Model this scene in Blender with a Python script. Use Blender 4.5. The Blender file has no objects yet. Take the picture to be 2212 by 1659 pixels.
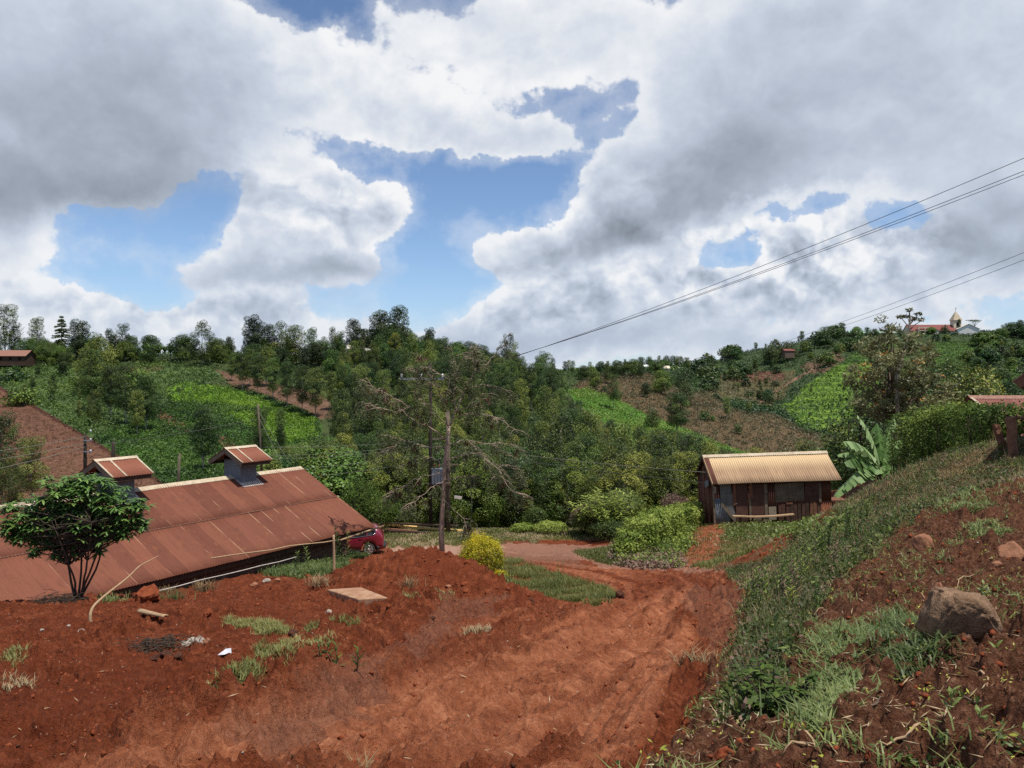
import bpy, math, random
import numpy as np
from mathutils import Matrix, Vector, Euler
rng = np.random.default_rng(7)
random.seed(7)
scene = bpy.context.scene
COL = scene.collection
R = math.radians
# ---------------------------------------------------------------- camera model: the photo's lens, 2212 x 1659 reading grid
F, CX, HY = 1726.0, 1106.0, 817.0
def at(px, py, Y):
    return Vector(((px-CX)/F*Y, Y, -(py-HY)/F*Y))
# ---------------------------------------------------------------- numpy noise
def _hash(ix, iy, s):
    h = (ix.astype(np.int64)*374761393 + iy.astype(np.int64)*668265263 + s*1442695041) & 0xffffffff
    h = ((h ^ (h >> 13))*1274126177) & 0xffffffff
    h = (h ^ (h >> 16)) & 0xffffffff
    return h.astype(np.float64)/4294967295.0
def vnoise(x, y, s=0):
    ix = np.floor(x); iy = np.floor(y); fx = x-ix; fy = y-iy
    fx = fx*fx*fx*(fx*(fx*6-15)+10); fy = fy*fy*fy*(fy*(fy*6-15)+10)
    a = _hash(ix, iy, s); b = _hash(ix+1, iy, s); c = _hash(ix, iy+1, s); d = _hash(ix+1, iy+1, s)
    return a+(b-a)*fx+(c-a)*fy+(a-b-c+d)*fx*fy
def fbm(x, y, o=4, s=0, g=0.5):
    x = np.asarray(x, float); y = np.asarray(y, float)
    t = 0; a = 1; n = 0
    for i in range(o):
        t = t+a*vnoise(x, y, s+i*17); n += a; a *= g
        x, y = 1.62*x+1.21*y+3.1, -1.21*x+1.62*y+7.7
    return t/n
def ridged(x, y, o=4, s=0):
    x = np.asarray(x, float); y = np.asarray(y, float)
    t = 0; a = 1; n = 0
    for i in range(o):
        t = t+a*(1-np.abs(2*vnoise(x, y, s+i*13)-1)); n += a; a *= 0.5
        x, y = 1.62*x+1.21*y+3.1, -1.21*x+1.62*y+7.7
    return t/n
def worley(x, y, s=0):                            # distance to the nearest scattered point, and that point's own random number
    ix = np.floor(x); iy = np.floor(y); best = np.full(np.shape(x), 9.0); bid = np.zeros(np.shape(x))
    for dx in (-1, 0, 1):
        for dy in (-1, 0, 1):
            cx, cy = ix+dx, iy+dy; d = np.hypot(cx+_hash(cx, cy, s)-x, cy+_hash(cx, cy, s+5)-y); k = d < best; bid = np.where(k, _hash(cx, cy, s+11), bid); best = np.minimum(best, d)
    return best, bid
def sstep(a, b, x):
    t = np.clip((x-a)/(b-a), 0, 1); return t*t*(3-2*t)
def inpoly(px, py, poly):
    px = np.asarray(px, float); py = np.asarray(py, float)
    r = np.zeros(px.shape, bool); n = len(poly)
    for i in range(n):
        x1, y1 = poly[i]; x2, y2 = poly[(i+1) % n]
        if y1 == y2: continue
        c = ((y1 > py) != (y2 > py)) & (px < (x2-x1)*(py-y1)/(y2-y1)+x1)
        r ^= c
    return r
def polydist(x, y, line):
    d = np.full(np.shape(x), 1e9); side = np.zeros(np.shape(x))
    for (ax, ay), (bx, by) in zip(line[:-1], line[1:]):
        dx, dy = bx-ax, by-ay; L = dx*dx+dy*dy+1e-9
        t = np.clip(((x-ax)*dx+(y-ay)*dy)/L, 0, 1)
        q = np.hypot(x-ax-t*dx, y-ay-t*dy); s = np.sign((x-ax)*dy-(y-ay)*dx)
        side = np.where(q < d, s, side); d = np.minimum(d, q)
    return d, side
# ---------------------------------------------------------------- the lie of the land
def pl(px, py):                                  # a point where the view meets the main slope
    s = (py-HY)/F; Y = 1.6/(s-0.187); return (px, py, Y)
B_E = np.array([-7.2, 42.0]); B_A = np.array([0.5075, 0.8616]); B_G = np.array([-0.8616, 0.5075])
ctrl = []
for p in [pl(-200, 1650), pl(100, 1655), pl(600, 1655), pl(1000, 1655), pl(1400, 1655), pl(1000, 1450), pl(1300, 1450), pl(300, 1500),
          pl(800, 1500), pl(1200, 1350), pl(1400, 1320), pl(1590, 1300), pl(100, 1400), pl(500, 1380), pl(1500, 1250), pl(1300, 1218),
          pl(1590, 1410), pl(1400, 1228), pl(-300, 1400), pl(20, 1320), pl(165, 1300), pl(700, 1320), pl(-200, 1330), pl(300, 1290),
          (1000, 1150, 52), (1200, 1150, 52), (800, 1150, 52), (1050, 1190, 46), (900, 1192, 46), (700, 1200, 45), (1300, 1165, 50), (1350, 1180, 44),
          (2212, 1659, 3.0), (1800, 1640, 3.7), (1650, 1600, 5.0), (1800, 1500, 5.2), (2000, 1400, 6.1), (2140, 1420, 5.6), (2212, 1300, 7.6),
          (2080, 1200, 9.6), (1900, 1250, 9.6), (1750, 1300, 12), (1700, 1250, 16), (1800, 1180, 17), (1830, 1142, 20), (1900, 1066, 22),
          (2000, 1000, 23), (2080, 977, 22), (2195, 967, 20), (2100, 1080, 14), (2212, 1100, 12), (1950, 1120, 16), (1830, 1128, 41),
          (1547, 1133, 41), (1700, 1150, 37), (1650, 1195, 31), (1560, 1222, 32.5), (1440, 1165, 40), (1400, 1200, 36.5), (2500, 1000, 18), (2500, 1200, 9), (2400, 1659, 3), (2500, 950, 30),
          (1700, 1105, 46), (2000, 1010, 45), (1500, 1130, 47), (1460, 1659, 5.0), (1540, 1500, 7.0), (1620, 1480, 7.4)]:
    v = at(*p); ctrl.append((v.x, v.y, v.z))
for t, z in [(0.5, -9.3), (2, -9.1), (6, -8.75), (10.5, -8.4), (14, -8.35), (18, -8.3), (24, -8.2), (32, -8.2)]:
    q = B_E-B_A*t-B_G*0.3; ctrl.append((q[0], q[1], z))
    q = B_E-B_A*t+B_G*5; ctrl.append((q[0], q[1], -9.6))
    q = B_E-B_A*t+B_G*12; ctrl.append((q[0], q[1], -10.6))
for p in [(3300, 985, 18), (3300, 1270, 8), (3300, 935, 35), (3300, 1900, 3), pl(-1000, 1400), pl(-1000, 1330), (-1000, 1160, 48)]:
    v = at(*p); ctrl.append((v.x, v.y, v.z))
ctrl += [(2, 1.5, -1.6), (-2, 1.5, -1.7), (0, 0.5, -1.6)]
ctrl = np.array(ctrl)
def tps(r2): return 0.5*r2*np.log(r2+1e-9)
def _fit(P, lam=0.06):
    n = len(P); d2 = (P[:, None, 0]-P[None, :, 0])**2+(P[:, None, 1]-P[None, :, 1])**2
    A = np.zeros((n+3, n+3)); A[:n, :n] = tps(d2)+np.eye(n)*lam*10
    A[:n, n] = 1; A[:n, n+1:] = P[:, :2]; A[n, :n] = 1; A[n+1:, :n] = P[:, :2].T
    b = np.zeros(n+3); b[:n] = P[:, 2]
    return np.linalg.solve(A, b)
CW = _fit(ctrl)
def near_h(x, y):
    x = np.asarray(x, float); y = np.asarray(y, float); sh = x.shape; x = x.ravel(); y = y.ravel(); out = np.empty(x.shape)
    n = len(ctrl)
    for s in range(0, len(x), 60000):
        a = x[s:s+60000]; b = y[s:s+60000]
        k = tps((a[:, None]-ctrl[None, :, 0])**2+(b[:, None]-ctrl[None, :, 1])**2)
        out[s:s+60000] = k@CW[:n]+CW[n]+CW[n+1]*a+CW[n+2]*b
    return out.reshape(sh)
# far profiles: image column -> (depth, image row); rows under the skyline are on the ground itself
FAR = {
 -500: [(50, 1150), (80, 1110), (120, 1060), (160, 960), (210, 860), (260, 800), (310, 765), (380, 765), (600, 800), (1000, 805)],
 0:    [(50, 1165), (80, 1130), (120, 1075), (160, 990), (210, 892), (260, 822), (310, 770), (360, 768), (600, 800), (1000, 805)],
 400:  [(50, 1165), (80, 1150), (120, 1090), (160, 1000), (210, 905), (260, 832), (310, 772), (350, 765), (600, 800), (1000, 805)],
 640:  [(54, 1150), (75, 1180), (110, 1150), (160, 1000), (210, 905), (260, 835), (310, 785), (340, 775), (600, 805), (1000, 805)],
 900:  [(54, 1142), (70, 1185), (100, 1170), (150, 1040), (200, 908), (250, 825), (300, 785), (340, 774), (600, 800), (1000, 800)],
 1100: [(54, 1142), (70, 1185), (100, 1180), (150, 1050), (200, 920), (250, 850), (300, 815), (340, 806), (600, 812), (1000, 805)],
 1250: [(54, 1142), (70, 1180), (100, 1180), (150, 1040), (200, 930), (240, 855), (280, 812), (320, 806), (500, 812), (700, 798), (1000, 800)],
 1400: [(54, 1130), (70, 1170), (100, 1160), (150, 1040), (190, 960), (240, 870), (290, 812), (320, 810), (400, 835), (600, 800), (700, 790), (1000, 800)],
 1500: [(54, 1120), (75, 1150), (110, 1130), (150, 1060), (190, 965), (240, 885), (285, 847), (340, 870), (400, 862), (520, 815), (640, 790), (1000, 800)],
 1645: [(54, 1100), (80, 1120), (120, 1100), (160, 1030), (190, 970), (220, 920), (250, 888), (320, 920), (420, 878), (500, 835), (580, 785), (660, 752), (1000, 790)],
 1812: [(54, 1070), (80, 1090), (120, 1080), (160, 1020), (190, 970), (215, 946), (280, 975), (350, 935), (420, 870), (500, 800), (580, 745), (650, 717), (1000, 780)],
 2000: [(54, 1010), (80, 1040), (120, 1050), (170, 1030), (230, 1010), (300, 975), (380, 905), (450, 835), (520, 785), (590, 740), (640, 714), (1000, 780)],
 2212: [(54, 980), (80, 1010), (120, 1020), (200, 990), (300, 940), (380, 880), (450, 825), (530, 775), (620, 722), (680, 712), (1000, 780)],
 2700: [(54, 960), (80, 980), (120, 990), (200, 960), (300, 910), (380, 850), (450, 800), (530, 750), (620, 715), (1000, 780)],
}
FK = np.array(sorted(FAR)); LY = np.linspace(math.log(44), math.log(1000), 260)
FZ = []
for k in FK:
    ys = np.array([p[0] for p in FAR[k]], float); zs = -(np.array([p[1] for p in FAR[k]], float)-HY)/F*ys
    z = np.interp(LY, np.log(ys), zs); ker = np.hanning(13); ker /= ker.sum()
    FZ.append(np.convolve(np.pad(z, 6, 'edge'), ker, 'valid'))
FZ = np.array(FZ)
def far_h(x, y):
    x = np.asarray(x, float); y = np.asarray(y, float)
    px = np.clip(CX+F*x/np.maximum(y, 1), FK[0], FK[-1]-.01)
    i = np.searchsorted(FK, px, 'right')-1; i = np.clip(i, 0, len(FK)-2)
    t = (px-FK[i])/(FK[i+1]-FK[i]); t = t*t*(3-2*t)
    j = np.clip((np.log(np.maximum(y, 44.01))-LY[0])/(LY[1]-LY[0]), 0, len(LY)-1.001); j0 = j.astype(int); f = j-j0
    a = FZ[i, j0]*(1-f)+FZ[i, j0+1]*f; b = FZ[i+1, j0]*(1-f)+FZ[i+1, j0+1]*f
    z = a*(1-t)+b*t
    return z+(fbm(x/30, y/30, 3, 5)-.5)*2.2*sstep(70, 140, y)+(fbm(x/9, y/9, 2, 9)-.5)*.8*sstep(70, 140, y)
def xy(px, py, Y): return ((px-CX)/F*Y, Y)
# loose heap, spoil ridge and other near landforms
HEAP = [(870, 22.3, 1.55, 2.2, 1.05), (960, 22.2, 1.5, 2.0, 1.0), (1040, 21.6, 1.5, 1.9, .62), (790, 22.6, 1.2, 1.7, .62), (1110, 20.4, 1.3, 1.7, .42), (1180, 18.6, 1.2, 1.5, .22), (700, 22.3, 1.2, 1.5, .28), (620, 23.0, 1.2, 1.4, .3), (540, 23, 1.2, 1.3, .25)]
SPOIL = [xy(935, 0, 15.5), xy(850, 0, 12.3), xy(730, 0, 9.2), xy(600, 0, 6.9), xy(470, 0, 5.4), xy(250, 0, 4.2)]
def base_h(x, y):
    x = np.asarray(x, float); y = np.asarray(y, float)
    w = sstep(44, 58, y)
    h = near_h(x, np.minimum(y, 60))*(1-w)+far_h(x, y)*w
    for px, Y, rx, ry, hh in HEAP:
        X = (px-CX)/F*Y
        h = h+hh*.74*np.exp(-((x-X)/rx)**2-((y-Y)/ry)**2)
    d, s = polydist(x, y, SPOIL)
    h = h+.36*np.exp(-(d/.6)**2)+np.where(s < 0, .12, .0)*sstep(0, .5, d)*sstep(8, 3, d)*sstep(17, 13, y)
    return h
def ground(px, py, lo=2.0, hi=700):
    Y = np.exp(np.linspace(math.log(lo), math.log(hi), 1400)); s = (py-HY)/F; u = (px-CX)/F
    h = base_h(u*Y, Y); g = h-(-s*Y); i = np.argmax(g > 0)
    if not (g > 0).any(): i = len(Y)-1
    if i == 0: return Vector((u*Y[0], Y[0], h[0]))
    t = -g[i-1]/(g[i]-g[i-1]+1e-12); y = Y[i-1]+(Y[i]-Y[i-1])*t
    return Vector((u*y, y, -s*y))
def gz(x, y): return float(base_h(np.array([x]), np.array([y]))[0])
def gpt(px, Y): x = (px-CX)/F*Y; return Vector((x, Y, gz(x, Y)))
# ---------------------------------------------------------------- mesh helpers
def np_mesh(name, V, Fc, mat, parent=None, attrs=None, smooth=False, mats=None, midx=None):
    V = np.asarray(V, np.float32); Fc = np.asarray(Fc, np.int32); k = Fc.shape[1]
    me = bpy.data.meshes.new(name); me.vertices.add(len(V)); me.vertices.foreach_set('co', V.ravel())
    me.loops.add(Fc.size); me.loops.foreach_set('vertex_index', Fc.ravel())
    me.polygons.add(len(Fc)); me.polygons.foreach_set('loop_start', np.arange(0, Fc.size, k, dtype=np.int32))
    me.polygons.foreach_set('loop_total', np.full(len(Fc), k, np.int32))
    if smooth: me.polygons.foreach_set('use_smooth', np.ones(len(Fc), bool))
    for m in (mats or [mat]): me.materials.append(m)
    if midx is not None: me.polygons.foreach_set('material_index', np.asarray(midx, np.int32))
    for an, a in (attrs or {}).items():
        a = np.asarray(a, np.float32)
        if a.ndim == 1:
            at_ = me.attributes.new(an, 'FLOAT', 'POINT'); at_.data.foreach_set('value', a)
        else:
            at_ = me.attributes.new(an, 'FLOAT_COLOR', 'POINT')
            at_.data.foreach_set('color', np.hstack([a, np.ones((len(a), 1), np.float32)]).astype(np.float32).ravel())
    me.update(calc_edges=True); me.validate()
    o = bpy.data.objects.new(name, me); COL.objects.link(o)
    if parent: o.parent = parent
    return o
class MB:
    def __init__(s): s.V = []; s.F = []; s.n = 0; s.sm = []
    def add(s, V, Fs, M=None, smooth=False):
        V = np.asarray(V, float)
        if M is not None:
            A = np.array(M); V = V@A[:3, :3].T+A[:3, 3]
        s.V.append(V); s.F += [tuple(i+s.n for i in f) for f in Fs]; s.sm += [smooth]*len(Fs); s.n += len(V); return s
    def box(s, x0, x1, y0, y1, z0, z1, M=None, bev=0):
        V = [(x0, y0, z0), (x1, y0, z0), (x1, y1, z0), (x0, y1, z0), (x0, y0, z1), (x1, y0, z1), (x1, y1, z1), (x0, y1, z1)]
        return s.add(V, [(0, 3, 2, 1), (4, 5, 6, 7), (0, 1, 5, 4), (1, 2, 6, 5), (2, 3, 7, 6), (3, 0, 4, 7)], M)
    def tube(s, pts, rad, n=8, M=None, cap=True):
        P = np.array([tuple(p) for p in pts], float); m = len(P)
        if np.isscalar(rad): rad = [rad]*m
        T = np.gradient(P, axis=0); T /= np.linalg.norm(T, axis=1)[:, None]+1e-12
        ref = np.array([0, 0, 1.0]) if abs(T[0, 2]) < .9 else np.array([1.0, 0, 0]); V = []
        for i in range(m):
            a = np.cross(T[i], ref); a /= np.linalg.norm(a)+1e-12; b = np.cross(T[i], a); ref = np.cross(a, T[i])
            for k in range(n):
                q = 2*math.pi*k/n; V.append(P[i]+rad[i]*(a*math.cos(q)+b*math.sin(q)))
        Fs = [(i*n+k, i*n+(k+1) % n, (i+1)*n+(k+1) % n, (i+1)*n+k) for i in range(m-1) for k in range(n)]
        s.add(V, Fs, M, True)
        if cap: s.F += [tuple(range(s.n-m*n, s.n-m*n+n))[::-1], tuple(range(s.n-n, s.n))]; s.sm += [False, False]
        return s
    def lathe(s, prof, n=24, M=None):
        V = [(r*math.cos(2*math.pi*k/n), r*math.sin(2*math.pi*k/n), z) for r, z in prof for k in range(n)]; m = len(prof)
        return s.add(V, [(i*n+k, i*n+(k+1) % n, (i+1)*n+(k+1) % n, (i+1)*n+k) for i in range(m-1) for k in range(n)], M, True)
    def prism(s, poly, y0, y1, M=None):           # polygon in x,z pushed along y
        n = len(poly); V = [(x, y0, z) for x, z in poly]+[(x, y1, z) for x, z in poly]
        Fs = [tuple(range(n)), tuple(range(2*n-1, n-1, -1))]+[(i, i+n, (i+1) % n+n, (i+1) % n) for i in range(n)]
        return s.add(V, Fs, M)
    def corr(s, x0, x1, y0, y1, pitch=.127, amp=.018, M=None, z=0, per=8, th=.004, wob=0):   # corrugated sheet, waves across x
        nx = max(2, int(round((x1-x0)/pitch*per))); xs = np.linspace(x0, x1, nx+1); ys = np.linspace(y0, y1, 5 if wob else 2)
        X, Y = np.meshgrid(xs, ys, indexing='ij'); Z = z+amp*np.sin(2*math.pi*X/pitch)
        if wob: Z = Z+wob*(fbm(X*.7, Y*.7, 2, 31)-.5)
        ny = len(ys); V = np.stack([X, Y, Z], -1).reshape(-1, 3); W = V-np.array([0, 0, th]); n = len(V)
        Fs = []
        for i in range(nx):
            for j in range(ny-1):
                a = i*ny+j; q = (a, a+ny, a+ny+1, a+1); Fs.append(q); Fs.append(tuple(k+n for k in q[::-1]))
        for i in range(nx):
            a = i*ny; Fs.append((a+n, a+ny+n, a+ny, a)); a = i*ny+ny-1; Fs.append((a, a+ny, a+ny+n, a+n))
        return s.add(np.vstack([V, W]), Fs, M, True)
    def build(s, name, mat, parent=None, loc=None, rot=None):
        me = bpy.data.meshes.new(name); V = np.vstack(s.V) if s.V else np.zeros((0, 3))
        me.from_pydata(V.tolist(), [], s.F); me.materials.append(mat)
        me.polygons.foreach_set('use_smooth', s.sm); me.update()
        o = bpy.data.objects.new(name, me); COL.objects.link(o)
        if parent: o.parent = parent
        if loc is not None: o.location = loc
        if rot is not None: o.rotation_euler = rot
        return o
def bevel(o, w=.02, seg=2):
    m = o.modifiers.new('bevel', 'BEVEL'); m.width = w; m.segments = seg; m.limit_method = 'ANGLE'; return o
def tag(o, label=None, cat=None, group=None, kind=None):
    if label: o['label'] = label
    if cat: o['category'] = cat
    if group: o['group'] = group
    if kind: o['kind'] = kind
    return o
def empty(name, loc=(0, 0, 0), rz=0, label=None, cat=None, group=None):
    o = bpy.data.objects.new(name, None); COL.objects.link(o); o.location = loc; o.rotation_euler = (0, 0, rz); o.empty_display_size = .2
    return tag(o, label, cat, group)
def copy_tree(o, parent=None):
    c = o.copy(); COL.objects.link(c)
    if parent: c.parent = parent
    for ch in list(o.children): copy_tree(ch, c)
    return c
def lin(r, g, b):
    f = lambda c: (c/255/12.92 if c/255 <= .04045 else ((c/255+.055)/1.055)**2.4)
    return (f(r), f(g), f(b), 1)
# ---------------------------------------------------------------- materials
def newmat(name):
    m = bpy.data.materials.new(name); m.use_nodes = True; nt = m.node_tree; nt.nodes.clear()
    return m, nt
class NT:
    def __init__(s, nt): s.nt = nt
    def n(s, typ, ins=None, **kw):
        nd = s.nt.nodes.new(typ)
        for k, v in kw.items(): setattr(nd, k, v)
        for k, v in (ins or {}).items():
            if hasattr(v, 'is_linked') or isinstance(v, bpy.types.NodeSocket): s.nt.links.new(v, nd.inputs[k])
            else: nd.inputs[k].default_value = v
        return nd
    def math(s, op, a, b=0.0, c=None, clamp=False):
        d = {0: a, 1: b}
        if c is not None: d[2] = c
        return s.n('ShaderNodeMath', d, operation=op, use_clamp=clamp).outputs[0]
    def mix(s, f, a, b, blend='MIX'):
        nd = s.n('ShaderNodeMix', data_type='RGBA', blend_type=blend)
        for k, v in ((0, f), (6, a), (7, b)):
            if isinstance(v, bpy.types.NodeSocket): s.nt.links.new(v, nd.inputs[k])
            else: nd.inputs[k].default_value = v
        return nd.outputs[2]
    def noise(s, vec=None, scale=5, detail=4, rough=.55, dist=0, out=0):
        i = {'Scale': scale, 'Detail': detail, 'Roughness': rough, 'Distortion': dist}
        if vec is not None: i['Vector'] = vec
        return s.n('ShaderNodeTexNoise', i).outputs[out]
    def ramp(s, f, stops, interp='LINEAR'):
        nd = s.n('ShaderNodeValToRGB', {0: f}); cr = nd.color_ramp; cr.interpolation = interp
        while len(cr.elements) > 1: cr.elements.remove(cr.elements[-1])
        cr.elements[0].position = stops[0][0]; cr.elements[0].color = stops[0][1]
        for p, c in stops[1:]: e = cr.elements.new(p); e.color = c
        return nd.outputs[0]
    def remap(s, v, a, b, c=0.0, d=1.0):
        return s.n('ShaderNodeMapRange', {0: v, 1: a, 2: b, 3: c, 4: d}, interpolation_type='SMOOTHSTEP').outputs[0]
    def obj(s): return s.n('ShaderNodeTexCoord').outputs['Object']
    def pos(s): return s.n('ShaderNodeNewGeometry').outputs['Position']
    def attr(s, name, out='Fac'): return s.n('ShaderNodeAttribute', attribute_name=name).outputs[out]
    def bump(s, h, st=.4, d=.02): return s.n('ShaderNodeBump', {'Strength': st, 'Distance': d, 'Height': h}).outputs[0]
    def out(s, col, rough=.85, normal=None, metal=0, spec=.3, trans=0, coat=0):
        i = {'Base Color': col, 'Roughness': rough, 'Metallic': metal, 'Specular IOR Level': spec}
        if normal is not None: i['Normal'] = normal
        if coat: i['Coat Weight'] = coat; i['Coat Roughness'] = .05
        p = s.n('ShaderNodeBsdfPrincipled', i).outputs[0]
        if trans:
            t = s.n('ShaderNodeBsdfTranslucent', {0: col}).outputs[0]
            p = s.n('ShaderNodeMixShader', {0: trans, 1: p, 2: t}).outputs[0]
        s.nt.links.new(p, s.n('ShaderNodeOutputMaterial').inputs[0])
def c4(c): return tuple(c)+(1,) if len(c) == 3 else c
def mat_plain(name, a, b, scale=6, rough=.85, bump=.3, spec=.3, metal=0, coat=0, bd=.01):
    m, nt = newmat(name); t = NT(nt); o = t.obj()
    f = t.noise(o, scale, 6, .65); g = t.noise(o, scale*7, 3, .6)
    f2 = t.math('ADD', t.math('MULTIPLY', f, .7), t.math('MULTIPLY', g, .3))
    col = t.ramp(f2, [(.32, c4(a)), (.68, c4(b))])
    t.out(col, rough, t.bump(f2, bump, bd) if bump else None, metal, spec, coat=coat); return m
def mat_leaf(name, dark, mid, light, trans=.28, rough=.5, spec=.35, hue=.05):
    m, nt = newmat(name); t = NT(nt)
    tint = t.attr('tint'); rnd = t.n('ShaderNodeObjectInfo').outputs['Random']
    f = t.math('ADD', tint, t.math('MULTIPLY', t.math('SUBTRACT', rnd, .5), .75), clamp=True)
    col = t.ramp(f, [(.0, c4(dark)), (.5, c4(mid)), (1, c4(light))])
    if hue:
        r2 = t.n('ShaderNodeTexWhiteNoise', {'W': rnd}, noise_dimensions='1D').outputs[0]
        col = t.n('ShaderNodeHueSaturation', {'Hue': t.math('ADD', .5-hue/2, t.math('MULTIPLY', r2, hue)), 'Color': col, 'Saturation': 1.0, 'Value': 1.0, 'Fac': 1.0}).outputs[0]
    t.out(col, rough, None, 0, spec, trans); return m
def mat_vcol(name, rough=.95, scale=3.0, amt=.35, spec=.15, trans=0, bump=.0):
    m, nt = newmat(name); t = NT(nt); c = t.attr('col', 'Color'); p = t.pos()
    f = t.noise(p, scale, 5, .65)
    col = t.mix(1.0, c, t.ramp(f, [(.25, (1-amt,)*3+(1,)), (.75, (1+amt,)*3+(1,))]), 'MULTIPLY')
    t.out(col, rough, t.bump(f, bump, .1) if bump else None, 0, spec, trans); return m
M = {}
def mk_ground():
    m, nt = newmat('red_soil'); t = NT(nt); p = t.pos()
    n1 = t.noise(p, .55, 6, .6); n2 = t.noise(p, 3.2, 6, .65); n3 = t.noise(p, 22, 5, .7); n4 = t.noise(p, 90, 3, .7)
    soil = t.ramp(t.math('ADD', t.math('MULTIPLY', n2, .6), t.math('MULTIPLY', n3, .4)),
                  [(.36, (.060, .0135, .0055, 1)), (.47, (.130, .031, .0115, 1)), (.56, (.19, .050, .020, 1)), (.66, (.30, .098, .044, 1))])
    soil = t.mix(t.remap(n1, .4, .65), soil, t.mix(.5, soil, (.13, .030, .012, 1)))
    road = t.ramp(t.math('ADD', t.math('MULTIPLY', n2, .55), t.math('MULTIPLY', n3, .45)), [(.36, (.19, .060, .026, 1)), (.5, (.345, .120, .055, 1)), (.64, (.50, .21, .105, 1))])
    c = t.mix(t.attr('road'), soil, road)
    pale = t.ramp(n3, [(.3, (.30, .17, .115, 1)), (.7, (.48, .32, .235, 1))]); c = t.mix(t.attr('pale'), c, pale)
    grey = t.ramp(n3, [(.3, (.12, .045, .026, 1)), (.7, (.25, .12, .075, 1))]); c = t.mix(t.attr('grey'), c, grey)
    brown = t.ramp(n3, [(.3, (.045, .017, .009, 1)), (.48, (.098, .041, .022, 1)), (.62, (.165, .082, .046, 1)), (.75, (.28, .175, .11, 1))]); c = t.mix(t.attr('brown'), c, brown)
    gr = t.ramp(t.noise(p, 9, 5, .7), [(.3, (.055, .060, .018, 1)), (.5, (.11, .105, .035, 1)), (.62, (.19, .135, .055, 1)), (.75, (.26, .19, .085, 1))]); c = t.mix(t.attr('grass'), c, gr)
    # crumbs and small stones of paler soil
    vo = t.n('ShaderNodeTexVoronoi', {'Vector': p, 'Scale': 24.0, 'Randomness': 1.0}); r = t.n('ShaderNodeSeparateColor', {0: vo.outputs['Color']}).outputs[0]
    peb = t.math('MULTIPLY', t.math('LESS_THAN', vo.outputs['Distance'], .22), t.math('GREATER_THAN', r, .86))
    c = t.mix(t.math('MULTIPLY', peb, .5), c, (.36, .19, .125, 1))
    h = t.math('ADD', t.math('MULTIPLY', n2, .8), t.math('ADD', t.math('MULTIPLY', n3, .45), t.math('MULTIPLY', n4, .18)))
    t.out(c, .95, t.bump(h, 1.0, .09), 0, .1); return m
M['ground'] = mk_ground()
M['land'] = mat_vcol('hillside_land', scale=.9, amt=.35, bump=.6)
M['clod'] = mat_plain('clod_soil', (.12, .027, .010), (.26, .070, .030), 9, .95, .8, .1, bd=.02)
M['darkclod'] = mat_plain('dark_clod', (.035, .015, .01), (.12, .05, .03), 14, .95, .8, .1, bd=.02)
M['rock'] = mat_plain('brown_rock', (.10, .054, .028), (.33, .205, .125), 9, .92, 1.0, .15, bd=.05)
M['redrock'] = mat_plain('red_brown_rock', (.18, .075, .04), (.38, .18, .10), 8, .92, .9, .2, bd=.03)
M['greystone'] = mat_plain('grey_stone', (.22, .17, .13), (.48, .41, .33), 12, .9, .6, .2)
M['bark'] = mat_plain('bark', (.075, .05, .035), (.20, .145, .105), 9, .9, .8, .2, bd=.02)
M['darkbark'] = mat_plain('dark_bark', (.03, .022, .016), (.09, .065, .045), 9, .9, .6, .2)
M['palebark'] = mat_plain('pale_bark', (.2, .17, .13), (.38, .33, .26), 5, .9, .4, .2)
M['twig'] = mat_plain('twig', (.13, .085, .055), (.27, .19, .13), 12, .9, .4, .2)
M['pod'] = mat_plain('dry_pod', (.045, .017, .014), (.13, .05, .04), 3, .8, 0, .2)
M['wood'] = mat_plain('weathered_wood', (.09, .065, .045), (.26, .20, .145), 6, .9, .5, .15)
M['darkwood'] = mat_plain('dark_wood', (.03, .02, .014), (.10, .062, .042), 6, .9, .5, .15)
M['redwood'] = mat_plain('red_brown_wood', (.10, .042, .025), (.26, .125, .075), 8, .9, .5, .15)
M['yellowwood'] = mat_plain('fresh_sawn_wood', (.50, .31, .09), (.80, .58, .22), 8, .8, .3, .2)
M['palewood'] = mat_plain('pale_dry_wood', (.27, .165, .085), (.50, .345, .205), 9, .85, .4, .2)
M['pole'] = mat_plain('pole_wood', (.07, .052, .036), (.18, .14, .10), 4, .9, .4, .15)
M['darkpole'] = mat_plain('creosoted_pole', (.02, .015, .012), (.065, .05, .04), 4, .9, .4, .15)
M['wire'] = mat_plain('wire_dark', (.02, .02, .022), (.04, .04, .042), 3, .6, 0, .3)
M['palewire'] = mat_plain('wire_pale', (.14, .14, .11), (.24, .23, .18), 3, .6, 0, .3)
M['steel'] = mat_plain('galvanised_steel', (.15, .18, .21), (.30, .34, .38), 5, .55, .1, .4)
M['white'] = mat_plain('white_paint', (.62, .6, .55), (.82, .8, .76), 5, .7, .1, .3)
M['cream'] = mat_plain('cream_plaster', (.55, .46, .33), (.72, .63, .49), 5, .8, .1, .3)
M['greymetal'] = mat_plain('grey_painted_sheet', (.105, .125, .145), (.165, .19, .21), 4, .6, .1, .3)
M['tanroof'] = mat_plain('pale_tin_roof', (.42, .37, .30), (.70, .64, .56), 6, .6, .1, .4)
M['rustroof'] = mat_plain('rusty_tin_roof', (.15, .062, .04), (.34, .17, .115), 6, .7, .1, .4)
M['farwall'] = mat_plain('far_wall_brown', (.10, .065, .045), (.2, .14, .10), 2, .9, .1, .2)
M['churchroof'] = mat_plain('church_roof_red', (.16, .05, .042), (.25, .085, .068), 1, .8, .1, .2)
M['greenroof'] = mat_plain('green_tin_roof', (.20, .30, .24), (.32, .42, .35), 1, .6, .1, .3)
M['dark'] = mat_plain('dark_opening', (.008, .007, .006), (.02, .017, .014), 2, .9, 0, .1)
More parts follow.
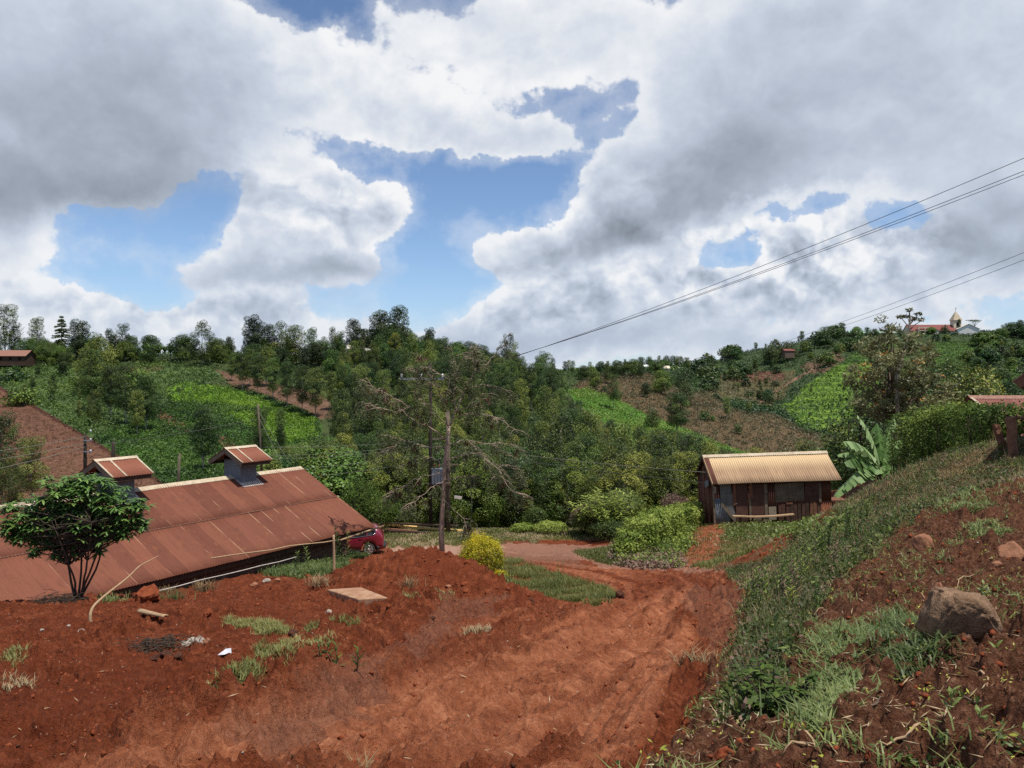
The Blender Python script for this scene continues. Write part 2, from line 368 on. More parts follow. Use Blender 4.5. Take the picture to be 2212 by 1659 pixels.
M['ceramic'] = mat_plain('white_insulator', (.6, .6, .58), (.8, .8, .78), 3, .3, 0, .5)
M['cream_trim'] = mat_plain('cream_ridge_metal', (.34, .25, .155), (.62, .52, .38), 4, .75, .3, .2)
M['sack'] = mat_plain('white_scrap', (.5, .5, .55), (.8, .8, .84), 8, .6, .2, .3)
M['concrete'] = mat_plain('concrete_slab', (.20, .075, .036), (.50, .32, .20), 4, .95, .6, .1)
# corrugated iron with sheets, seams and rust
def mk_iron(name, base, alt, rust, pale, sheet=.76, rows=1.0, rust_amt=.5, seam=.5, topstain=0.0, slope=6.0):
    m, nt = newmat(name); t = NT(nt); o = t.obj(); s = t.n('ShaderNodeSeparateXYZ', {0: o}); x, y = s.outputs[0], s.outputs[1]
    row = t.math('FLOOR', t.math('DIVIDE', y, slope/rows)); xs = t.math('DIVIDE', t.math('ADD', x, t.math('MULTIPLY', row, .37)), sheet)
    idx = t.math('ADD', t.math('FLOOR', xs), t.math('MULTIPLY', row, 57.3)); w = t.n('ShaderNodeTexWhiteNoise', {'W': idx}, noise_dimensions='1D').outputs[0]
    st = t.n('ShaderNodeMapping', {0: o, 3: (7.0, .55, 1)}).outputs[0]; n1 = t.noise(st, 1.3, 6, .65); n2 = t.noise(o, 2.6, 6, .65); n3 = t.noise(o, 18, 4, .65)
    c = t.mix(w, c4(base), c4(alt))
    c = t.mix(t.math('MULTIPLY', t.remap(n1, .45, .72), .55), c, t.mix(.6, c4(alt), (.05, .02, .015, 1)))
    c = t.mix(t.math('MULTIPLY', t.remap(t.math('ADD', t.math('MULTIPLY', n1, .5), t.math('MULTIPLY', n2, .5)), .52, .66), rust_amt), c, c4(rust))
    c = t.mix(t.math('MULTIPLY', t.remap(n3, .6, .8), .25), c, c4(pale))
    fr = t.math('FRACT', xs); ed = t.math('LESS_THAN', t.math('MINIMUM', fr, t.math('SUBTRACT', 1, fr)), .018)
    sn = t.remap(t.noise(o, .55, 3, .6), .46, .6); w2 = t.n('ShaderNodeTexWhiteNoise', {'W': t.math('ADD', t.math('ROUND', xs), t.math('MULTIPLY', row, 31.7))}, noise_dimensions='1D').outputs[0]
    c = t.mix(t.math('MULTIPLY', t.math('MULTIPLY', ed, sn), seam), c, t.mix(t.math('GREATER_THAN', w2, .5), (.05, .022, .016, 1), c4(pale)))
    if topstain:
        tp = t.remap(t.math('ADD', y, t.math('MULTIPLY', t.math('SUBTRACT', n1, .5), .9)), slope-topstain, slope-topstain*.3)
        c = t.mix(t.math('MULTIPLY', tp, .85), c, c4(pale))
    t.out(c, .72, t.bump(t.math('ADD', n3, t.math('MULTIPLY', n2, 2.0)), .3, .02), 0, .14); return m
M['barnroof'] = mk_iron('barn_iron', (.205, .074, .044), (.145, .050, .031), (.29, .108, .045), (.55, .36, .21), rows=2, rust_amt=.55, seam=.5, slope=6.04)
M['caproof'] = mk_iron('cap_iron', (.27, .10, .06), (.22, .08, .05), (.36, .17, .075), (.75, .62, .46), sheet=.7, rust_amt=.6, seam=.9)
M['shedroof'] = mk_iron('shed_roof_iron', (.42, .28, .165), (.36, .235, .14), (.30, .175, .10), (.63, .46, .26), sheet=.8, rows=1, rust_amt=.35, seam=.3, topstain=1.3, slope=2.2)
M['rustiron'] = mk_iron('rusty_iron', (.10, .042, .028), (.13, .052, .034), (.17, .075, .04), (.26, .15, .10), sheet=.7, rust_amt=.6, seam=.5)
M['brightrust'] = mk_iron('bright_rust_iron', (.24, .085, .04), (.19, .07, .036), (.33, .14, .06), (.42, .23, .12), sheet=.7, rust_amt=.6, seam=.4)
M['greyiron'] = mk_iron('grey_iron', (.17, .19, .205), (.135, .15, .165), (.24, .14, .08), (.36, .29, .21), sheet=.7, rust_amt=.35, seam=.4)
M['flatrust'] = mat_plain('flat_rusty_sheet', (.05, .023, .018), (.125, .06, .042), 3, .75, .2, .25)
M['flatpale'] = mat_plain('flat_pale_sheet', (.20, .16, .115), (.36, .30, .22), 3, .75, .2, .25)
M['farredroof'] = mk_iron('red_house_iron', (.24, .10, .078), (.29, .125, .095), (.34, .18, .11), (.60, .47, .35), sheet=.9, rust_amt=.4, seam=.9)
def mk_stone():
    m, nt = newmat('dark_stone_blocks'); t = NT(nt); o = t.obj(); mp = t.n('ShaderNodeMapping', {0: o, 2: (R(90), 0, 0)}).outputs[0]
    b = t.n('ShaderNodeTexBrick', {'Vector': mp, 'Color1': (.085, .05, .035, 1), 'Color2': (.14, .09, .062, 1), 'Mortar': (.045, .03, .024, 1), 'Scale': 1.0, 'Mortar Size': .018, 'Brick Width': .45, 'Row Height': .22})
    n = t.noise(o, 9, 5, .65); c = t.mix(.6, b.outputs[0], t.ramp(n, [(.3, (.05, .03, .02, 1)), (.7, (.20, .13, .09, 1))]), 'MIX')
    t.out(c, .95, t.bump(t.math('SUBTRACT', n, b.outputs[1]), .6, .03), 0, .15); return m
M['stone'] = mk_stone()
# foliage
M['euc'] = mat_leaf('eucalyptus_leaves', (0.018, 0.032, 0.005), (0.076, 0.112, 0.013), (0.27, 0.285, 0.042), .10)
M['broad'] = mat_leaf('broadleaf_leaves', (0.013, 0.032, 0.005), (0.048, 0.098, 0.012), (0.16, 0.23, 0.032), .10)
M['slim'] = mat_leaf('grevillea_leaves', (0.016, 0.034, 0.006), (0.064, 0.112, 0.016), (0.21, 0.265, 0.05), .10)
M['darktree'] = mat_leaf('dark_evergreen_leaves', (0.01, 0.022, 0.006), (0.03, 0.054, 0.014), (0.085, 0.12, 0.03), .15)
M['tea'] = mat_leaf('tea_leaves', (0.022, 0.05, 0.008), (0.075, 0.145, 0.02), (0.18, 0.265, 0.042), .25, hue=0)
M['teabright'] = mat_leaf('young_tea_leaves', (0.06, 0.12, 0.01), (0.135, 0.235, 0.018), (0.25, 0.36, 0.035), .25, hue=0)
M['crop'] = mat_leaf('crop_leaves', (0.03, 0.06, 0.012), (0.078, 0.135, 0.024), (0.17, 0.235, 0.048), .25, hue=0)
M['scrub'] = mat_leaf('scrub_leaves', (.05, .05, .022), (.105, .105, .042), (.19, .16, .075), .2, hue=0)
M['stubble'] = mat_leaf('dry_stubble', (0.06, 0.03, 0.018), (0.14, 0.075, 0.045), (0.3, 0.2, 0.11), .1, .9, .1, hue=0)
M['brownscrub'] = mat_leaf('brown_scrub', (.045, .035, .016), (.12, .082, .042), (.24, .17, .09), .15, .9, .1, hue=0)
M['shrub'] = mat_leaf('glossy_shrub_leaves', (0.03, 0.075, 0.016), (0.09, 0.185, 0.038), (0.19, 0.29, 0.065), .22, .42, .3, hue=0)
M['yellow'] = mat_leaf('yellow_bush_leaves', (.10, .13, .006), (.42, .37, .012), (.70, .56, .02), .3, .5, .3, hue=0)
M['acacia'] = mat_leaf('feathery_leaves', (0.07, 0.08, 0.03), (0.135, 0.155, 0.055), (0.22, 0.25, 0.09), .25, hue=0)
M['grev'] = mat_leaf('silky_oak_leaves', (0.07, 0.075, 0.03), (0.165, 0.17, 0.065), (0.31, 0.29, 0.125), .25, hue=0)
M['orange'] = mat_leaf('orange_flowers', (.28, .105, .022), (.45, .20, .035), (.62, .31, .06), .2, hue=0)
M['hedge'] = mat_leaf('hedge_leaves', (0.03, 0.052, 0.012), (0.088, 0.14, 0.025), (0.25, 0.31, 0.06), .22, .6, .12, hue=0)
M['hedgepale'] = mat_leaf('pale_hedge_leaves', (0.1, 0.155, 0.026), (0.26, 0.33, 0.06), (0.5, 0.53, 0.15), .25, .6, .15, hue=0)
M['banana'] = mat_leaf('banana_leaves', (0.07, 0.14, 0.03), (0.155, 0.255, 0.075), (0.28, 0.38, 0.16), .22, .5, .18, hue=0)
M['grassb'] = mat_leaf('grass_blades', (0.075, 0.085, 0.022), (0.165, 0.18, 0.045), (0.34, 0.31, 0.11), .35, hue=0)
M['bluegrass'] = mat_leaf('bluish_grass_blades', (0.05, 0.075, 0.02), (0.115, 0.16, 0.042), (0.25, 0.29, 0.095), .35, hue=0)
M['drygrass'] = mat_leaf('dry_grass', (.16, .10, .05), (.33, .235, .125), (.55, .44, .27), .3, .8, .1, hue=0)
M['weed'] = mat_leaf('weed_leaves', (0.035, 0.062, 0.012), (0.092, 0.135, 0.026), (0.2, 0.25, 0.055), .3, hue=0)
M['yweed'] = mat_leaf('yellowing_leaves', (.14, .19, .025), (.33, .37, .05), (.58, .54, .10), .3, hue=0)
M['deadbush'] = mat_leaf('dry_bush_leaves', (.085, .052, .04), (.165, .105, .08), (.25, .17, .125), .15, .9, .1, hue=0)
# ---------------------------------------------------------------- foliage geometry
def leafquads(C, size, aspect=.5, up=.3, rr=None, dirs=None, droop=0.0, fold=0.0, nrm=None):
    rr = rr or rng
    C = np.asarray(C, float); n = len(C); size = np.broadcast_to(np.asarray(size, float), (n,))
    d = rr.normal(size=(n, 3)) if dirs is None else np.asarray(dirs, float)+rr.normal(size=(n, 3))*.45
    d[:, 2] = d[:, 2]*.75-droop; d /= np.linalg.norm(d, axis=1)[:, None]+1e-9
    if nrm is None: nrm = rr.normal(size=(n, 3)); nrm[:, 2] = np.abs(nrm[:, 2])+up
    else: nrm = np.asarray(nrm, float)*1.5+rr.normal(size=(n, 3))*.42; nrm[:, 2] += up
    s = np.cross(d, nrm); s /= np.linalg.norm(s, axis=1)[:, None]+1e-9
    L = size[:, None]; W = L*aspect*.5
    V = np.stack([C-d*L*.5, C+s*W-d*L*.05, C+d*L*.5, C-s*W-d*L*.05], 1).reshape(-1, 3)
    Fc = np.arange(4*n).reshape(n, 4)
    return V, Fc
def ax_n(P, ax):
    v = P-np.asarray(ax); return v/(np.linalg.norm(v, axis=1)[:, None]+1e-9)
class Leaves:
    def __init__(s): s.V = []; s.F = []; s.t = []; s.n = 0
    def put(s, C, size, tint, **k):
        V, Fc = leafquads(C, size, **k); s.V.append(V); s.F.append(Fc+s.n); s.n += len(V)
        s.t.append(np.repeat(np.broadcast_to(np.asarray(tint, float), (len(C),)), 4)); return s
    def raw(s, V, Fc, t):
        s.V.append(np.asarray(V, float)); s.F.append(np.asarray(Fc)+s.n); s.n += len(V); s.t.append(np.broadcast_to(np.asarray(t, float), (len(V),)))
    def clump(s, c, r, n, size, tint, sq=1.0, shell=.55, rr=None, ax=None, **k):
        rr = rr or rng
        d = rr.normal(size=(n, 3)); d /= np.linalg.norm(d, axis=1)[:, None]; q = (shell+(1-shell)*rr.random(n))**.6
        P = np.asarray(c)+d*q[:, None]*np.array([r, r, r*sq]); s.put(P, size*(.7+.6*rr.random(n)), np.clip(tint+rr.normal(size=n)*.08, 0, 1), rr=rr, **({'nrm': d*np.array([1, 1, 1.15]) if ax is None else d*.4+ax_n(P, ax)*.9, **k})); return s
    def build(s, name, mat, parent=None):
        return np_mesh(name, np.vstack(s.V), np.vstack(s.F), mat, parent, {'tint': np.concatenate(s.t)})
# ---------------------------------------------------------------- camera, sun and sky
cam = bpy.data.cameras.new('camera'); co = bpy.data.objects.new('camera', cam); COL.objects.link(co)
co.rotation_euler = (R(90), 0, 0); cam.sensor_width = 36; cam.lens = 36*F/2212; cam.shift_y = -(829.5-HY)/2212
cam.clip_start = .05; cam.clip_end = 6000; scene.camera = co
SUN_EL, SUN_AZ = 71.0, 132.0                       # azimuth clockwise from the view direction (+Y)
sun = bpy.data.lights.new('sun', 'SUN'); so = bpy.data.objects.new('sun', sun); COL.objects.link(so)
sun.energy = 5.0; sun.angle = R(.55); sun.color = (1, .955, .88)
sd = Vector((math.sin(R(SUN_AZ))*math.cos(R(SUN_EL)), math.cos(R(SUN_AZ))*math.cos(R(SUN_EL)), math.sin(R(SUN_EL))))
so.rotation_euler = sd.to_track_quat('Z', 'Y').to_euler(); so.location = sd*50
scene.view_settings.view_transform = 'Standard'; scene.view_settings.look = 'None'; scene.view_settings.exposure = 0; scene.view_settings.gamma = 1
w = bpy.data.worlds.new('World'); scene.world = w; w.use_nodes = True; nt = w.node_tree; nt.nodes.clear(); t = NT(nt)
D = t.n('ShaderNodeTexCoord').outputs['Generated']; s = t.n('ShaderNodeSeparateXYZ', {0: D})
sky = t.n('ShaderNodeTexSky', sky_type='NISHITA', sun_disc=False, sun_elevation=R(SUN_EL), sun_rotation=R(SUN_AZ), altitude=1800, air_density=1.0, dust_density=.6, ozone_density=1.6).outputs[0]
az = t.math('ARCTAN2', s.outputs[0], s.outputs[1])
el = t.math('ARCSINE', s.outputs[2])
AE = t.n('ShaderNodeCombineXYZ', {0: az, 1: el}).outputs[0]
# cloud billows get smaller and flatter towards the horizon
sc = t.math('DIVIDE', 1.0, t.math('ADD', t.math('ABSOLUTE', el), .32))
N0 = t.n('ShaderNodeVectorMath', {0: D, 3: t.math('MULTIPLY', sc, .55)}, operation='SCALE').outputs[0]
N0 = t.n('ShaderNodeMapping', {0: N0, 3: (1, 1, 1.45)}).outputs[0]
def off(v, o): return t.n('ShaderNodeVectorMath', {0: v, 1: o}, operation='ADD').outputs[0]
W1 = t.n('ShaderNodeTexNoise', {'Vector': D, 'Scale': 6.0, 'Detail': 6.0, 'Roughness': .62}).outputs['Color']
warp = t.n('ShaderNodeVectorMath', {0: t.n('ShaderNodeVectorMath', {0: W1, 1: (.5, .5, .5)}, operation='SUBTRACT').outputs[0], 3: .12}, operation='SCALE').outputs[0]
P = off(AE, warp)
def blobs(lst):
    tot = None
    for (px, py, rx, ry, rot, wt) in lst:
        u, v = (px-CX)/F, -(py-HY)/F; a = math.atan(u); e = math.atan(v*math.cos(a))
        mp = t.n('ShaderNodeMapping', {0: P, 1: (a, e, 0), 2: (0, 0, R(rot)), 3: (rx/F, ry/F, 1)}, vector_type='TEXTURE').outputs[0]
        l = t.n('ShaderNodeVectorMath', {0: mp}, operation='LENGTH').outputs['Value']
        f = t.n('ShaderNodeMapRange', {0: l, 1: 1.15, 2: .1, 3: 0.0, 4: wt}, interpolation_type='SMOOTHSTEP').outputs[0]
        tot = f if tot is None else t.math('ADD', tot, f)
    return tot
COVER = [(1100, 775, 1500, 75, 0, .40), (1130, 690, 130, 60, 0, .3), (1500, 700, 160, 50, 0, .25), (1900, 660, 200, 60, 0, .3), (560, 720, 160, 45, 0, .25), (220, 170, 560, 330, 0, 1.0), (90, 380, 400, 150, 0, .5), (930, 190, 430, 170, -8, .62), (1180, 90, 290, 120, 0, .45), (1010, 290, 330, 60, -5, .3),
         (690, 440, 190, 130, 25, .75), (830, 440, 190, 90, -14, .65), (600, 560, 320, 75, 0, .62), (540, 650, 420, 90, 0, .42), (790, 590, 90, 110, 0, .35),
         (1330, 470, 420, 120, 24, .9), (1120, 530, 190, 60, 15, .5), (1640, 260, 560, 300, 15, .95), (2050, 220, 430, 380, 0, .75), (2130, 500, 250, 140, 0, .65), (1560, 440, 220, 110, 20, .5),
         (1700, 590, 300, 120, 0, .75), (1420, 640, 320, 90, 10, .62), (1150, 650, 200, 75, 14, .5), (1400, 740, 1300, 70, 0, .5), (60, 570, 170, 100, 0, .62), (270, 690, 460, 60, 0, .55), (-700, 300, 700, 500, 0, .6), (2900, 300, 700, 500, 0, .6),
         (300, 495, 250, 85, 8, -.72), (480, 440, 130, 70, 30, -.42), (400, 395, 70, 50, 0, -.3), (1010, 395, 360, 80, -10, -.72), (900, 560, 145, 150, 12, -.78), (1120, 205, 300, 60, -18, -.42), (1290, 215, 130, 85, -20, -.42), (1230, 340, 190, 70, 20, -.42),
         (690, 15, 170, 45, 0, -.6), (1550, 560, 110, 75, 30, -.8), (1710, 430, 210, 55, 8, -.85), (1955, 465, 110, 80, 0, -.95), (250, 610, 210, 55, 0, -.7), (1000, 620, 140, 60, 0, -.5), (760, 330, 90, 45, -20, -.3)]
DARK = [(260, 290, 500, 240, 0, .36), (80, 420, 420, 90, 0, .36), (430, 400, 190, 80, 0, .22), (1400, 475, 340, 95, 26, .27), (1500, 410, 330, 120, 26, .17), (1640, 300, 420, 240, 15, .13), (1250, 530, 250, 55, 12, .18), (2000, 260, 500, 320, 0, .07),
        (560, 590, 280, 40, 0, .26), (760, 600, 170, 60, 0, .24), (2120, 500, 260, 110, 0, .32), (1750, 640, 480, 70, 0, .13), (560, 670, 420, 40, 0, .24), (1500, 750, 1000, 50, 0, .18), (1150, 680, 250, 40, 0, .18), (700, 390, 170, 90, 0, -.2), (1100, 130, 330, 110, 0, -.1)]
PUFF = [(720, 450, 290, 150, 0, .8), (1720, 580, 420, 170, 0, 1.3), (1200, 660, 380, 120, 0, 1.0), (300, 690, 560, 90, 0, 1.0), (1250, 480, 360, 110, 20, .45), (900, 190, 400, 150, 0, .25)]
NSC = t.n('ShaderNodeMapping', {0: D, 3: (1, 1, 1.25)}).outputs[0]
def vor(v, sc_): return t.n('ShaderNodeTexVoronoi', {'Vector': v, 'Scale': sc_, 'Detail': 2.0, 'Roughness': .55, 'Lacunarity': 2.4}, feature='F1', normalize=True).outputs['Distance']
Wv = t.n('ShaderNodeVectorMath', {0: t.n('ShaderNodeVectorMath', {0: W1, 1: (.5, .5, .5)}, operation='SUBTRACT').outputs[0], 3: .10}, operation='SCALE').outputs[0]
pb = blobs(PUFF); vw = t.math('ADD', .62, t.math('MULTIPLY', pb, 1.0))
def field(dv, det):
    N = off(NSC, dv); n1 = t.noise(N, 5.0, det, .5); v1 = vor(t.n('ShaderNodeVectorMath', {0: N, 1: Wv}, operation='ADD').outputs[0], 13.0)
    return t.math('ADD', t.math('MULTIPLY', t.math('SUBTRACT', n1, .5), 1.35), t.math('MULTIPLY', t.math('SUBTRACT', .28, v1), vw)), n1
f0, n1 = field((0, 0, 0), 8); f1, _ = field((.008, -.004, .026), 5)
cb = blobs(COVER); c0 = t.math('ADD', cb, f0); db = blobs(DARK)
n2 = t.noise(NSC, 16.0, 6, .6)
cov = t.math('ADD', t.math('SUBTRACT', c0, .06), t.math('MULTIPLY', t.math('SUBTRACT', n2, .5), .95))
alpha = t.remap(cov, .05, .27); thick = t.remap(cov, .2, .95)
lit = t.math('SUBTRACT', f0, f1)
dk = t.math('ADD', t.math('ADD', db, .10), t.math('MULTIPLY', t.math('SUBTRACT', thick, .4), .22))
dk = t.math('SUBTRACT', dk, t.math('MULTIPLY', lit, t.math('ADD', .62, t.math('MULTIPLY', pb, .9))))
dk = t.math('ADD', dk, t.math('ADD', t.math('MULTIPLY', t.math('SUBTRACT', n1, .5), .22), t.math('MULTIPLY', t.math('SUBTRACT', n2, .5), .10)))
ccol = t.ramp(t.math('ADD', t.math('MULTIPLY', dk, .92), .07, clamp=True), [(0, (.93, .935, .945, 1)), (.13, (.80, .83, .875, 1)), (.28, (.635, .69, .785, 1)), (.46, (.49, .55, .65, 1)), (.66, (.375, .425, .505, 1)), (.88, (.275, .31, .365, 1)), (1, (.215, .242, .282, 1))])
hz = t.remap(el, .0, .17, 1, 0)
ccol = t.mix(t.math('MULTIPLY', hz, .34), ccol, (.46, .555, .70, 1))
c10 = t.n('ShaderNodeVectorMath', {0: ccol, 3: 10.0}, operation='SCALE').outputs[0]
skyc = t.mix(1.0, sky, (1.22, 1.30, 1.38, 1), 'MULTIPLY')
skyc = t.mix(t.math('MULTIPLY', hz, .45), skyc, (3.6, 4.9, 7.0, 1))
thin = t.math('MULTIPLY', t.remap(t.math('ADD', cov, t.math('MULTIPLY', t.math('SUBTRACT', n2, .5), .8)), -.45, .25), .34)
al = t.math('MAXIMUM', t.math('MULTIPLY', alpha, .97), thin)
bg = t.n('ShaderNodeBackground', {0: t.mix(al, skyc, c10), 1: .1}).outputs[0]
nt.links.new(bg, t.n('ShaderNodeOutputWorld').inputs[0])

scene.cycles.use_denoising = False
# ---------------------------------------------------------------- near ground
PATHS = {  # tracks in plan, from readings on the picture
 'main': [pl(900, 1655), pl(1120, 1500), pl(1290, 1400), pl(1400, 1340), pl(1440, 1295), pl(1410, 1258), (1300, 1232, 0), (1150, 1212, 0), (1000, 1202, 0), (860, 1190, 0), (780, 1196, 0)],
}
def gp(px, py):
    v = ground(px, py); return (v.x, v.y)
ROAD = [gp(p[0], p[1]) for p in PATHS['main']]
RUTS = [[gp(*q) for q in l] for l in ([(560, 1655), (800, 1580), (1050, 1480), (1250, 1400), (1350, 1340), (1385, 1300)], [(800, 1655), (1000, 1560), (1180, 1450), (1330, 1370), (1420, 1310), (1440, 1270)],
                                    [(1010, 1655), (1150, 1560), (1290, 1450), (1400, 1375), (1470, 1310), (1480, 1275)], [(1180, 1655), (1290, 1560), (1400, 1450), (1480, 1380)], [(200, 1655), (500, 1600), (760, 1540), (1000, 1440)])]
SHEDPATH = [gp(*q) for q in [(1480, 1225), (1500, 1205), (1520, 1180), (1530, 1155), (1515, 1135), (1510, 1120)]]
PATH2 = [gp(*q) for q in [(1510, 1205), (1580, 1193), (1680, 1185), (1790, 1175)]]
PATH3 = [gp(*q) for q in [(1525, 1180), (1600, 1165), (1660, 1150)]]
def PX(x, y, z): return CX+F*x/y, HY-F*z/y
UA, UB = -1.0, 1.3
NC, NR = 1500, 860
U = np.linspace(UA, UB, NC); YR = np.exp(np.linspace(math.log(1.3), math.log(60), NR))
UU, YY = np.meshgrid(U, YR); GX = UU*YY; GY = YY
GH = base_h(GX, GY); gpx, gpy = PX(GX, GY, GH)
wob = (fbm(GX*.9, GY*.9, 4, 3)-.5); wob2 = (fbm(GX*3.5, GY*3.5, 4, 8)-.5)
qx, qy = gpx+wob*90+wob2*40, gpy+wob*28+wob2*16
def region(poly, jit=1.0): return inpoly(gpx+(wob*90+wob2*40)*jit, gpy+(wob*28+wob2*16)*jit, poly).astype(float)
grass = np.zeros_like(GH); brown = np.zeros_like(GH); pale = np.zeros_like(GH); grey = np.zeros_like(GH); road = np.zeros_like(GH)
G_YARD = [(815, 1100), (1345, 1100), (1340, 1162), (1180, 1168), (1050, 1172), (900, 1180), (830, 1182)]
G_STRIP = [(1075, 1255), (1100, 1205), (1210, 1245), (1300, 1268), (1330, 1290), (1290, 1308), (1220, 1300), (1130, 1275)]
G_SHED = [(1440, 1100), (1850, 1090), (1890, 1160), (1800, 1230), (1700, 1275), (1600, 1262), (1540, 1238), (1490, 1222), (1330, 1225), (1330, 1140)]
G_LOT = [(560, 1240), (640, 1195), (760, 1190), (790, 1200), (740, 1225), (700, 1248), (620, 1250)]
G_TONGUE = [(1250, 1190), (1350, 1185), (1400, 1222), (1330, 1222), (1270, 1210)]
G_BANK = [(1560, 1240), (1640, 1215), (1760, 1150), (1850, 1050), (1960, 960), (3600, 900), (3600, 1010), (2400, 1030), (2130, 1060), (1990, 1110), (1880, 1200), (1760, 1330), (1680, 1480), (1640, 1560), (1590, 1600), (1600, 1430), (1640, 1300)]
B_BANK = [(1560, 1240), (1700, 1180), (1850, 1050), (1960, 980), (3700, 930), (3900, 3600), (1300, 3600), (1300, 1800), (1460, 1620), (1560, 1430), (1620, 1300)]
for p, wgt, y0, y1 in ((G_YARD, .9, 43, 99), (G_STRIP, .85, 14, 30), (G_SHED, .9, 26, 99), (G_LOT, .9, 26, 44), (G_TONGUE, .8, 30, 50), (G_BANK, .6, 0, 30)): grass = np.maximum(grass, region(p)*wgt*((GY > y0) & (GY < y1)))
grass = np.where((GY > 50) & (gpx < 1900), .9, grass)
brown = region(B_BANK, .6)*.9
dR, _ = polydist(GX, GY, ROAD); rw = 1.6+.045*GY
road = sstep(1.25, .75, dR/rw+wob*.5)
def lat(x, y, line):                              # signed distance across a track
    d, sd = polydist(x, y, line); return d*sd
lat_ = lat(GX, GY, ROAD); stk = fbm(lat_*2.6, GY*.16, 4, 63); stk2 = fbm(lat_*8, GY*.4, 3, 64)
road = road*(.45+.55*sstep(650, 1150, gpx))*np.clip(.16+1.9*(stk-.46)+.8*(stk2-.5), .02, .75)
lines = sstep(.56, .68, fbm(lat_*4.2, GY*.10, 3, 67))*sstep(36, 20, GY)*sstep(1.2, .8, dR/rw); road = road*(1-.75*lines)
GH = GH+lines*(.05+.05*wob2)
GH = GH+sstep(1.3, .7, dR/rw)*((stk-.5)*.26+(stk2-.5)*.10)*sstep(34, 14, GY)
for l in RUTS:
    d, _ = polydist(GX, GY, l); road = np.maximum(road, sstep(.42, .10, d+wob2*.2)*sstep(32, 22, GY)*(.72+.5*wob2)); GH = GH-.085*np.exp(-(d/.2)**2)+.075*np.exp(-((d-.42)/.15)**2)*(.6+wob2*1.6)
for l, wd in ((SHEDPATH, .8), (PATH2, .26), (PATH3, .2)):
    d, _ = polydist(GX, GY, l); k = sstep(wd*1.2, wd*.7, d+wob2*.5); k = k*(1.0 if wd > .5 else .5); grass *= 1-k; road = np.maximum(road, k*.4); brown *= 1-k
pale = region([(1040, 1172), (1330, 1180), (1345, 1200), (1270, 1212), (1060, 1205)], .5)*.4*(GY > 30)+region([(830, 1178), (1010, 1176), (1090, 1180), (1060, 1196), (850, 1202)], .5)*.75*(GY > 40)+region([(1240, 1195), (1330, 1205), (1420, 1226), (1520, 1222), (1560, 1240), (1300, 1230)], .4)*.35
gl = [gp(*q) for q in [(600, 1590), (760, 1500), (880, 1420), (960, 1345), (1010, 1310), (1100, 1290)]]
d, _ = polydist(GX, GY, gl); grey = sstep(.30, .02, d+wob2*.6)*.55
grey = np.maximum(grey, region([(1470, 1280), (1570, 1270), (1610, 1310), (1590, 1400), (1540, 1420), (1500, 1360)], .8)*.45)
grey = np.maximum(grey, region([(1040, 1195), (1250, 1205), (1260, 1222), (1050, 1216)], .6)*.7*(GY > 28))
grey = np.maximum(grey, region([(930, 1290), (1080, 1290), (1060, 1330), (960, 1345)], 1)*.45)
# loose clods on the dug soil, smoother on the track, tufty under grass
dug = np.clip(1-road*.95-grass*.8, .12, 1)*sstep(60, 30, GY)
cl = ridged(GX*2.1, GY*2.1, 4, 2); big = fbm(GX*.8, GY*.8, 3, 14)
amp = .03+.10*sstep(.42, .72, big)
dsp, _ = polydist(GX, GY, SPOIL); amp = amp+.10*np.exp(-(dsp/.7)**2)
hx = np.zeros_like(GH)
for px, Y, rx, ry, hh in HEAP: hx += hh*np.exp(-((GX-(px-CX)/F*Y)/rx)**2-((GY-Y)/ry)**2)
amp = amp+.10*np.clip(hx, 0, 1)
fine = fbm(GX*7, GY*7, 4, 21)-.5; vf = fbm(GX*21, GY*21, 3, 25)-.5
lump = ridged(GX*5.2, GY*5.2, 3, 71); lump2 = ridged(GX*12, GY*12, 2, 75)
GH = GH+dug*(amp*(cl-.55)*1.3+.16*fine*(.5+amp*6)+.05*vf+(.10+.6*amp)*(.62-lump)+.05*(.6-lump2))
wx = GX+.05*fine; wy = GY+.05*vf; w1, b1 = worley(wx*2.4, wy*2.4, 3); w2, b2 = worley(wx*5.5, wy*5.5, 13); w3, b3 = worley(wx*12, wy*12, 23)
loose = np.clip(dug*(.35+6*amp)*(.4+1.2*(big-.3)), 0, 1.6)
GH = GH+loose*(.26*np.clip(.40-w1, 0, 1)*(b1 > .72)*b1+.16*np.clip(.44-w2, 0, 1)*(b2 > .5)*b2)+np.clip(dug+.15, 0, 1)*.075*np.clip(.45-w3, 0, 1)*b3*(b3 > .35)+(1-dug)*(.03*fine+.014*vf)
# wheel-lug prints pressed into the side of the spoil
tp = [gp(*q) for q in [(1370/1, 1)] ] if False else None
lx, ly = gp(885, 1370); a = np.cos((GX-lx)*18+(GY-ly)*34); GH -= .03*(a > .2)*np.exp(-(((GX-lx)*.8+(GY-ly)*.5)/.45)**2-(((GY-ly))/1.1)**2)
bank_r = region(B_BANK, .3)*sstep(26, 14, GY)
GH = GH+bank_r*(.10*(ridged(GX*1.6, GY*1.6, 4, 40)-.55)+.10*fine)
idx = np.arange(NC*NR).reshape(NR, NC)
Q = np.stack([idx[:-1, :-1], idx[:-1, 1:], idx[1:, 1:], idx[1:, :-1]], -1).reshape(-1, 4)
g = np_mesh('ground', np.stack([GX, GY, GH], -1).reshape(-1, 3), Q, M['ground'], None,
            {'grass': grass.ravel(), 'brown': brown.ravel(), 'pale': pale.ravel(), 'grey': grey.ravel(), 'road': road.ravel()}, smooth=True)
tag(g, kind='structure')
LR0 = math.log(1.3); LR1 = math.log(60)
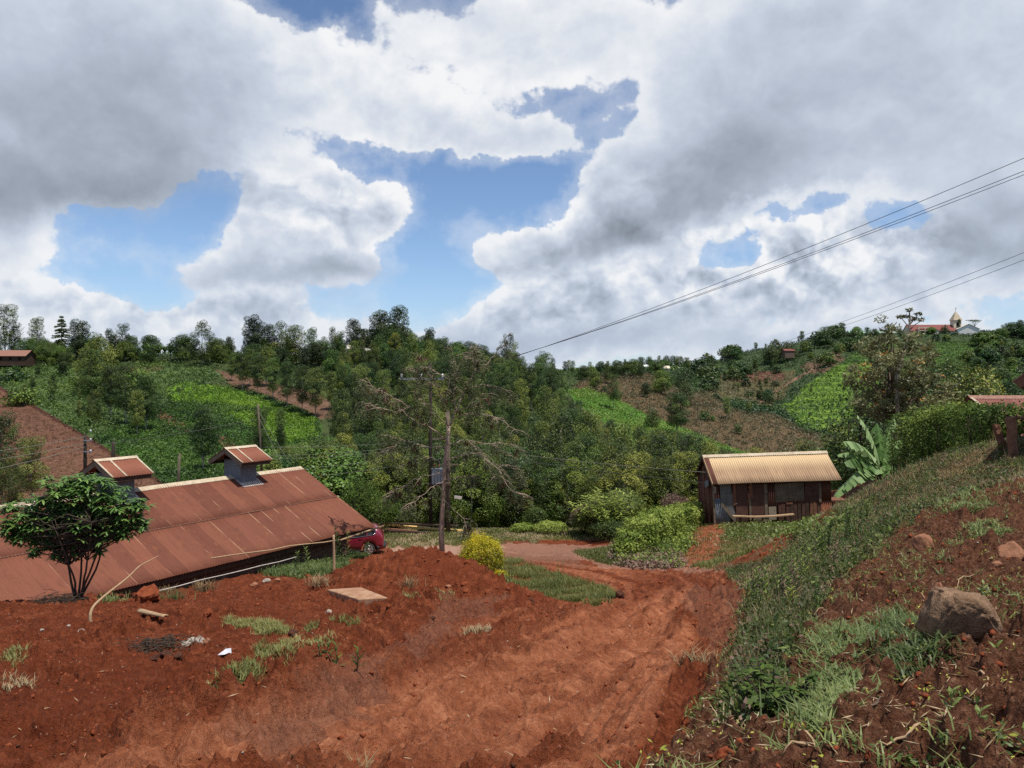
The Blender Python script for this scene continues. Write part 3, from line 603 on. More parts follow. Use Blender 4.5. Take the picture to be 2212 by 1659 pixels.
def gsamp(x, y, A=None):                          # height (or attribute) of the finished near ground
    A = GH if A is None else A
    x = np.asarray(x, float); y = np.maximum(np.asarray(y, float), 1.31)
    i = np.clip((x/y-UA)/(UB-UA)*(NC-1), 0, NC-1.001); j = np.clip((np.log(y)-LR0)/(LR1-LR0)*(NR-1), 0, NR-1.001)
    i0 = i.astype(int); j0 = j.astype(int); f = i-i0; h = j-j0
    return (A[j0, i0]*(1-f)+A[j0, i0+1]*f)*(1-h)+(A[j0+1, i0]*(1-f)+A[j0+1, i0+1]*f)*h
def gg(px, py):                                   # picture point -> point on the finished near ground
    v = ground(px, py); v.z = float(gsamp([v.x], [v.y])[0]); return v
# ---------------------------------------------------------------- far hills
NC2, NR2 = 1250, 560
U2 = np.linspace(-1.1, 1.35, NC2); Y2 = np.exp(np.linspace(math.log(59.6), math.log(1000), NR2)); UU2, YY2 = np.meshgrid(U2, Y2)
HX = UU2*YY2; HYY = YY2; HZ = base_h(HX, HYY); hpx, hpy = PX(HX, HYY, HZ)
hw = (fbm(HX/9, HYY/9, 4, 3)-.5)*np.clip(250/HYY, .4, 2); hpx2, hpy2 = hpx+hw*30, hpy+hw*9
col = np.zeros(HZ.shape+(3,)); n = fbm(HX/4, HYY/4, 4, 12)[..., None]; nn = fbm(HX/1.2, HYY/1.2, 3, 19)[..., None]
def lmix(a, b, k): return np.array(a)*(1-k)+np.array(b)*k
col[:] = lmix((.024, .036, .012), (.075, .095, .03), n)
def paint(poly, a, b, on=True, sel=None, jit=1.0):
    m = inpoly(hpx+hw*30*jit, hpy+hw*9*jit, poly)
    if sel is not None: m &= sel
    if on: col[m] = lmix(a, b, (n*.5+nn*.5))[m]
    return m
NEARH = (HYY < 345); FARH = HYY > 330
L_PLOUGH = [(-700, 500), (-300, 640), (0, 836), (90, 885), (200, 950), (340, 1035), (430, 1110), (430, 1250), (-700, 1250)]
L_CROP = [(-300, 600), (0, 785), (160, 792), (350, 782), (480, 800), (430, 835), (330, 880), (200, 950), (90, 885), (0, 836)]
L_TEA = [(200, 950), (330, 880), (430, 835), (520, 835), (640, 880), (690, 905), (690, 950), (610, 1010), (560, 1060), (480, 1110), (430, 1110), (340, 1035)]
L_BR1 = [(345, 838), (400, 822), (500, 838), (575, 868), (625, 888), (560, 884), (480, 874), (370, 868)]
L_BR2 = [(490, 893), (600, 888), (682, 905), (682, 945), (600, 958), (555, 932)]
L_SOIL = [(470, 800), (560, 820), (700, 855), (730, 900), (690, 905), (640, 880), (560, 850), (500, 838)]
L_BROWN = [(1235, 835), (1300, 800), (1500, 805), (1560, 850), (1640, 885), (1812, 945), (1840, 985), (1640, 990), (1560, 960), (1480, 925), (1400, 895), (1330, 862)]
L_STRIP = [(1225, 845), (1270, 840), (1330, 862), (1400, 898), (1480, 928), (1570, 965), (1650, 992), (1500, 1010), (1420, 970), (1330, 930), (1260, 880)]
paint(L_CROP, (.03, .055, .018), (.085, .13, .04), sel=NEARH)
paint(L_TEA, (.02, .05, .01), (.065, .135, .022), sel=NEARH)
paint(L_BR1, (.06, .13, .012), (.16, .28, .022), sel=NEARH); paint(L_BR2, (.06, .13, .012), (.16, .28, .022), sel=NEARH)
paint(L_PLOUGH, (.075, .034, .02), (.165, .08, .048), sel=NEARH, jit=.25)
paint(L_SOIL, (.08, .045, .028), (.17, .095, .06), sel=NEARH)
paint([(150, 800), (350, 788), (350, 800), (280, 812)], (.05, .05, .02), (.12, .10, .045), sel=NEARH)
for (x0, y0, x1, y1, ww) in ((330, 885, 400, 925, 9), (480, 950, 540, 985, 8), (285, 800, 305, 815, 5), (500, 985, 560, 1010, 8)):
    d, _ = polydist(hpx2, hpy2, [(x0, y0), (x1, y1)]); m = (d < ww) & NEARH; col[m] = lmix((.13, .05, .03), (.22, .10, .06), nn)[m]
d, _ = polydist(hpx, hpy, [(-300, 640), (0, 838), (90, 888), (200, 953), (340, 1038), (430, 1110)]); m = (d < 3.5) & NEARH; col[m] = (.055, .02, .013)
paint(L_BROWN, (.05, .042, .018), (.15, .095, .05), sel=NEARH); paint(L_STRIP, (.035, .09, .012), (.09, .19, .026), sel=NEARH)
# far hill on the right: low tea coloured as sunlit, upper plots darkened as if cloud-shaded, scrub and red cuts
L_FT = [(1690, 880), (1765, 815), (1800, 795), (1880, 782), (1905, 830), (1870, 900), (1830, 955), (1720, 912)]
L_FT2 = [(1800, 795), (1870, 745), (2115, 738), (2085, 800), (1990, 850), (1905, 840), (1880, 782)]
L_FT3 = [(1960, 860), (2030, 815), (2110, 800), (2130, 830), (2060, 880), (1990, 905)]
L_FT4 = [(2080, 830), (2212, 780), (2300, 780), (2300, 850), (2150, 880)]
col[FARH] = lmix((.024, .04, .014), (.06, .085, .03), n)[FARH]
L_TAN = [(1500, 850), (1560, 820), (1640, 812), (1720, 800), (1700, 850), (1660, 880), (1600, 860), (1520, 868)]
paint(L_TAN, (.05, .052, .02), (.125, .10, .045), sel=FARH); paint([(1540, 812), (1620, 800), (1700, 805), (1690, 822), (1600, 826)], (.085, .036, .024), (.16, .07, .048), sel=FARH)
paint([(1730, 790), (1800, 760), (1830, 775), (1780, 805), (1740, 808)], (.07, .045, .025), (.15, .09, .055), sel=FARH)
terr = (.5+.5*np.sin(HZ*2.4+fbm(HX/25, HYY/25, 2, 4)*6))[..., None]
for L, a, b in ((L_FT, (.045, .095, .012), (.14, .22, .028)), (L_FT2, (.022, .05, .010), (.07, .12, .02)), (L_FT3, (.045, .085, .014), (.12, .185, .028)), (L_FT4, (.03, .065, .012), (.09, .145, .024))):
    m = inpoly(hpx2, hpy2, L) & FARH; col[m] = lmix(a, b, np.clip(terr*.65+nn*.45, 0, 1))[m]
d, _ = polydist(hpx, hpy, [(1640, 872), (1690, 835), (1760, 795), (1820, 758)]); m = (d < 3) & FARH; col[m] = lmix((.16, .085, .05), (.26, .16, .10), nn)[m]
tl = np.zeros(HZ.shape); mt = (inpoly(hpx2, hpy2, L_FT) | inpoly(hpx2, hpy2, L_FT2) | inpoly(hpx2, hpy2, L_FT3) | inpoly(hpx2, hpy2, L_FT4)) & FARH
HZ2 = HZ+np.where(mt, .55*terr[..., 0]+.5*(nn[..., 0]-.5), 0)+np.where(mt, 0, .5*(nn[..., 0]-.5))
mp = inpoly(hpx, hpy, L_PLOUGH) & NEARH; HZ2 = HZ2+np.where(mp, .25*(nn[..., 0]-.5), 0)
idx = np.arange(NC2*NR2).reshape(NR2, NC2); Q = np.stack([idx[:-1, :-1], idx[:-1, 1:], idx[1:, 1:], idx[1:, :-1]], -1).reshape(-1, 4)
h = np_mesh('hills', np.stack([HX, HYY, HZ2], -1).reshape(-1, 3), Q, M['land'], None, {'col': col.reshape(-1, 3)}, smooth=True); tag(h, kind='structure')
# ground past the hills, out to the horizon
mb = MB(); V = []; Fs = []; rs = (1000, 5000); na = 60
for i, r in enumerate(rs):
    for k in range(na): a = 2*math.pi*k/na; V.append((r*math.sin(a), r*math.cos(a), -42))
Fs = [(k, (k+1) % na, na+(k+1) % na, na+k) for k in range(na)]; mb.add(V, Fs)
M['farland'] = mat_plain('far_land', (.03, .045, .02), (.06, .08, .035), .02, .95, 0, .1)
tag(mb.build('distant_land', M['farland']), kind='structure')
mb = MB(); mb.add([(-1100, -1100, -46), (1100, -1100, -46), (1100, 1100, -46), (-1100, 1100, -46)], [(0, 1, 2, 3)]); tag(mb.build('valley_floor', M['farland']), kind='structure')
mb = MB(); mb.add([(-60, -70, -3.2), (60, -70, -1.2), (60, 0.9, -2.2), (1.6, 1.32, -1.62), (-1.3, 1.32, -1.78), (-60, 0.9, -3.4)], [(0, 1, 2, 3, 4, 5)]); 
M['backsoil'] = mat_plain('back_soil', (.12, .03, .016), (.24, .065, .035), .8, .95, 0, .1)
tag(mb.build('slope_behind', M['backsoil']), kind='structure')
def hill_h(x, y): return base_h(np.asarray(x, float), np.asarray(y, float))
# ---------------------------------------------------------------- field crops: leafy cover nobody could count
def scatter_region(poly, Y0, Y1, spacing, jitter=.5, rowy=None, jit=0.0):
    us = [(p[0]-CX)/F for p in poly]; x0, x1 = min(us)*(Y1 if min(us) < 0 else Y0), max(us)*(Y1 if max(us) > 0 else Y0)
    sx, sy = (spacing, spacing) if np.isscalar(spacing) else spacing
    X, Yv = np.meshgrid(np.arange(x0, x1, sx), np.arange(Y0, Y1, sy)); X = X+rng.normal(size=X.shape)*sx*jitter; Yv = Yv+rng.normal(size=X.shape)*sy*jitter*(.35 if rowy else 1)
    if rowy: Yv = Yv+(fbm(X/30, Yv/30, 2, 77)-.5)*14
    X = X.ravel(); Yv = Yv.ravel(); Z = hill_h(X, Yv); px, py = PX(X, Yv, Z); k = inpoly(px, py, poly) & (np.abs(px-CX) < 1290)
    return X[k], Yv[k], Z[k]
def cover(name, X, Y, Z, mat, per, r, h, leaf, tint=.5, aspect=.6, up=.6, tv=.12):
    L = Leaves(); n = len(X)
    bt = np.clip(tint+(fbm(X/11, Y/11, 3, 50)-.5)*.9+rng.normal(size=n)*tv, 0, 1)
    for k in range(per):
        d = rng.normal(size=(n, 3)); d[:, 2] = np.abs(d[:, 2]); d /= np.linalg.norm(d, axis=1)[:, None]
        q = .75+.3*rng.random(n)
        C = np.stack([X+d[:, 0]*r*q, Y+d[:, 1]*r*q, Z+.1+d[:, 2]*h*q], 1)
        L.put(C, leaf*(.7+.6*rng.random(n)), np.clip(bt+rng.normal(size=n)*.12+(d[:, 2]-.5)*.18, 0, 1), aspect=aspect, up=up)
    return tag(L.build(name, mat), kind='stuff')
NB1, NB2 = L_BR1, L_BR2
X, Y, Z = scatter_region(L_TEA, 110, 300, (1.0, 1.55), .3, True)
px, py = PX(X, Y, Z); b = inpoly(px, py, L_BR1) | inpoly(px, py, L_BR2)
cover('tea_field', X[~b], Y[~b], Z[~b], M['tea'], 26, .72, .75, .42, .5)
cover('young_tea_field', X[b], Y[b], Z[b], M['teabright'], 26, .72, .7, .42, .5)
X, Y, Z = scatter_region(L_STRIP, 140, 300, (1.1, 1.6), .3, True); cover('tea_strip', X, Y, Z, M['tea'], 18, .75, .75, .45, .72)
X, Y, Z = scatter_region(L_CROP, 120, 340, 1.9, .5); cover('leafy_crop', X, Y, Z, M['crop'], 22, 1.0, 1.25, .55, .5)
X, Y, Z = scatter_region(L_PLOUGH, 62, 330, 1.25, .6); cover('maize_stubble', X, Y, Z, M['stubble'], 7, .5, .3, .38, .45, .3, .1)
X, Y, Z = scatter_region(L_BROWN, 150, 310, 1.3, .6); k = rng.random(len(X)) < .5
cover('dry_scrub', X[k], Y[k], Z[k], M['brownscrub'], 8, .6, .5, .42, .55, .4, .2); cover('green_scrub', X[~k], Y[~k], Z[~k], M['scrub'], 14, .75, .8, .42, .45)
X, Y, Z = scatter_region(L_SOIL, 160, 330, 1.8, .6); cover('slope_litter', X, Y, Z, M['stubble'], 6, .6, .3, .4, .4, .35, .1)
for nm, L, mm, tn in (('sun_tinted_tea', L_FT, 'tea', .66), ('shade_tinted_tea', L_FT2, 'tea', .3), ('middle_tea', L_FT3, 'tea', .62), ('side_tea', L_FT4, 'tea', .45)):  # tint carries sunlight on the low plot, cloud shade on the upper
    X, Y, Z = scatter_region(L, 340, 690, (1.9, 3.2), .35, True); cover(nm, X, Y, Z+.4, M[mm], 7, 1.0, .9, .95, tn, .6, .7)
X, Y, Z = scatter_region(L_TAN, 400, 660, 2.6, .5); cover('hill_scrub', X, Y, Z, M['scrub'], 8, 1.2, 1.1, .9, .5)
# ---------------------------------------------------------------- trees: a trunk and a crown of leaf clumps
def limb_pts(a, b, n=5, wob=.06, sag=0):
    a = np.array(a, float); b = np.array(b, float); L = np.linalg.norm(b-a); ts = np.linspace(0, 1, n)[:, None]
    P = a+(b-a)*ts+rng.normal(size=(n, 3))*wob*L*np.sin(ts*math.pi); P[:, 2] += sag*L*np.sin(ts[:, 0]*math.pi); return P
def mk_tree(H, crown, trunk_mat, leaf_mat, tr=.14, limbs=6, lean=.02, n=60, leaf=.4, tint=.5, aspect=.5, sq=.8, name='tree', up=.3, low=.35, tv=.17, droop=0.0, ac=.5):
    """crown: list of (x, y, z, r) clumps in metres"""
    root = empty(name)
    mb = MB(); top = np.array([lean*H, 0, H*.93]); P = limb_pts((0, 0, -.5), top, 7, .012); mb.tube(P, np.linspace(tr*1.15, tr*.18, 7), 7)
    cs = list(crown); random.shuffle(cs)
    for c in cs[:limbs]:
        z = max(H*.2, c[2]-c[3]*1.0-.12*H); k = z/(H*.93); s = P[0]+(P[-1]-P[0])*min(k, .95); mb.tube(limb_pts(s, (c[0], c[1], c[2]), 4, .05), np.linspace(tr*.42, tr*.08, 4), 5)
    mb.build('trunk', trunk_mat, root)
    L = Leaves()
    for (x, y, z, r) in crown:
        tt = np.clip(tint+rng.normal()*tv, .05, .95); L.clump((x, y, z), r, int(n*r*r)+8, leaf, tt, sq, up=up, aspect=aspect, droop=droop, ax=(0, 0, H*ac))
    L.build('crown', leaf_mat, root); return root
def oval_crown(H, z0, rmax, k, rc, shape='oval'):
    out = []
    for i in range(k):
        f = (i+.5)/k; z = z0+(H-z0)*f
        if shape == 'oval': rr = rmax*math.sin(math.pi*min(1, (f*.86+.12)))**.7
        elif shape == 'cone': rr = rmax*(1-f)**.8+.15
        elif shape == 'dome': rr = rmax*math.sqrt(max(.02, 1-(f*.98)**2))
        elif shape == 'column': rr = rmax*(.55+.45*math.sin(math.pi*f))
        a = i*2.4+rng.random()*1.2; q = rr*(.25+.75*rng.random()**.5)
        out.append((q*math.cos(a), q*math.sin(a), z, rc*(.7+.6*rng.random())*(1-.35*f if shape in ('cone', 'oval') else 1)))
    return out
PRO = {}
PRO['euc'] = [mk_tree(h, oval_crown(h, h*.18, r, 38, 1.15, 'oval'), M['palebark'], M['euc'], .13, 5, .03, 380, .19, .5, .55, .95, 'eucalyptus_tree', droop=.3, ac=.42) for h, r in ((12, 2.3), (13.5, 2.2), (11, 2.5), (14, 2.1))]
PRO['broad'] = [mk_tree(h, oval_crown(h, h*.2, r, 28, 1.5, 'dome'), M['bark'], M['broad'], .2, 7, .02, 230, .24, .5, .6, .8, 'broadleaf_tree') for h, r in ((8.5, 3.3), (9.5, 3.0), (7.5, 3.6))]
PRO['slim'] = [mk_tree(h, oval_crown(h, h*.26, r, 36, 1.0, 'column'), M['palebark'], M['slim'], .12, 14, .03, 380, .19, .5, .55, .8, 'slender_tree') for h, r in ((13, 1.9), (14.5, 1.7), (12, 2.1), (15, 2.2))]
PRO['tall'] = [mk_tree(h, oval_crown(h, h*.32, r, 40, 1.45, 'column'), M['bark'], M['darktree'], .22, 14, .04, 170, .3, .62, .55, .75, 'tall_tree') for h, r in ((17, 3.0), (18, 2.7))]
PRO['round'] = [mk_tree(h, oval_crown(h, h*.12, r, 26, 1.3, 'dome'), M['bark'], M['darktree'], .2, 6, .02, 60, .38, .7, .6, .85, 'round_tree') for h, r in ((6.5, 3.2), (7, 2.9))]
PRO['bush'] = [mk_tree(h, oval_crown(h, .25, r, 12, .75, 'dome'), M['bark'], M['broad'], .07, 5, .0, 80, .3, .5, .6, .85, 'leafy_bush') for h, r in ((2.2, 1.3), (2.8, 1.2), (1.8, 1.4))]
# a conifer with whorls of drooping boughs, a flat-topped acacia, a leafless tree, a distant banana clump
def mk_conifer():
    root = empty('conifer_tree'); H = 16; mb = MB(); mb.tube([(0, 0, -.5), (0, 0, H*.5), (.1, 0, H)], [.25, .15, .03], 7); L = Leaves()
    for k in range(17):
        z = 3+k*.76+random.uniform(-.2, .2); ln = (4.2*(1-(k/17.3))**.85+.3)*random.uniform(.8, 1.12)
        for j in range(6):
            a = k*.9+j*math.pi/3+random.uniform(-.3, .3); l0 = ln; ln = l0*random.uniform(.6, 1.1); tip = np.array([ln*math.cos(a), ln*math.sin(a), z-random.uniform(-.02, .3)*ln]); b = np.array([0, 0, z+.1]); mb.tube([b, (b+tip)/2-np.array([0, 0, .08*ln]), tip+np.array([0, 0, .1])], [.05, .035, .015], 4)
            for q in np.linspace(.25, 1, 9): L.clump(b+(tip-b)*q-np.array([0, 0, .1]), .36, 9, .42, .55, .7)
            ln = l0
    mb.build('trunk', M['darkbark'], root); L.build('crown', M['darktree'], root); return root
def mk_flat():
    root = empty('flat_topped_tree'); mb = MB(); L = Leaves(); H = 9; P = limb_pts((0, 0, -.4), (.4, 0, 5.4), 5, .03); mb.tube(P, np.linspace(.26, .16, 5), 7)
    for k in range(11):
        a = k*2.4; r = 1.2+2.9*random.random(); z = 7.4+random.random()*1.5-.12*r; mb.tube(limb_pts(P[-1]*(.75+.02*k), (r*math.cos(a), r*math.sin(a), z), 5, .05, -.1), np.linspace(.1, .02, 5), 5); L.clump((r*math.cos(a), r*math.sin(a), z), 1.15, 80, .4, .5, .32)
    mb.build('trunk', M['darkbark'], root); L.build('crown', M['darktree'], root); return root
def mk_bare():
    root = empty('leafless_tree'); mb = MB(); P = limb_pts((0, 0, -.4), (.2, 0, 12), 6, .02); mb.tube(P, np.linspace(.16, .03, 6), 6)
    for k in range(26):
        z = 3+8.4*random.random(); a = random.random()*6.28; s = P[0]+(P[-1]-P[0])*(z/12.4); l = (2.4-.1*z)*(.5+random.random()*.6)
        e = s+np.array([l*math.cos(a), l*math.sin(a), l*1.25]); q = limb_pts(s, e, 4, .06); mb.tube(q, np.linspace(.05, .012, 4), 4)
        for j in range(3): mb.tube([q[2], q[2]+rng.normal(size=3)*.5+np.array([0, 0, .7])], [.02, .006], 3)
    mb.build('trunk', M['palebark'], root); return root
def blade_leaf(L, base, d, ln, wd, bend, tint, seg=7, tear=0, rr=None, fold=.25, prof=None):
    """a long arching leaf with a folded midrib; tear = share of gaps split into the blade"""
    rr = rr or rng; b = np.array(base, float); d = np.array(d, float); d /= np.linalg.norm(d); side = np.cross(d, (0, 0, 1)); side /= np.linalg.norm(side)+1e-9
    pts = []; p = b.copy(); v = d.copy()
    for i in range(seg+1):
        pts.append(p.copy()); p = p+v*ln/seg; v = v+np.array([0, 0, -bend/seg]); v /= np.linalg.norm(v)
    pts = np.array(pts); fr = np.linspace(0, 1, seg+1)
    wv = wd*.5*(prof(fr) if prof else np.sin(np.clip(fr*.93+.07, 0, 1)*math.pi)**.6)
    V = []; Fc = []
    for i in range(seg):
        for sg in (-1, 1):
            g = (.15+.5*rr.random()) if rr.random() < tear*.8 else 0
            dz = np.array([0, 0, -fold]); a0, a1 = pts[i], pts[i+1]; s0 = side*sg*wv[i]; s1 = side*sg*wv[i+1]*(1-g)
            dz0 = dz*wv[i]*(1+rr.random()*tear*2.4); dz1 = dz*wv[i+1]*(1+rr.random()*tear*2.4)
            e1 = a1-(a1-a0)*g; k = len(V); V += [a0, a0+s0+dz0, e1+s1+dz1, a1]; Fc.append((k, k+1, k+2, k+3))
    L.raw(V, Fc, np.clip(tint+rr.normal()*.1, 0, 1))
def mk_farbanana():
    root = empty('banana_plant'); L = Leaves(); mb = MB(); mb.tube([(0, 0, -.3), (0, 0, 2.2)], [.16, .1], 7)
    for k in range(9): a = k*2.4; blade_leaf(L, (0, 0, 2.0), (math.cos(a), math.sin(a), 1.5+1.2*random.random()), 2.8, .7, 1.2, .6, 6, .3)
    mb.build('stem', M['palebark'], root); L.build('crown', M['broad'], root); return root
PRO['conifer'] = [mk_conifer()]; PRO['flat'] = [mk_flat()]; PRO['bare'] = [mk_bare()]; PRO['fbanana'] = [mk_farbanana()]
# tiny trees of the far hill: trunk and crown in one mesh
def join_small(root, name, k=.35):
    ms = [c for c in root.children]; V = []; Fs = []; ti = []; mi = []; n = 0; tr = [c for c in ms if c.name.startswith('trunk')][0]; cr = [c for c in ms if c.name.startswith('crown')][0]
    v = np.array([x.co[:] for x in cr.data.vertices]).reshape(-1, 4, 3); a = np.empty(len(cr.data.vertices)); cr.data.attributes['tint'].data.foreach_get('value', a); a = a.reshape(-1, 4)
    s = rng.random(len(v)) < k*.55; v = v[s]; a = a[s]; c = v.mean(1, keepdims=True); v = c+(v-c)*2.6
    v = v.reshape(-1, 3); Q = np.arange(len(v)).reshape(-1, 4)
    H = v[:, 2].max(); tv = []; 
    for i, (z, r) in enumerate(((-.5, .16), (H*.5, .11), (H*.9, .04))):
        for q in range(4): tv.append((r*math.cos(q*1.571), r*math.sin(q*1.571), z))
    tq = [(i*4+q, i*4+(q+1) % 4, (i+1)*4+(q+1) % 4, (i+1)*4+q) for i in range(2) for q in range(4)]
    VV = np.vstack([v, tv]); QQ = np.vstack([Q, np.array(tq)+len(v)]); o = np_mesh(name, VV, QQ, None, None, {'tint': np.concatenate([a.ravel(), np.zeros(len(tv))])}, mats=[cr.data.materials[0], tr.data.materials[0]], midx=[0]*len(Q)+[1]*len(tq)); return o
SMALL = {k: [join_small(p, {'euc': 'eucalyptus_tree', 'broad': 'broadleaf_tree', 'slim': 'slender_tree', 'round': 'round_tree'}[k]) for p in PRO[k]] for k in ('euc', 'broad', 'slim', 'round')}
ALLPRO = [p for l in PRO.values() for p in l]+[p for l in SMALL.values() for p in l]
def plant(kind, loc, H=None, label=None, group=None, cat='tree', sxy=1.0, small=False, var=None, rz=None):
    src = (SMALL if small else PRO)[kind]; p = src[random.randrange(len(src)) if var is None else var % len(src)]
    o = copy_tree(p); o.location = loc; o.rotation_euler = (0, 0, random.random()*6.28 if rz is None else rz)
    h0 = p.get('_h') or 10.0; s = (H/h0) if H else 1.0; o.scale = (s*sxy, s*sxy, s); tag(o, label, cat, group)
    if '_h' in o: del o['_h']
    return o
for p in ALLPRO:
    zs = []
    for c in (list(p.children) or [p]): zs.append(max(v[2] for v in c.bound_box))
    p['_h'] = max(zs)
def ptop(px, Y, ytop): g_ = gpt(px, Y); return g_, max(1.0, -(ytop-HY)/F*Y-g_.z)
# --- the wood that fills the valley side
pts = []
def ok(x, y, s): return all((x-a)**2+(y-b)**2 > s*s for a, b in pts[-400:])
TLX = [545, 600, 690, 715, 740, 1190, 1230, 1330, 1420, 1500, 1560, 1640, 1760]; TLY = [1010, 965, 950, 840, 0, 0, 868, 908, 925, 932, 965, 992, 985]
YMX = np.array([(540, 66), (580, 130), (640, 150), (690, 210), (730, 330), (1000, 335), (1100, 318), (1170, 262), (1235, 215), (1300, 185), (1400, 165), (1480, 150), (1570, 140), (1640, 120), (1750, 110)])
tries = 0
while len(pts) < 400 and tries < 60000:
    tries += 1; px = random.uniform(545, 1745); Y = 60+(330-60)*random.random()**.85
    if Y > np.interp(px, YMX[:, 0], YMX[:, 1]) or random.random() > Y/190: continue
    x = (px-CX)/F*Y
    if Y < 64 and px > 1480: continue
    if not ok(x, Y, 5.0+.011*Y): continue
    pts.append((x, Y))
ne = nb = nsl = 0
for (x, y) in sorted(pts, key=lambda p: p[1]):
    z = gz(x, y)-.2; px = CX+F*x/y; r = random.random()
    if y > 235 and r < .5: k = 'broad'
    elif y > 190 and r < .66: k = 'slim'
    elif r < .80: k = 'euc'
    elif r < .88: k = 'broad'
    else: k = 'slim'
    hm = -(np.interp(px, TLX, TLY)-HY)/F*y-z
    if hm < 3.2: continue
    if k == 'euc':
        h_ = random.uniform(9.5, 16) if y > 85 else random.uniform(7, 11.5)
        z1 = 'beside the dirt yard' if y < 95 else ('halfway up the valley wood' if y < 170 else 'high in the valley wood below the ridge')
        plant('euc', (x, y, z), min(h_, hm), 'rounded olive green eucalyptus packed into the stand '+z1, 'eucalyptus trees '+z1, sxy=random.uniform(.85, 1.12))
    elif k == 'broad':
        z1 = 'near the yard' if y < 130 else ('in the middle of the wood' if y < 235 else 'along the top of the wood')
        plant('broad', (x, y, z), min(hm, random.uniform(7, 11)), 'broad dark green leafy tree growing among eucalyptus '+z1, 'broadleaf trees '+z1, sxy=random.uniform(.85, 1.15))
    else:
        z1 = 'low in the valley wood' if y < 170 else 'on the upper slope of the wood'
        plant('slim', (x, y, z), min(hm, random.uniform(10, 14)), 'slender tree with small leaf clumps rising '+z1, 'slender trees '+z1, sxy=random.uniform(.9, 1.25))
# young dense trees right behind the yard, to the ground
for i, px in enumerate(np.arange(840, 1525, 24)):
    p = gpt(px+random.uniform(-9, 9), 57.5+random.random()*4); plant('euc', p, random.uniform(4.2, 7), 'young dense conical tree in the dark row along the yard edge', 'young trees along the yard edge', sxy=1.35)
for i, px in enumerate(np.arange(1630, 1900, 30)):
    p = gpt(px+random.uniform(-9, 9), 64+random.random()*10); plant('broad' if i % 2 else 'euc', p, random.uniform(4.5, 7), 'dark leafy tree hidden low behind the tin shed', 'trees low behind the tin shed', sxy=1.3)
for i, px in enumerate(np.arange(560, 860, 17)):
    p = gpt(px+random.uniform(-9, 9), 60+random.random()*6); plant('euc' if i % 3 else 'broad', p, random.uniform(4.5, 7.5), 'bushy green tree close behind the end of the long barn', 'trees behind the end of the barn', sxy=1.25)
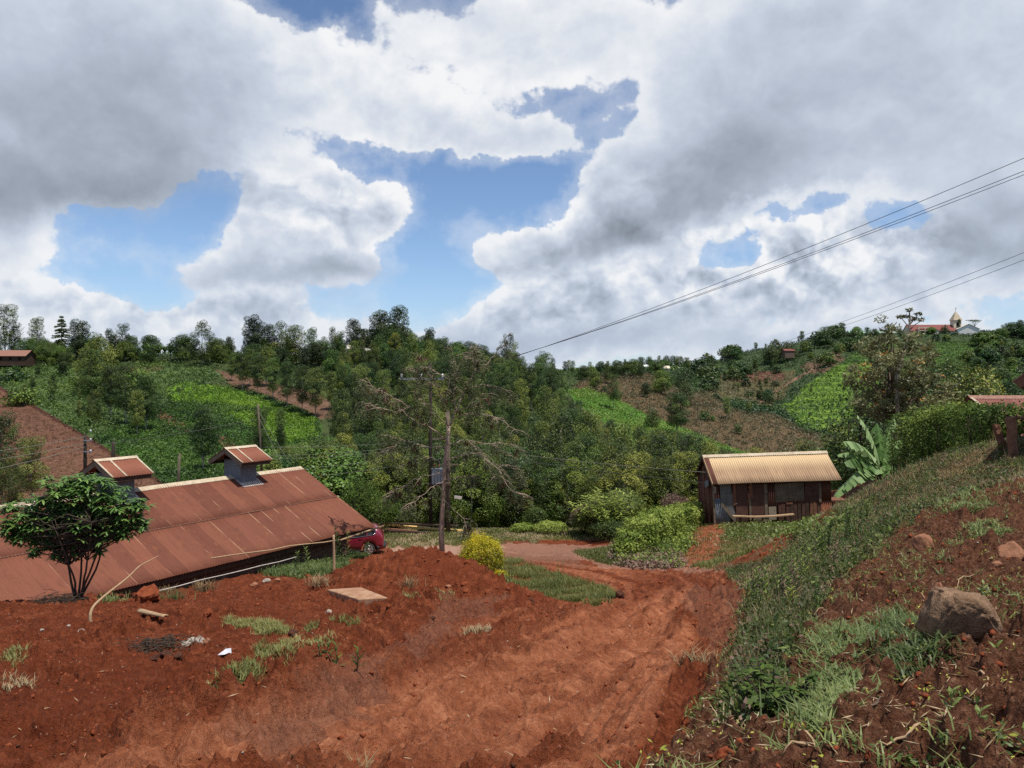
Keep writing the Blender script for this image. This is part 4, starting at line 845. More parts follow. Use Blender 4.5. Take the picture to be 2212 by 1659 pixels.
# --- trees one can tell apart: (kind, column, depth, top row, width factor, label)
SING = [
 ('slim', 12, 300, 655, 1.35, 'tall slender dark tree at the far left edge of the skyline'), ('slim', 33, 302, 700, 1.1, 'shorter slender tree just right of the tallest left edge tree'),
 ('bare', 46, 305, 702, 1.0, 'pale half bare tree behind the brown roofed house'), ('slim', 80, 310, 683, 1.25, 'rounded dark tree standing alone on the skyline left of the conifer'),
 ('conifer', 133, 305, 680, 1.0, 'dark spiky conifer with drooping layered boughs on the skyline'), ('tall', 172, 300, 688, 1.25, 'dense dark tree on the skyline just right of the conifer'),
 ('broad', 60, 295, 728, 1.3, 'brown tinged bushy tree above the brown roofed house'), ('broad', 100, 290, 735, 1.2, 'rust tinted leafy tree below the skyline conifer'),
 ('euc', 215, 240, 716, 1.45, 'large billowing green tree rising in front of the left skyline'), ('slim', 236, 300, 708, 1.1, 'thin leaning tree beside the two bare trunks on the skyline'),
 ('bare', 250, 304, 704, .8, 'leafless pale trunks between two skyline trees'), ('slim', 266, 300, 697, 1.15, 'slim clumpy tree right of the leafless trunks'),
 ('slim', 150, 285, 748, 1.3, 'brownish thin tree left of the large billowing tree'), ('slim', 137, 270, 760, 1.2, 'ochre tinged thin tree over the red soil patch'),
 ('euc', 437, 290, 690, 1.15, 'tall columnar green tree at the right of the banana row'), ('broad', 395, 300, 720, 1.5, 'wide dark spreading tree on the crest left of the columnar tree'),
 ('broad', 470, 300, 728, 1.2, 'layered dark tree just right of the columnar tree'), ('tall', 545, 300, 678, 1.0, 'tall dark tree with drooping branches at the left of the crest wood'),
 ('tall', 575, 305, 695, 1.2, 'dense dark tree in the middle of the crest wood'), ('euc', 610, 305, 692, 1.4, 'feathery bamboo like green tree on the crest'),
 ('euc', 640, 300, 700, 1.4, 'full green tree at the right of the bamboo like crown'), ('slim', 674, 300, 705, 1.1, 'thin tree with a pointed top beyond the crest wood'),
 ('slim', 718, 310, 705, .8, 'small lollipop shaped tree standing alone on the skyline'), ('tall', 765, 305, 687, 1.1, 'tall ragged dark tree left of the twin giants'),
 ('flat', 795, 303, 708, 1.0, 'flat topped dark tree touching the ragged one'), ('tall', 822, 300, 667, 1.2, 'left of the twin giant trees above the tin roofed house'),
 ('tall', 860, 302, 658, 1.15, 'right and tallest of the twin giant trees on the skyline'), ('broad', 845, 292, 705, 1.2, 'pale green leafy tree at the foot of the twin giants'),
 ('tall', 928, 300, 706, .9, 'dark pointed skyline tree right of the twin giants'), ('slim', 962, 300, 725, .8, 'small thin skyline tree behind the dry tree top'),
 ('broad', 990, 295, 735, 1.2, 'round crowned tree behind the upper twigs of the dry tree'), ('broad', 1035, 290, 742, 1.1, 'low round crowned tree left of where the wires meet the wood'),
 ('slim', 1110, 280, 762, 1.1, 'tufted pale green tree under the meeting overhead wires'), ('euc', 1130, 280, 768, 1.0, 'small dark tree next to the tufted pale green one'),
 ('slim', 1195, 300, 772, 1.1, 'slender tree between the wires and the brown slope'), ('slim', 1237, 300, 778, 1.2, 'light slender tree on the low crest above the brown slope'),
 ('broad', 1262, 270, 788, 1.3, 'big olive rounded tree at the top of the brown slope'), ('broad', 1285, 250, 800, 1.2, 'dark round tree just below the olive tree'),
 ('euc', 1312, 265, 783, 1.1, 'dark conical tree right of the olive rounded tree'), ('slim', 1325, 225, 805, 1.2, 'slender tree standing over the tea strip on the brown slope'),
 ('broad', 1430, 255, 798, 1.4, 'bushy round tree on the crest of the brown spur'), ('round', 1480, 250, 822, 1.1, 'dark dome shaped tree on the shoulder of the brown spur'),
 ('broad', 1395, 245, 825, 1.0, 'small leafy tree alone on the brown slope'), ('slim', 1462, 200, 845, 1.3, 'pale feathery tree standing before the brown slope'),
 ('slim', 1570, 225, 855, 1.2, 'thin tree on the bare right part of the brown slope'), ('round', 1410, 205, 880, .95, 'dark round bush tree in the tea strip'),
 ('round', 385, 250, 835, 1.0, 'dark round bush standing alone at the edge of the bright tea'), ('round', 425, 250, 845, .7, 'small dark bush in the bright tea'), ('euc', 432, 250, 850, .7, 'little conical tree in the bright tea'),
 ('slim', 196, 215, 748, 1.2, 'large dark tree on the leafy slope below the skyline'), ('slim', 240, 205, 790, 1.3, 'left of the clustered slender trees in the tea field'),
 ('slim', 272, 195, 780, 1.4, 'tall slender tree with a bare pale trunk in the tea field'), ('slim', 315, 190, 805, 1.4, 'slender tree right of the bare pale trunk in the tea field'),
 ('slim', 297, 185, 840, 1.1, 'short slender tree before the cluster in the tea field'), ('euc', 205, 195, 840, 1.2, 'dark leafy tree on the lower edge of the leafy slope'), ('slim', 170, 200, 862, 1.0, 'thin dark tree on the lower leafy slope'),
 ('slim', 115, 230, 805, 1.2, 'thin tree in the middle of the leafy crop'), ('slim', 440, 150, 875, 1.35, 'wide open tree in front of the tea beside the small roof vent'),
 ('slim', 562, 160, 878, .8, 'thin tree at the left of the bright lower tea'), ('slim', 606, 165, 880, .9, 'second thin tree in the bright lower tea'), ('round', 608, 175, 920, .6, 'small dark bush in the bright lower tea'),
 ('slim', 500, 270, 770, 1.1, 'pale stemmed tree at the left end of the brown litter slope'), ('slim', 525, 255, 760, 1.2, 'pale stemmed tree with long bare trunk over the brown litter'),
 ('slim', 556, 245, 765, 1.2, 'clumpy tree on the brown litter slope'), ('slim', 590, 235, 770, 1.3, 'green clumpy tree in the middle of the brown litter slope'), ('slim', 620, 225, 780, 1.3, 'tree whose shadow falls across the brown litter'),
 ('slim', 652, 218, 785, 1.4, 'full slender tree near the lower end of the brown litter'), ('slim', 682, 212, 790, 1.4, 'last slender tree at the right end of the brown litter'), ('slim', 540, 262, 750, 1.2, 'upper slender tree behind the litter slope'), ('slim', 575, 262, 745, 1.3, 'upper broad slender tree above the litter slope'),
 ('slim', 8, 90, 885, .9, 'dark thin tree at the left frame edge before the ploughed field'), ('slim', 66, 100, 940, 1.0, 'thin dark tree before the ploughed field near the wires'), ('euc', 25, 85, 985, 1.2, 'low leafy tree at the left edge behind the barn roof'),
 ('round', 1740, 215, 925, 1.0, 'dark bush near the foot of the brown spur'), ('round', 1700, 240, 905, .8, 'small dark bush on the right edge of the brown spur'),
 ('slim', 1752, 440, 828, .8, 'slim dark tree standing in the sunlit far tea'), ('round', 1662, 430, 838, .9, 'round dark bush left of the sunlit far tea'), ('slim', 1800, 500, 790, .7, 'thin tree at the top of the sunlit far tea'),
 ('round', 1750, 380, 888, .8, 'small round tree low in the sunlit far tea'), ('slim', 1790, 375, 895, .6, 'tiny tree low in the sunlit far tea'),
 ('flat', 2105, 640, 690, 1.1, 'flat topped acacia beside the white church annex'), ('slim', 2072, 632, 688, .8, 'pale thin tree in front of the church tower'), ('slim', 2042, 635, 700, .7, 'small dark tree before the red church roof'),
 ('round', 1790, 610, 703, 1.7, 'huge dark rounded tree on the far ridge left of the green roof'), ('round', 1815, 615, 707, 1.3, 'dark rounded tree touching the huge one on the far ridge'), ('round', 1700, 570, 735, 1.1, 'round dark tree where the far ridge starts to climb'), ('round', 1665, 570, 742, 1.0, 'low round tree left of the climbing far ridge'),
 ('round', 1737, 585, 735, .9, 'mushroom shaped tree on the far ridge'), ('broad', 2190, 610, 695, 2.2, 'broad dark wooded crown at the right end of the ridge'), ('broad', 2160, 605, 708, 1.8, 'dark spreading crown left of the last ridge tree'), ('tall', 2205, 600, 690, 1.4, 'dark tree at the right edge of the ridge'),
 ('round', 1385, 690, 770, 1.2, 'dark tree at the left of the distant hilltop row'), ('round', 1402, 700, 768, 1.0, 'second tree of the distant hilltop row'), ('slim', 1424, 700, 767, 1.2, 'third tree of the distant hilltop row'),
 ('round', 1440, 705, 766, 1.1, 'fourth tree of the distant hilltop row'), ('round', 1457, 705, 767, 1.1, 'fifth tree of the distant hilltop row'), ('round', 1470, 700, 768, .9, 'last tree at the right of the distant hilltop row'), ('slim', 1350, 680, 775, 1.0, 'thin tree left of the distant hilltop row'),
]
for k, px, Y, yt, wf, lb in SING:
    p, H = ptop(px, Y, yt); plant(k, p, H, lb, sxy=wf)
for i, px in enumerate((330, 343, 356, 368, 378, 388)):
    p, H = ptop(px, 300+3*(i % 3), 738+random.randint(0, 8)); plant('fbanana', p, H, 'ragged banana plant in the row along the left skyline', 'banana plants along the left skyline', cat='banana plant')
for i in range(46):
    px = random.uniform(470, 1120); Y = random.uniform(282, 325); p = gpt(px, Y); ht = np.interp(px, [470, 560, 660, 740, 860, 960, 1120], [8, 12, 10, 10, 14, 10, 7])*random.uniform(.7, 1.1)
    plant(random.choice(['broad', 'euc', 'broad', 'tall', 'slim']), p, ht, 'leafy tree in the unbroken wood along the middle ridge crest', 'trees along the middle ridge crest', sxy=1.25)
for i in range(26):
    px = random.uniform(-100, 340); Y = random.uniform(285, 322); p = gpt(px, Y); plant(random.choice(['broad', 'euc', 'tall', 'slim']), p, random.uniform(6, 10), 'darker tree standing in the tree belt of the left ridge', 'taller trees in the left ridge belt', sxy=1.2)
# crest and slope filler trees on the left ridge
for i in range(34):
    px = random.uniform(-160, 520); Y = random.uniform(296, 325)
    if 300 < px < 380: continue
    p = gpt(px, Y); plant(random.choice(['broad', 'round', 'broad', 'slim']), p, random.uniform(4, 8), 'bushy tree in the low belt along the left ridge crest', 'bushy trees along the left ridge crest', sxy=1.25)
for i in range(22):
    px = random.uniform(20, 330); Y = random.uniform(200, 275)
    p = gpt(px, Y); plant(random.choice(['bush', 'slim', 'bush']), p, random.uniform(2.5, 6), 'small leafy tree scattered over the left crop slope', 'small trees on the left crop slope', sxy=1.3)
for i in range(16):
    px = random.uniform(1150, 1560); Y = random.uniform(280, 320)
    p = gpt(px, Y); plant(random.choice(['broad', 'slim', 'euc']), p, random.uniform(4, 7), 'small tree on the low crest above the brown spur', 'small trees on the low crest', sxy=1.2)
for i in range(16):
    px = random.uniform(1290, 1800); Y = random.uniform(180, 250); p = gpt(px, Y); q = PX(p.x, p.y, p.z)
    if inpoly(np.array([q[0]]), np.array([q[1]]), L_BROWN)[0]: plant('bush', p, random.uniform(1.6, 3), 'low green bush dotted on the brown spur', 'bushes dotted on the brown spur', cat='bush')
# the far hill: a couple of hundred little trees
def fill_far(n, poly, Y0, Y1, kinds, hs, label, group, avoid=()):
    c = 0; tr_ = 0
    while c < n and tr_ < n*60:
        tr_ += 1; xs = [p[0] for p in poly]; px = random.uniform(min(xs), max(xs)); Y = random.uniform(Y0, Y1); p = gpt(px, Y); a, b = PX(p.x, p.y, p.z)
        A, B = np.array([a]), np.array([b])
        if not inpoly(A, B, poly)[0] or any(inpoly(A, B, q)[0] for q in avoid): continue
        plant(random.choice(kinds), p, random.uniform(*hs), label, group, small=True, sxy=random.uniform(1.1, 1.6)); c += 1
fill_far(60, [(1480, 800), (1700, 735), (1860, 715), (1880, 745), (1800, 790), (1690, 800), (1560, 840), (1500, 850)], 400, 680, ['slim', 'broad', 'round'], (5, 11), 'small tree on the left shoulder of the far hill', 'trees on the left shoulder of the far hill')
fill_far(70, [(2050, 740), (2330, 715), (2330, 800), (2212, 790), (2080, 830), (1990, 905), (1960, 870), (2060, 800), (2110, 740)], 380, 690, ['broad', 'round', 'broad', 'euc'], (6, 11), 'dark tree in the belt running down below the church', 'trees in the belt below the church')
fill_far(50, [(1900, 850), (2000, 880), (2110, 820), (2330, 850), (2330, 960), (1880, 960)], 250, 520, ['broad', 'round', 'euc', 'slim'], (6, 11), 'dark green tree on the lower right slope behind the hedge', 'trees on the lower right slope')
fill_far(22, [(1500, 850), (1690, 800), (1700, 860), (1600, 900), (1520, 880)], 330, 620, ['round', 'slim'], (3, 6), 'tiny dark tree on the tan scrub of the far slope', 'tiny trees on the tan scrub slope')
fill_far(20, [(1880, 725), (2060, 712), (2110, 735), (1890, 745)], 590, 650, ['broad', 'round', 'slim'], (3, 6.5), 'low tree in front of the church wall', 'low trees in front of the church')
fill_far(26, L_FT4+[(1960, 860)], 360, 640, ['slim', 'round'], (4, 8), 'thin tree between the side tea plots of the far hill', 'thin trees between the side tea plots')
fill_far(18, [(1790, 960), (1910, 930), (1880, 980), (1800, 985)], 280, 400, ['broad', 'euc'], (5, 8), 'dark tree in the valley bottom right of the brown spur', 'trees in the valley bottom')
fill_far(24, [(1280, 795), (1520, 790), (1520, 800), (1280, 806)], 320, 720, ['broad', 'slim', 'round'], (4, 8), 'hazy tree on the distant low crest behind the brown spur', 'trees on the distant low crest')
for p in ALLPRO:
    for c in list(p.children): bpy.data.objects.remove(c, do_unlink=True)
    bpy.data.objects.remove(p, do_unlink=True)

def bare_cover(name, n, x0, x1, Y0, Y1, r, h, leaf, per, mat, tint, avoid, keep=None):
    px = rng.uniform(x0, x1, n); Y = Y0*(Y1/Y0)**rng.random(n); X = (px-CX)/F*Y; Z = hill_h(X, Y); a, b = PX(X, Y, Z); k = np.ones(n, bool)
    for q in avoid: k &= ~inpoly(a, b, q)
    if keep is not None: k &= inpoly(a, b, keep)
    cover(name, X[k], Y[k], Z[k], mat, per, r, h, leaf, tint, .6, .6, .2)
AV = [L_PLOUGH, L_CROP, L_TEA, L_SOIL, L_BROWN, L_STRIP]
bare_cover('ridge_undergrowth', 5200, -200, 1600, 225, 345, 1.5, 1.3, .6, 16, M['crop'], .4, AV)
bare_cover('wood_undergrowth', 3800, 540, 1800, 62, 235, 1.2, .9, .4, 14, M['darktree'], .3, AV)  # dark leaf colour stands in for shade between the crowns
bare_cover('far_hill_undergrowth', 9500, 1440, 2380, 335, 690, 2.0, 1.7, 1.0, 9, M['broad'], .42, [L_FT, L_FT2, L_FT3, L_FT4, L_TAN])
bare_cover('low_crest_undergrowth', 1500, 1230, 1560, 330, 760, 2.2, 1.8, 1.0, 9, M['broad'], .45, [L_TAN, L_BROWN])
# ---------------------------------------------------------------- the long barn
TH = math.atan2(B_A[1], B_A[0])
barn = empty('barn', (B_E[0], B_E[1], -10.0), TH, 'long low barn with red brown corrugated iron roof below the dirt bank', 'barn')
BL, BW, EZ, RZ = -30.0, 5.35, 2.2, 5.0; sl = math.hypot(BW, RZ-EZ); pa = math.atan2(RZ-EZ, BW)
def slope_m(x, y, z, ang, flip=False): return Matrix.Translation((x, y, z))@(Matrix.Rotation(math.pi, 4, 'Z') if flip else Matrix.Identity(4))@Matrix.Rotation(ang, 4, 'X')
def iron_roof(name, mat, parent, mtx, x0, x1, y0, y1, pitch=.127, amp=.018, wob=0, z=0):
    mb = MB(); mb.corr(x0, x1, y0, y1, pitch, amp, wob=wob, z=z); o = mb.build(name, mat, parent); o.matrix_local = mtx; return o
fs = empty('roof', parent if False else (0, 0, 0)) if False else None
iron_roof('roof', M['barnroof'], barn, slope_m(0, 0, EZ, pa), BL, 0, sl*.5-.02, sl, .127, .018, .05, .03)
low = iron_roof('roof', M['barnroof'], barn, slope_m(0, 0, EZ, pa), BL, .03, -.02, sl*.5+.1, .127, .018, .05, 0)
iron_roof('roof', M['rustiron'], barn, slope_m(0, 2*BW, EZ, pa, True), 0, -BL, 0, sl)
mb = MB()                                               # ridge capping in lengths
for i in range(13):
    a = -i*2.4; b = max(BL, a-2.42); z = .055+.006*(i % 2)
    mb.add([(a, BW-.24, RZ-.24*math.tan(pa)+z), (b, BW-.24, RZ-.24*math.tan(pa)+z), (b, BW, RZ+z+.02), (a, BW, RZ+z+.02), (b, BW+.24, RZ-.24*math.tan(pa)+z), (a, BW+.24, RZ-.24*math.tan(pa)+z),
            (a, BW-.24, RZ-.24*math.tan(pa)+z-.02), (b, BW-.24, RZ-.24*math.tan(pa)+z-.02)], [(0, 3, 2, 1), (3, 5, 4, 2), (0, 1, 7, 6)])
mb.build('ridge_cap', M['cream_trim'], barn)
mb = MB(); mb.corr(BL, 0, 0, .03, .127, .018, per=6)
o = mb.build('lap_edge', M['rustroof'], barn); o.matrix_local = slope_m(0, 0, EZ, pa)@Matrix.Translation((0, sl*.5-.06, .034))
mb = MB(); mb.box(BL, -2.25, .45, .75, -.8, 1.95); mb.box(-.45, -.25, 7.0, 10.2, -1, 2.0); mb.box(BL, -.3, 10.1, 10.35, -1, 2.0); mb.build('wall', M['stone'], barn)
mb = MB(); mb.prism([(-.0, 0), (10.7, 0), (5.35, 2.8)], 0, .08, Matrix.Translation((-.28, 0, EZ-.06))@Matrix.Rotation(R(90), 4, 'Z')@Matrix.Scale(-1, 4, (0, 0, 0.0001)) if False else Matrix.Translation((-.3, 0, EZ-.1))@Matrix(((0, 1, 0, 0), (1, 0, 0, 0), (0, 0, 1, 0), (0, 0, 0, 1)))); mb.build('gable_boards', M['darkwood'], barn)
mb = MB(); mb.box(-2.25, -1.85, .28, .78, -.9, 2.05); bevel(mb.build('brick_pillar', M['stone'], barn), .015)
mb = MB(); mb.box(BL, -.02, .10, .22, 1.93, 2.13); mb.box(BL, -2.3, .62, .75, 1.96, 2.16); mb.build('eave_beam', M['darkwood'], barn)
for i in range(13):
    x = -1-i*2.3; mb = MB(); mb.box(-.04, .04, .05, sl, -.16, -.05); o = mb.build('rafter', M['darkwood'], barn); o.matrix_local = slope_m(x, 0, EZ, pa)
def cap_vent(x, label):
    v = empty('roof_vent', (0, 0, 0), 0, label, 'roof vent', 'ventilators on the barn ridge'); v.matrix_world = barn_m@Matrix.Translation((x, BW, RZ))
    mb = MB(); mb.box(-.5, .5, -.62, .62, -.9, .86); bevel(mb.build('vent_box', M['greymetal'], v), .012)
    mb = MB(); mb.box(-.5, .5, -.62, .62, .86, 1.02); mb.build('dark_gap', M['dark'], v)
    cw, cz0, cz1, hl = 1.3, .80, 1.48, 1.0; cs = math.hypot(cw, cz1-cz0); ca = math.atan2(cz1-cz0, cw)
    for fl in (False, True):
        mb = MB(); mb.corr(-hl, hl, 0, cs, .127, .018); o = mb.build('cap_roof', M['caproof'], v); o.matrix_local = slope_m(0, cw if fl else -cw, cz0, ca, fl)
    for xx in (-hl+.06, hl-.1):
        for fl in (False, True):
            mb = MB(); mb.box(xx-.025, xx+.025, .03, cs, -.24, -.03); o = mb.build('barge_board', M['wood'], v); o.matrix_local = slope_m(0, cw if fl else -cw, cz0, ca, fl)@(Matrix.Scale(-1, 4, (1, 0, 0)) if fl else Matrix.Identity(4))
    for yy in (-cw+.06, cw-.1): mb = MB(); mb.box(-hl+.08, hl-.12, yy, yy+.04, cz0-.2, cz0-.01); mb.build('fascia_board', M['darkwood'], v)
    mb = MB(); q = math.tan(ca)*.16
    for a, b in ((-hl-.02, hl+.02),): mb.add([(a, -.16, cz1-q+.03), (b, -.16, cz1-q+.03), (b, 0, cz1+.045), (a, 0, cz1+.045), (b, .16, cz1-q+.03), (a, .16, cz1-q+.03)], [(0, 1, 2, 3), (3, 2, 4, 5)])
    for xx in (-hl, hl-.1, -hl+.62): mb.corr(xx, xx+.09, 0, cs, .4, .002, slope_m(0, -cw, cz0+.03, ca))
    mb.build('cap_trim', M['cream_trim'], v)
    mb = MB(); mb.corr(-.62, .75, 0, .95, .127, .018, slope_m(0, -.98, -.98*math.tan(pa)+.045, pa)); mb.build('flashing', M['tanroof'], v)
    return v
bpy.context.view_layer.update(); barn_m = barn.matrix_world.copy()
cap_vent(-4.25, 'grey box roof vent with rusty gabled cap, nearer the right end of the barn ridge'); cap_vent(-11.1, 'roof vent with rusty gabled cap partly hidden behind the leafy small tree')
def bl(x, y, z): return barn_m@Vector((x, y, z))
def pole_between(name, a, b, r0, r1, mat, label, cat, wob=.0, n=8, parent=None, sag=0):
    P = limb_pts(a, b, n, wob, -sag); mb = MB(); mb.tube(P-np.array(a), np.linspace(r0, r1, n), 7); o = mb.build(name, mat, parent); o.location = Vector(a); return tag(o, label, cat)
pole_between('gutter_pole', at(828, 1136, 41.6), at(735, 1167, 39.2), .05, .05, M['palewood'], 'pale pole slanting down from the barn roof corner past the car', 'pole')
pole_between('gutter_pole', at(733, 1166, 39.3), at(455, 1206, 31.8), .032, .03, M['palewood'], 'long pale pole running left under the barn eave', 'pole', .004)
pole_between('white_pipe', at(640, 1203, 33), at(330, 1279, 26.6), .016, .016, M['tanroof'], 'thin white pipe along the foot of the barn wall', 'pipe', .003)
pole_between('white_pipe', at(335, 1281, 26.2), at(180, 1303, 22.0), .022, .022, M['white'], 'short white pipe behind the stems of the small tree', 'pipe', .003)
pole_between('bamboo_pole', gg(722, 1241)-Vector((0, 0, .1)), at(721, 1156, (gg(722, 1241).y)), .045, .03, M['palewood'], 'upright bamboo pole standing in grass before the barn', 'pole', .004)
# ---------------------------------------------------------------- the parked car
car = empty('parked_car', (0, 0, 0), 0, 'dark red estate car parked beyond the end of the barn', 'car')
def build_car():
    # local: +x to the rear, y = side seen (-y towards the viewer), wheels on z = 0
    L = 4.55; W = .89; wr = .345; xw = (-1.42, 1.25); x0, x1 = -2.25, 2.06
    xs = np.unique(np.concatenate([np.linspace(x0, x1, 70)]+[xx+np.linspace(-.44, .44, 25) for xx in xw])); xs = xs[(xs >= x0) & (xs <= x1)]
    top = lambda x: np.interp(x, [-2.25, -2.1, -1.0, -.35, .3, 1.3, 1.62, 1.78, 1.98, 2.06], [.72, .86, 1.02, 1.56, 1.66, 1.62, 1.55, 1.42, 1.12, .98])
    belt = lambda x: np.interp(x, [-2.25, -1.0, .6, 1.45, 1.75, 1.95, 2.06], [.70, .97, 1.03, 1.14, 1.30, 1.08, .94])
    hw = lambda x: W*np.clip(1-np.maximum(0, (np.abs(x+.1)-1.55)/2.3)**2*1.6, .55, 1)
    def zb(x):
        b = np.where((x > -1.9) & (x < 1.75), .27, .36)
        for xx in xw: b = np.maximum(b, wr+np.sqrt(np.maximum(0, .42**2-(x-xx)**2))*np.where(np.abs(x-xx) < .42, 1, 0)-.02*(np.abs(x-xx) >= .42)*99)
        return np.maximum(b, .27)
    V = []; rows = []
    for x in xs:
        z0 = float(zb(x)); zt = float(top(x)); zl = min(float(belt(x)), zt-.02); h = float(hw(x)); tr_ = h-(zt-zl)*.42
        r_ = [(0, z0), (-h*.96, z0), (-h*1.0, z0+(zl-z0)*.35), (-h*1.012, z0+(zl-z0)*.7), (-h*.985, zl), (-tr_, zt-.05), (-tr_*.85, zt), (0, zt+.02)]
        r_ += [(-a, b) for a, b in r_[-2:0:-1]]; rows.append(len(r_)); V += [(x, a, b) for a, b in r_]
    n = rows[0]; Fs = [(i*n+k, i*n+(k+1) % n, (i+1)*n+(k+1) % n, (i+1)*n+k) for i in range(len(xs)-1) for k in range(n)]; Fs += [tuple(range(n))[::-1], tuple(range(len(V)-n, len(V)))]
    mb = MB(); mb.add(V, Fs, None, True); paint = mat_plain('car_paint_red', (.20, .012, .030), (.23, .015, .036), 2, .3, 0, .5, 0, 1.0)
    b = mb.build('body', paint, car); 
    glass = mat_plain('car_glass', (.012, .014, .016), (.018, .02, .022), 2, .05, 0, .6)
    for sg in (-1, 1):
        for (a, c) in ((-.75, .28), (.36, 1.12), (1.17, 1.62)):
            q = np.linspace(a, c, 8); V = []
            for x in q:
                zt = float(top(x))-.09; zl = float(belt(x))+.03; zt = max(zt, zl+.01); h = float(hw(x)); T = float(top(x)); tr_ = h-(T-float(belt(x)))*.42
                f = lambda z: h*.985+(tr_-h*.985)*(z-float(belt(x)))/(T-.05-float(belt(x)))+.006
                V += [(x, sg*f(zl), zl), (x, sg*f(zt), zt)]
            mb = MB(); mb.add(V, [(2*i, 2*i+2, 2*i+3, 2*i+1) if sg < 0 else (2*i+1, 2*i+3, 2*i+2, 2*i) for i in range(7)]); mb.build('window', glass, car)
        P = [(x, sg*(float(hw(x))*.99+.006), float(belt(x))+.012) for x in np.linspace(-.95, 1.66, 16)]; mb = MB(); mb.tube(P, .014, 6); mb.build('window_trim', mat_chrome, car)
        mb = MB(); mb.box(-1.0, .83, sg*.86-.03, sg*.86+.04, .2, .31); bevel(mb.build('side_skirt', M_black, car), .01)
        for xx in (.33,): mb = MB(); mb.box(xx+.35, xx+.56, sg*.905-.014, sg*.905+.014, .93, .965); bevel(mb.build('door_handle', paint, car), .008)
        V = [(1.62, sg*.872, 1.17), (1.80, sg*.845, 1.22), (1.97, sg*.74, 1.13), (2.05, sg*.66, .98), (2.03, sg*.70, .86), (1.93, sg*.79, .95), (1.80, sg*.858, 1.08)]
        mb = MB(); c = np.array(V).mean(0)+np.array([.02, sg*.03, 0]); mb.add(V+[tuple(c)], [(i, (i+1) % 7, 7) if sg > 0 else ((i+1) % 7, i, 7) for i in range(7)], None, True); mb.build('tail_light', mat_plain('tail_light_red', (.42, .012, .016), (.55, .03, .03), 8, .12, 0, .6), car)
    mb = MB(); P = []
    for a in np.linspace(-1, 1, 13): P.append((2.08-.45*max(0, abs(a)-.55)/.45*.95, a*.84, .42))
    mb.tube(P, .13, 10); mb.build('rear_bumper', M_black, car)
    mb = MB(); mb.box(1.45, 1.5, -.78, -.5, .22, .5); mb.build('mud_flap', M_black, car)
    for xx in xw:
        for sg in (-1, 1):
            whl = bpy.data.objects.new('wheel', None); COL.objects.link(whl); whl.parent = car; whl.location = (xx, sg*.80, wr); Rm = Matrix.Rotation(R(90), 4, 'X')
            mb = MB(); mb.lathe([(.225, -.1), (.30, -.105), (.335, -.08), (.345, -.03), (.345, .03), (.335, .08), (.30, .105), (.225, .1)], 36, Rm); mb.build('tyre', M_tyre, whl)
            mb = MB(); mb.lathe([(.22, -.095), (.235, -.1), (.235, .1), (.22, .095), (.20, .06*sg), (.05, .055*sg)], 36, Rm); mb.build('rim', M_black, whl)
            mb = MB()
            for k in range(5):
                a = k*2*math.pi/5+.3; d = np.array([math.cos(a), 0, math.sin(a)]); e = np.array([-math.sin(a), 0, math.cos(a)]); y = sg*.108
                for s2 in (-1, 1): q = [d*.045+e*.02*s2, d*.23+e*(.075*s2+.03), d*.23+e*(.075*s2-.03), d*.045-e*.02*s2]; mb.add([(p_[0], y, p_[2]) for p_ in q]+[(p_[0], y-sg*.04, p_[2]) for p_ in q], [(0, 1, 2, 3), (7, 6, 5, 4), (0, 4, 5, 1), (1, 5, 6, 2), (2, 6, 7, 3), (3, 7, 4, 0)])
            mb.lathe([(.235, .1), (.225, .112), (.215, .1)], 36, Rm); mb.lathe([(.235, -.1), (.225, -.112), (.215, -.1)], 36, Rm); mb.lathe([(0, .112), (.05, .112), (.055, .09)], 16, Rm); mb.lathe([(0, -.112), (.05, -.112), (.055, -.09)], 16, Rm); mb.build('spokes', mat_alloy, whl)
M_black = mat_plain('black_plastic', (.018, .018, .019), (.03, .03, .032), 6, .6, .1, .3); M_tyre = mat_plain('tyre_rubber', (.025, .022, .02), (.06, .048, .04), 9, .9, .2, .2)
mat_chrome = mat_plain('chrome_trim', (.6, .6, .62), (.7, .7, .72), 2, .2, 0, .5, 1); mat_alloy = mat_plain('alloy', (.62, .61, .58), (.74, .73, .70), 4, .35, 0, .5, .6)
build_car()
car.location = (-9.42, 45.75, -10.0); car.rotation_euler = (0, 0, R(7))
# ---------------------------------------------------------------- the tin shed
M['dirtygrey'] = mat_plain('dirty_grey_sheet', (.085, .085, .082), (.19, .185, .17), 1.8, .85, .3, .1)
M['dirtypale'] = mat_plain('dirty_sheet', (.07, .05, .034), (.20, .155, .11), 2.2, .85, .3, .1)
shed = empty('tin_shed', (10.38, 41.0, -7.55), R(0), 'small patched rusty tin shed with pale corrugated roof by the footpath', 'shed'); shed.rotation_euler = (0, R(-1.9), R(1.0))
SL, SD, SE, SR = 6.67, 3.7, 2.12, 3.38; ss = math.hypot(SD/2, SR-SE); sa = math.atan2(SR-SE, SD/2)
iron_roof('roof', M['shedroof'], shed, slope_m(0, 0, SE, sa), .0, SL, -.02, ss, .118, .02, .06)
iron_roof('roof', M['rustiron'], shed, slope_m(SL, SD, SE, sa, True), 0, SL+.05, 0, ss, .118, .02)
mb = MB(); mb.corr(0, .26, -.03, ss, .13, .012, slope_m(0, 0, SE+.035, sa)); mb.build('edge_sheet', M['rustiron'], shed)
mb = MB(); q = .16*math.tan(sa); mb.add([(-.03, SD/2-.17, SR-q+.04), (SL+.02, SD/2-.17, SR-q+.04), (SL+.02, SD/2, SR+.06), (-.03, SD/2, SR+.06), (SL+.02, SD/2+.17, SR-q+.04), (-.03, SD/2+.17, SR-q+.04)], [(0, 1, 2, 3), (3, 2, 4, 5)]); mb.build('ridge_cap', M['cream_trim'], shed)
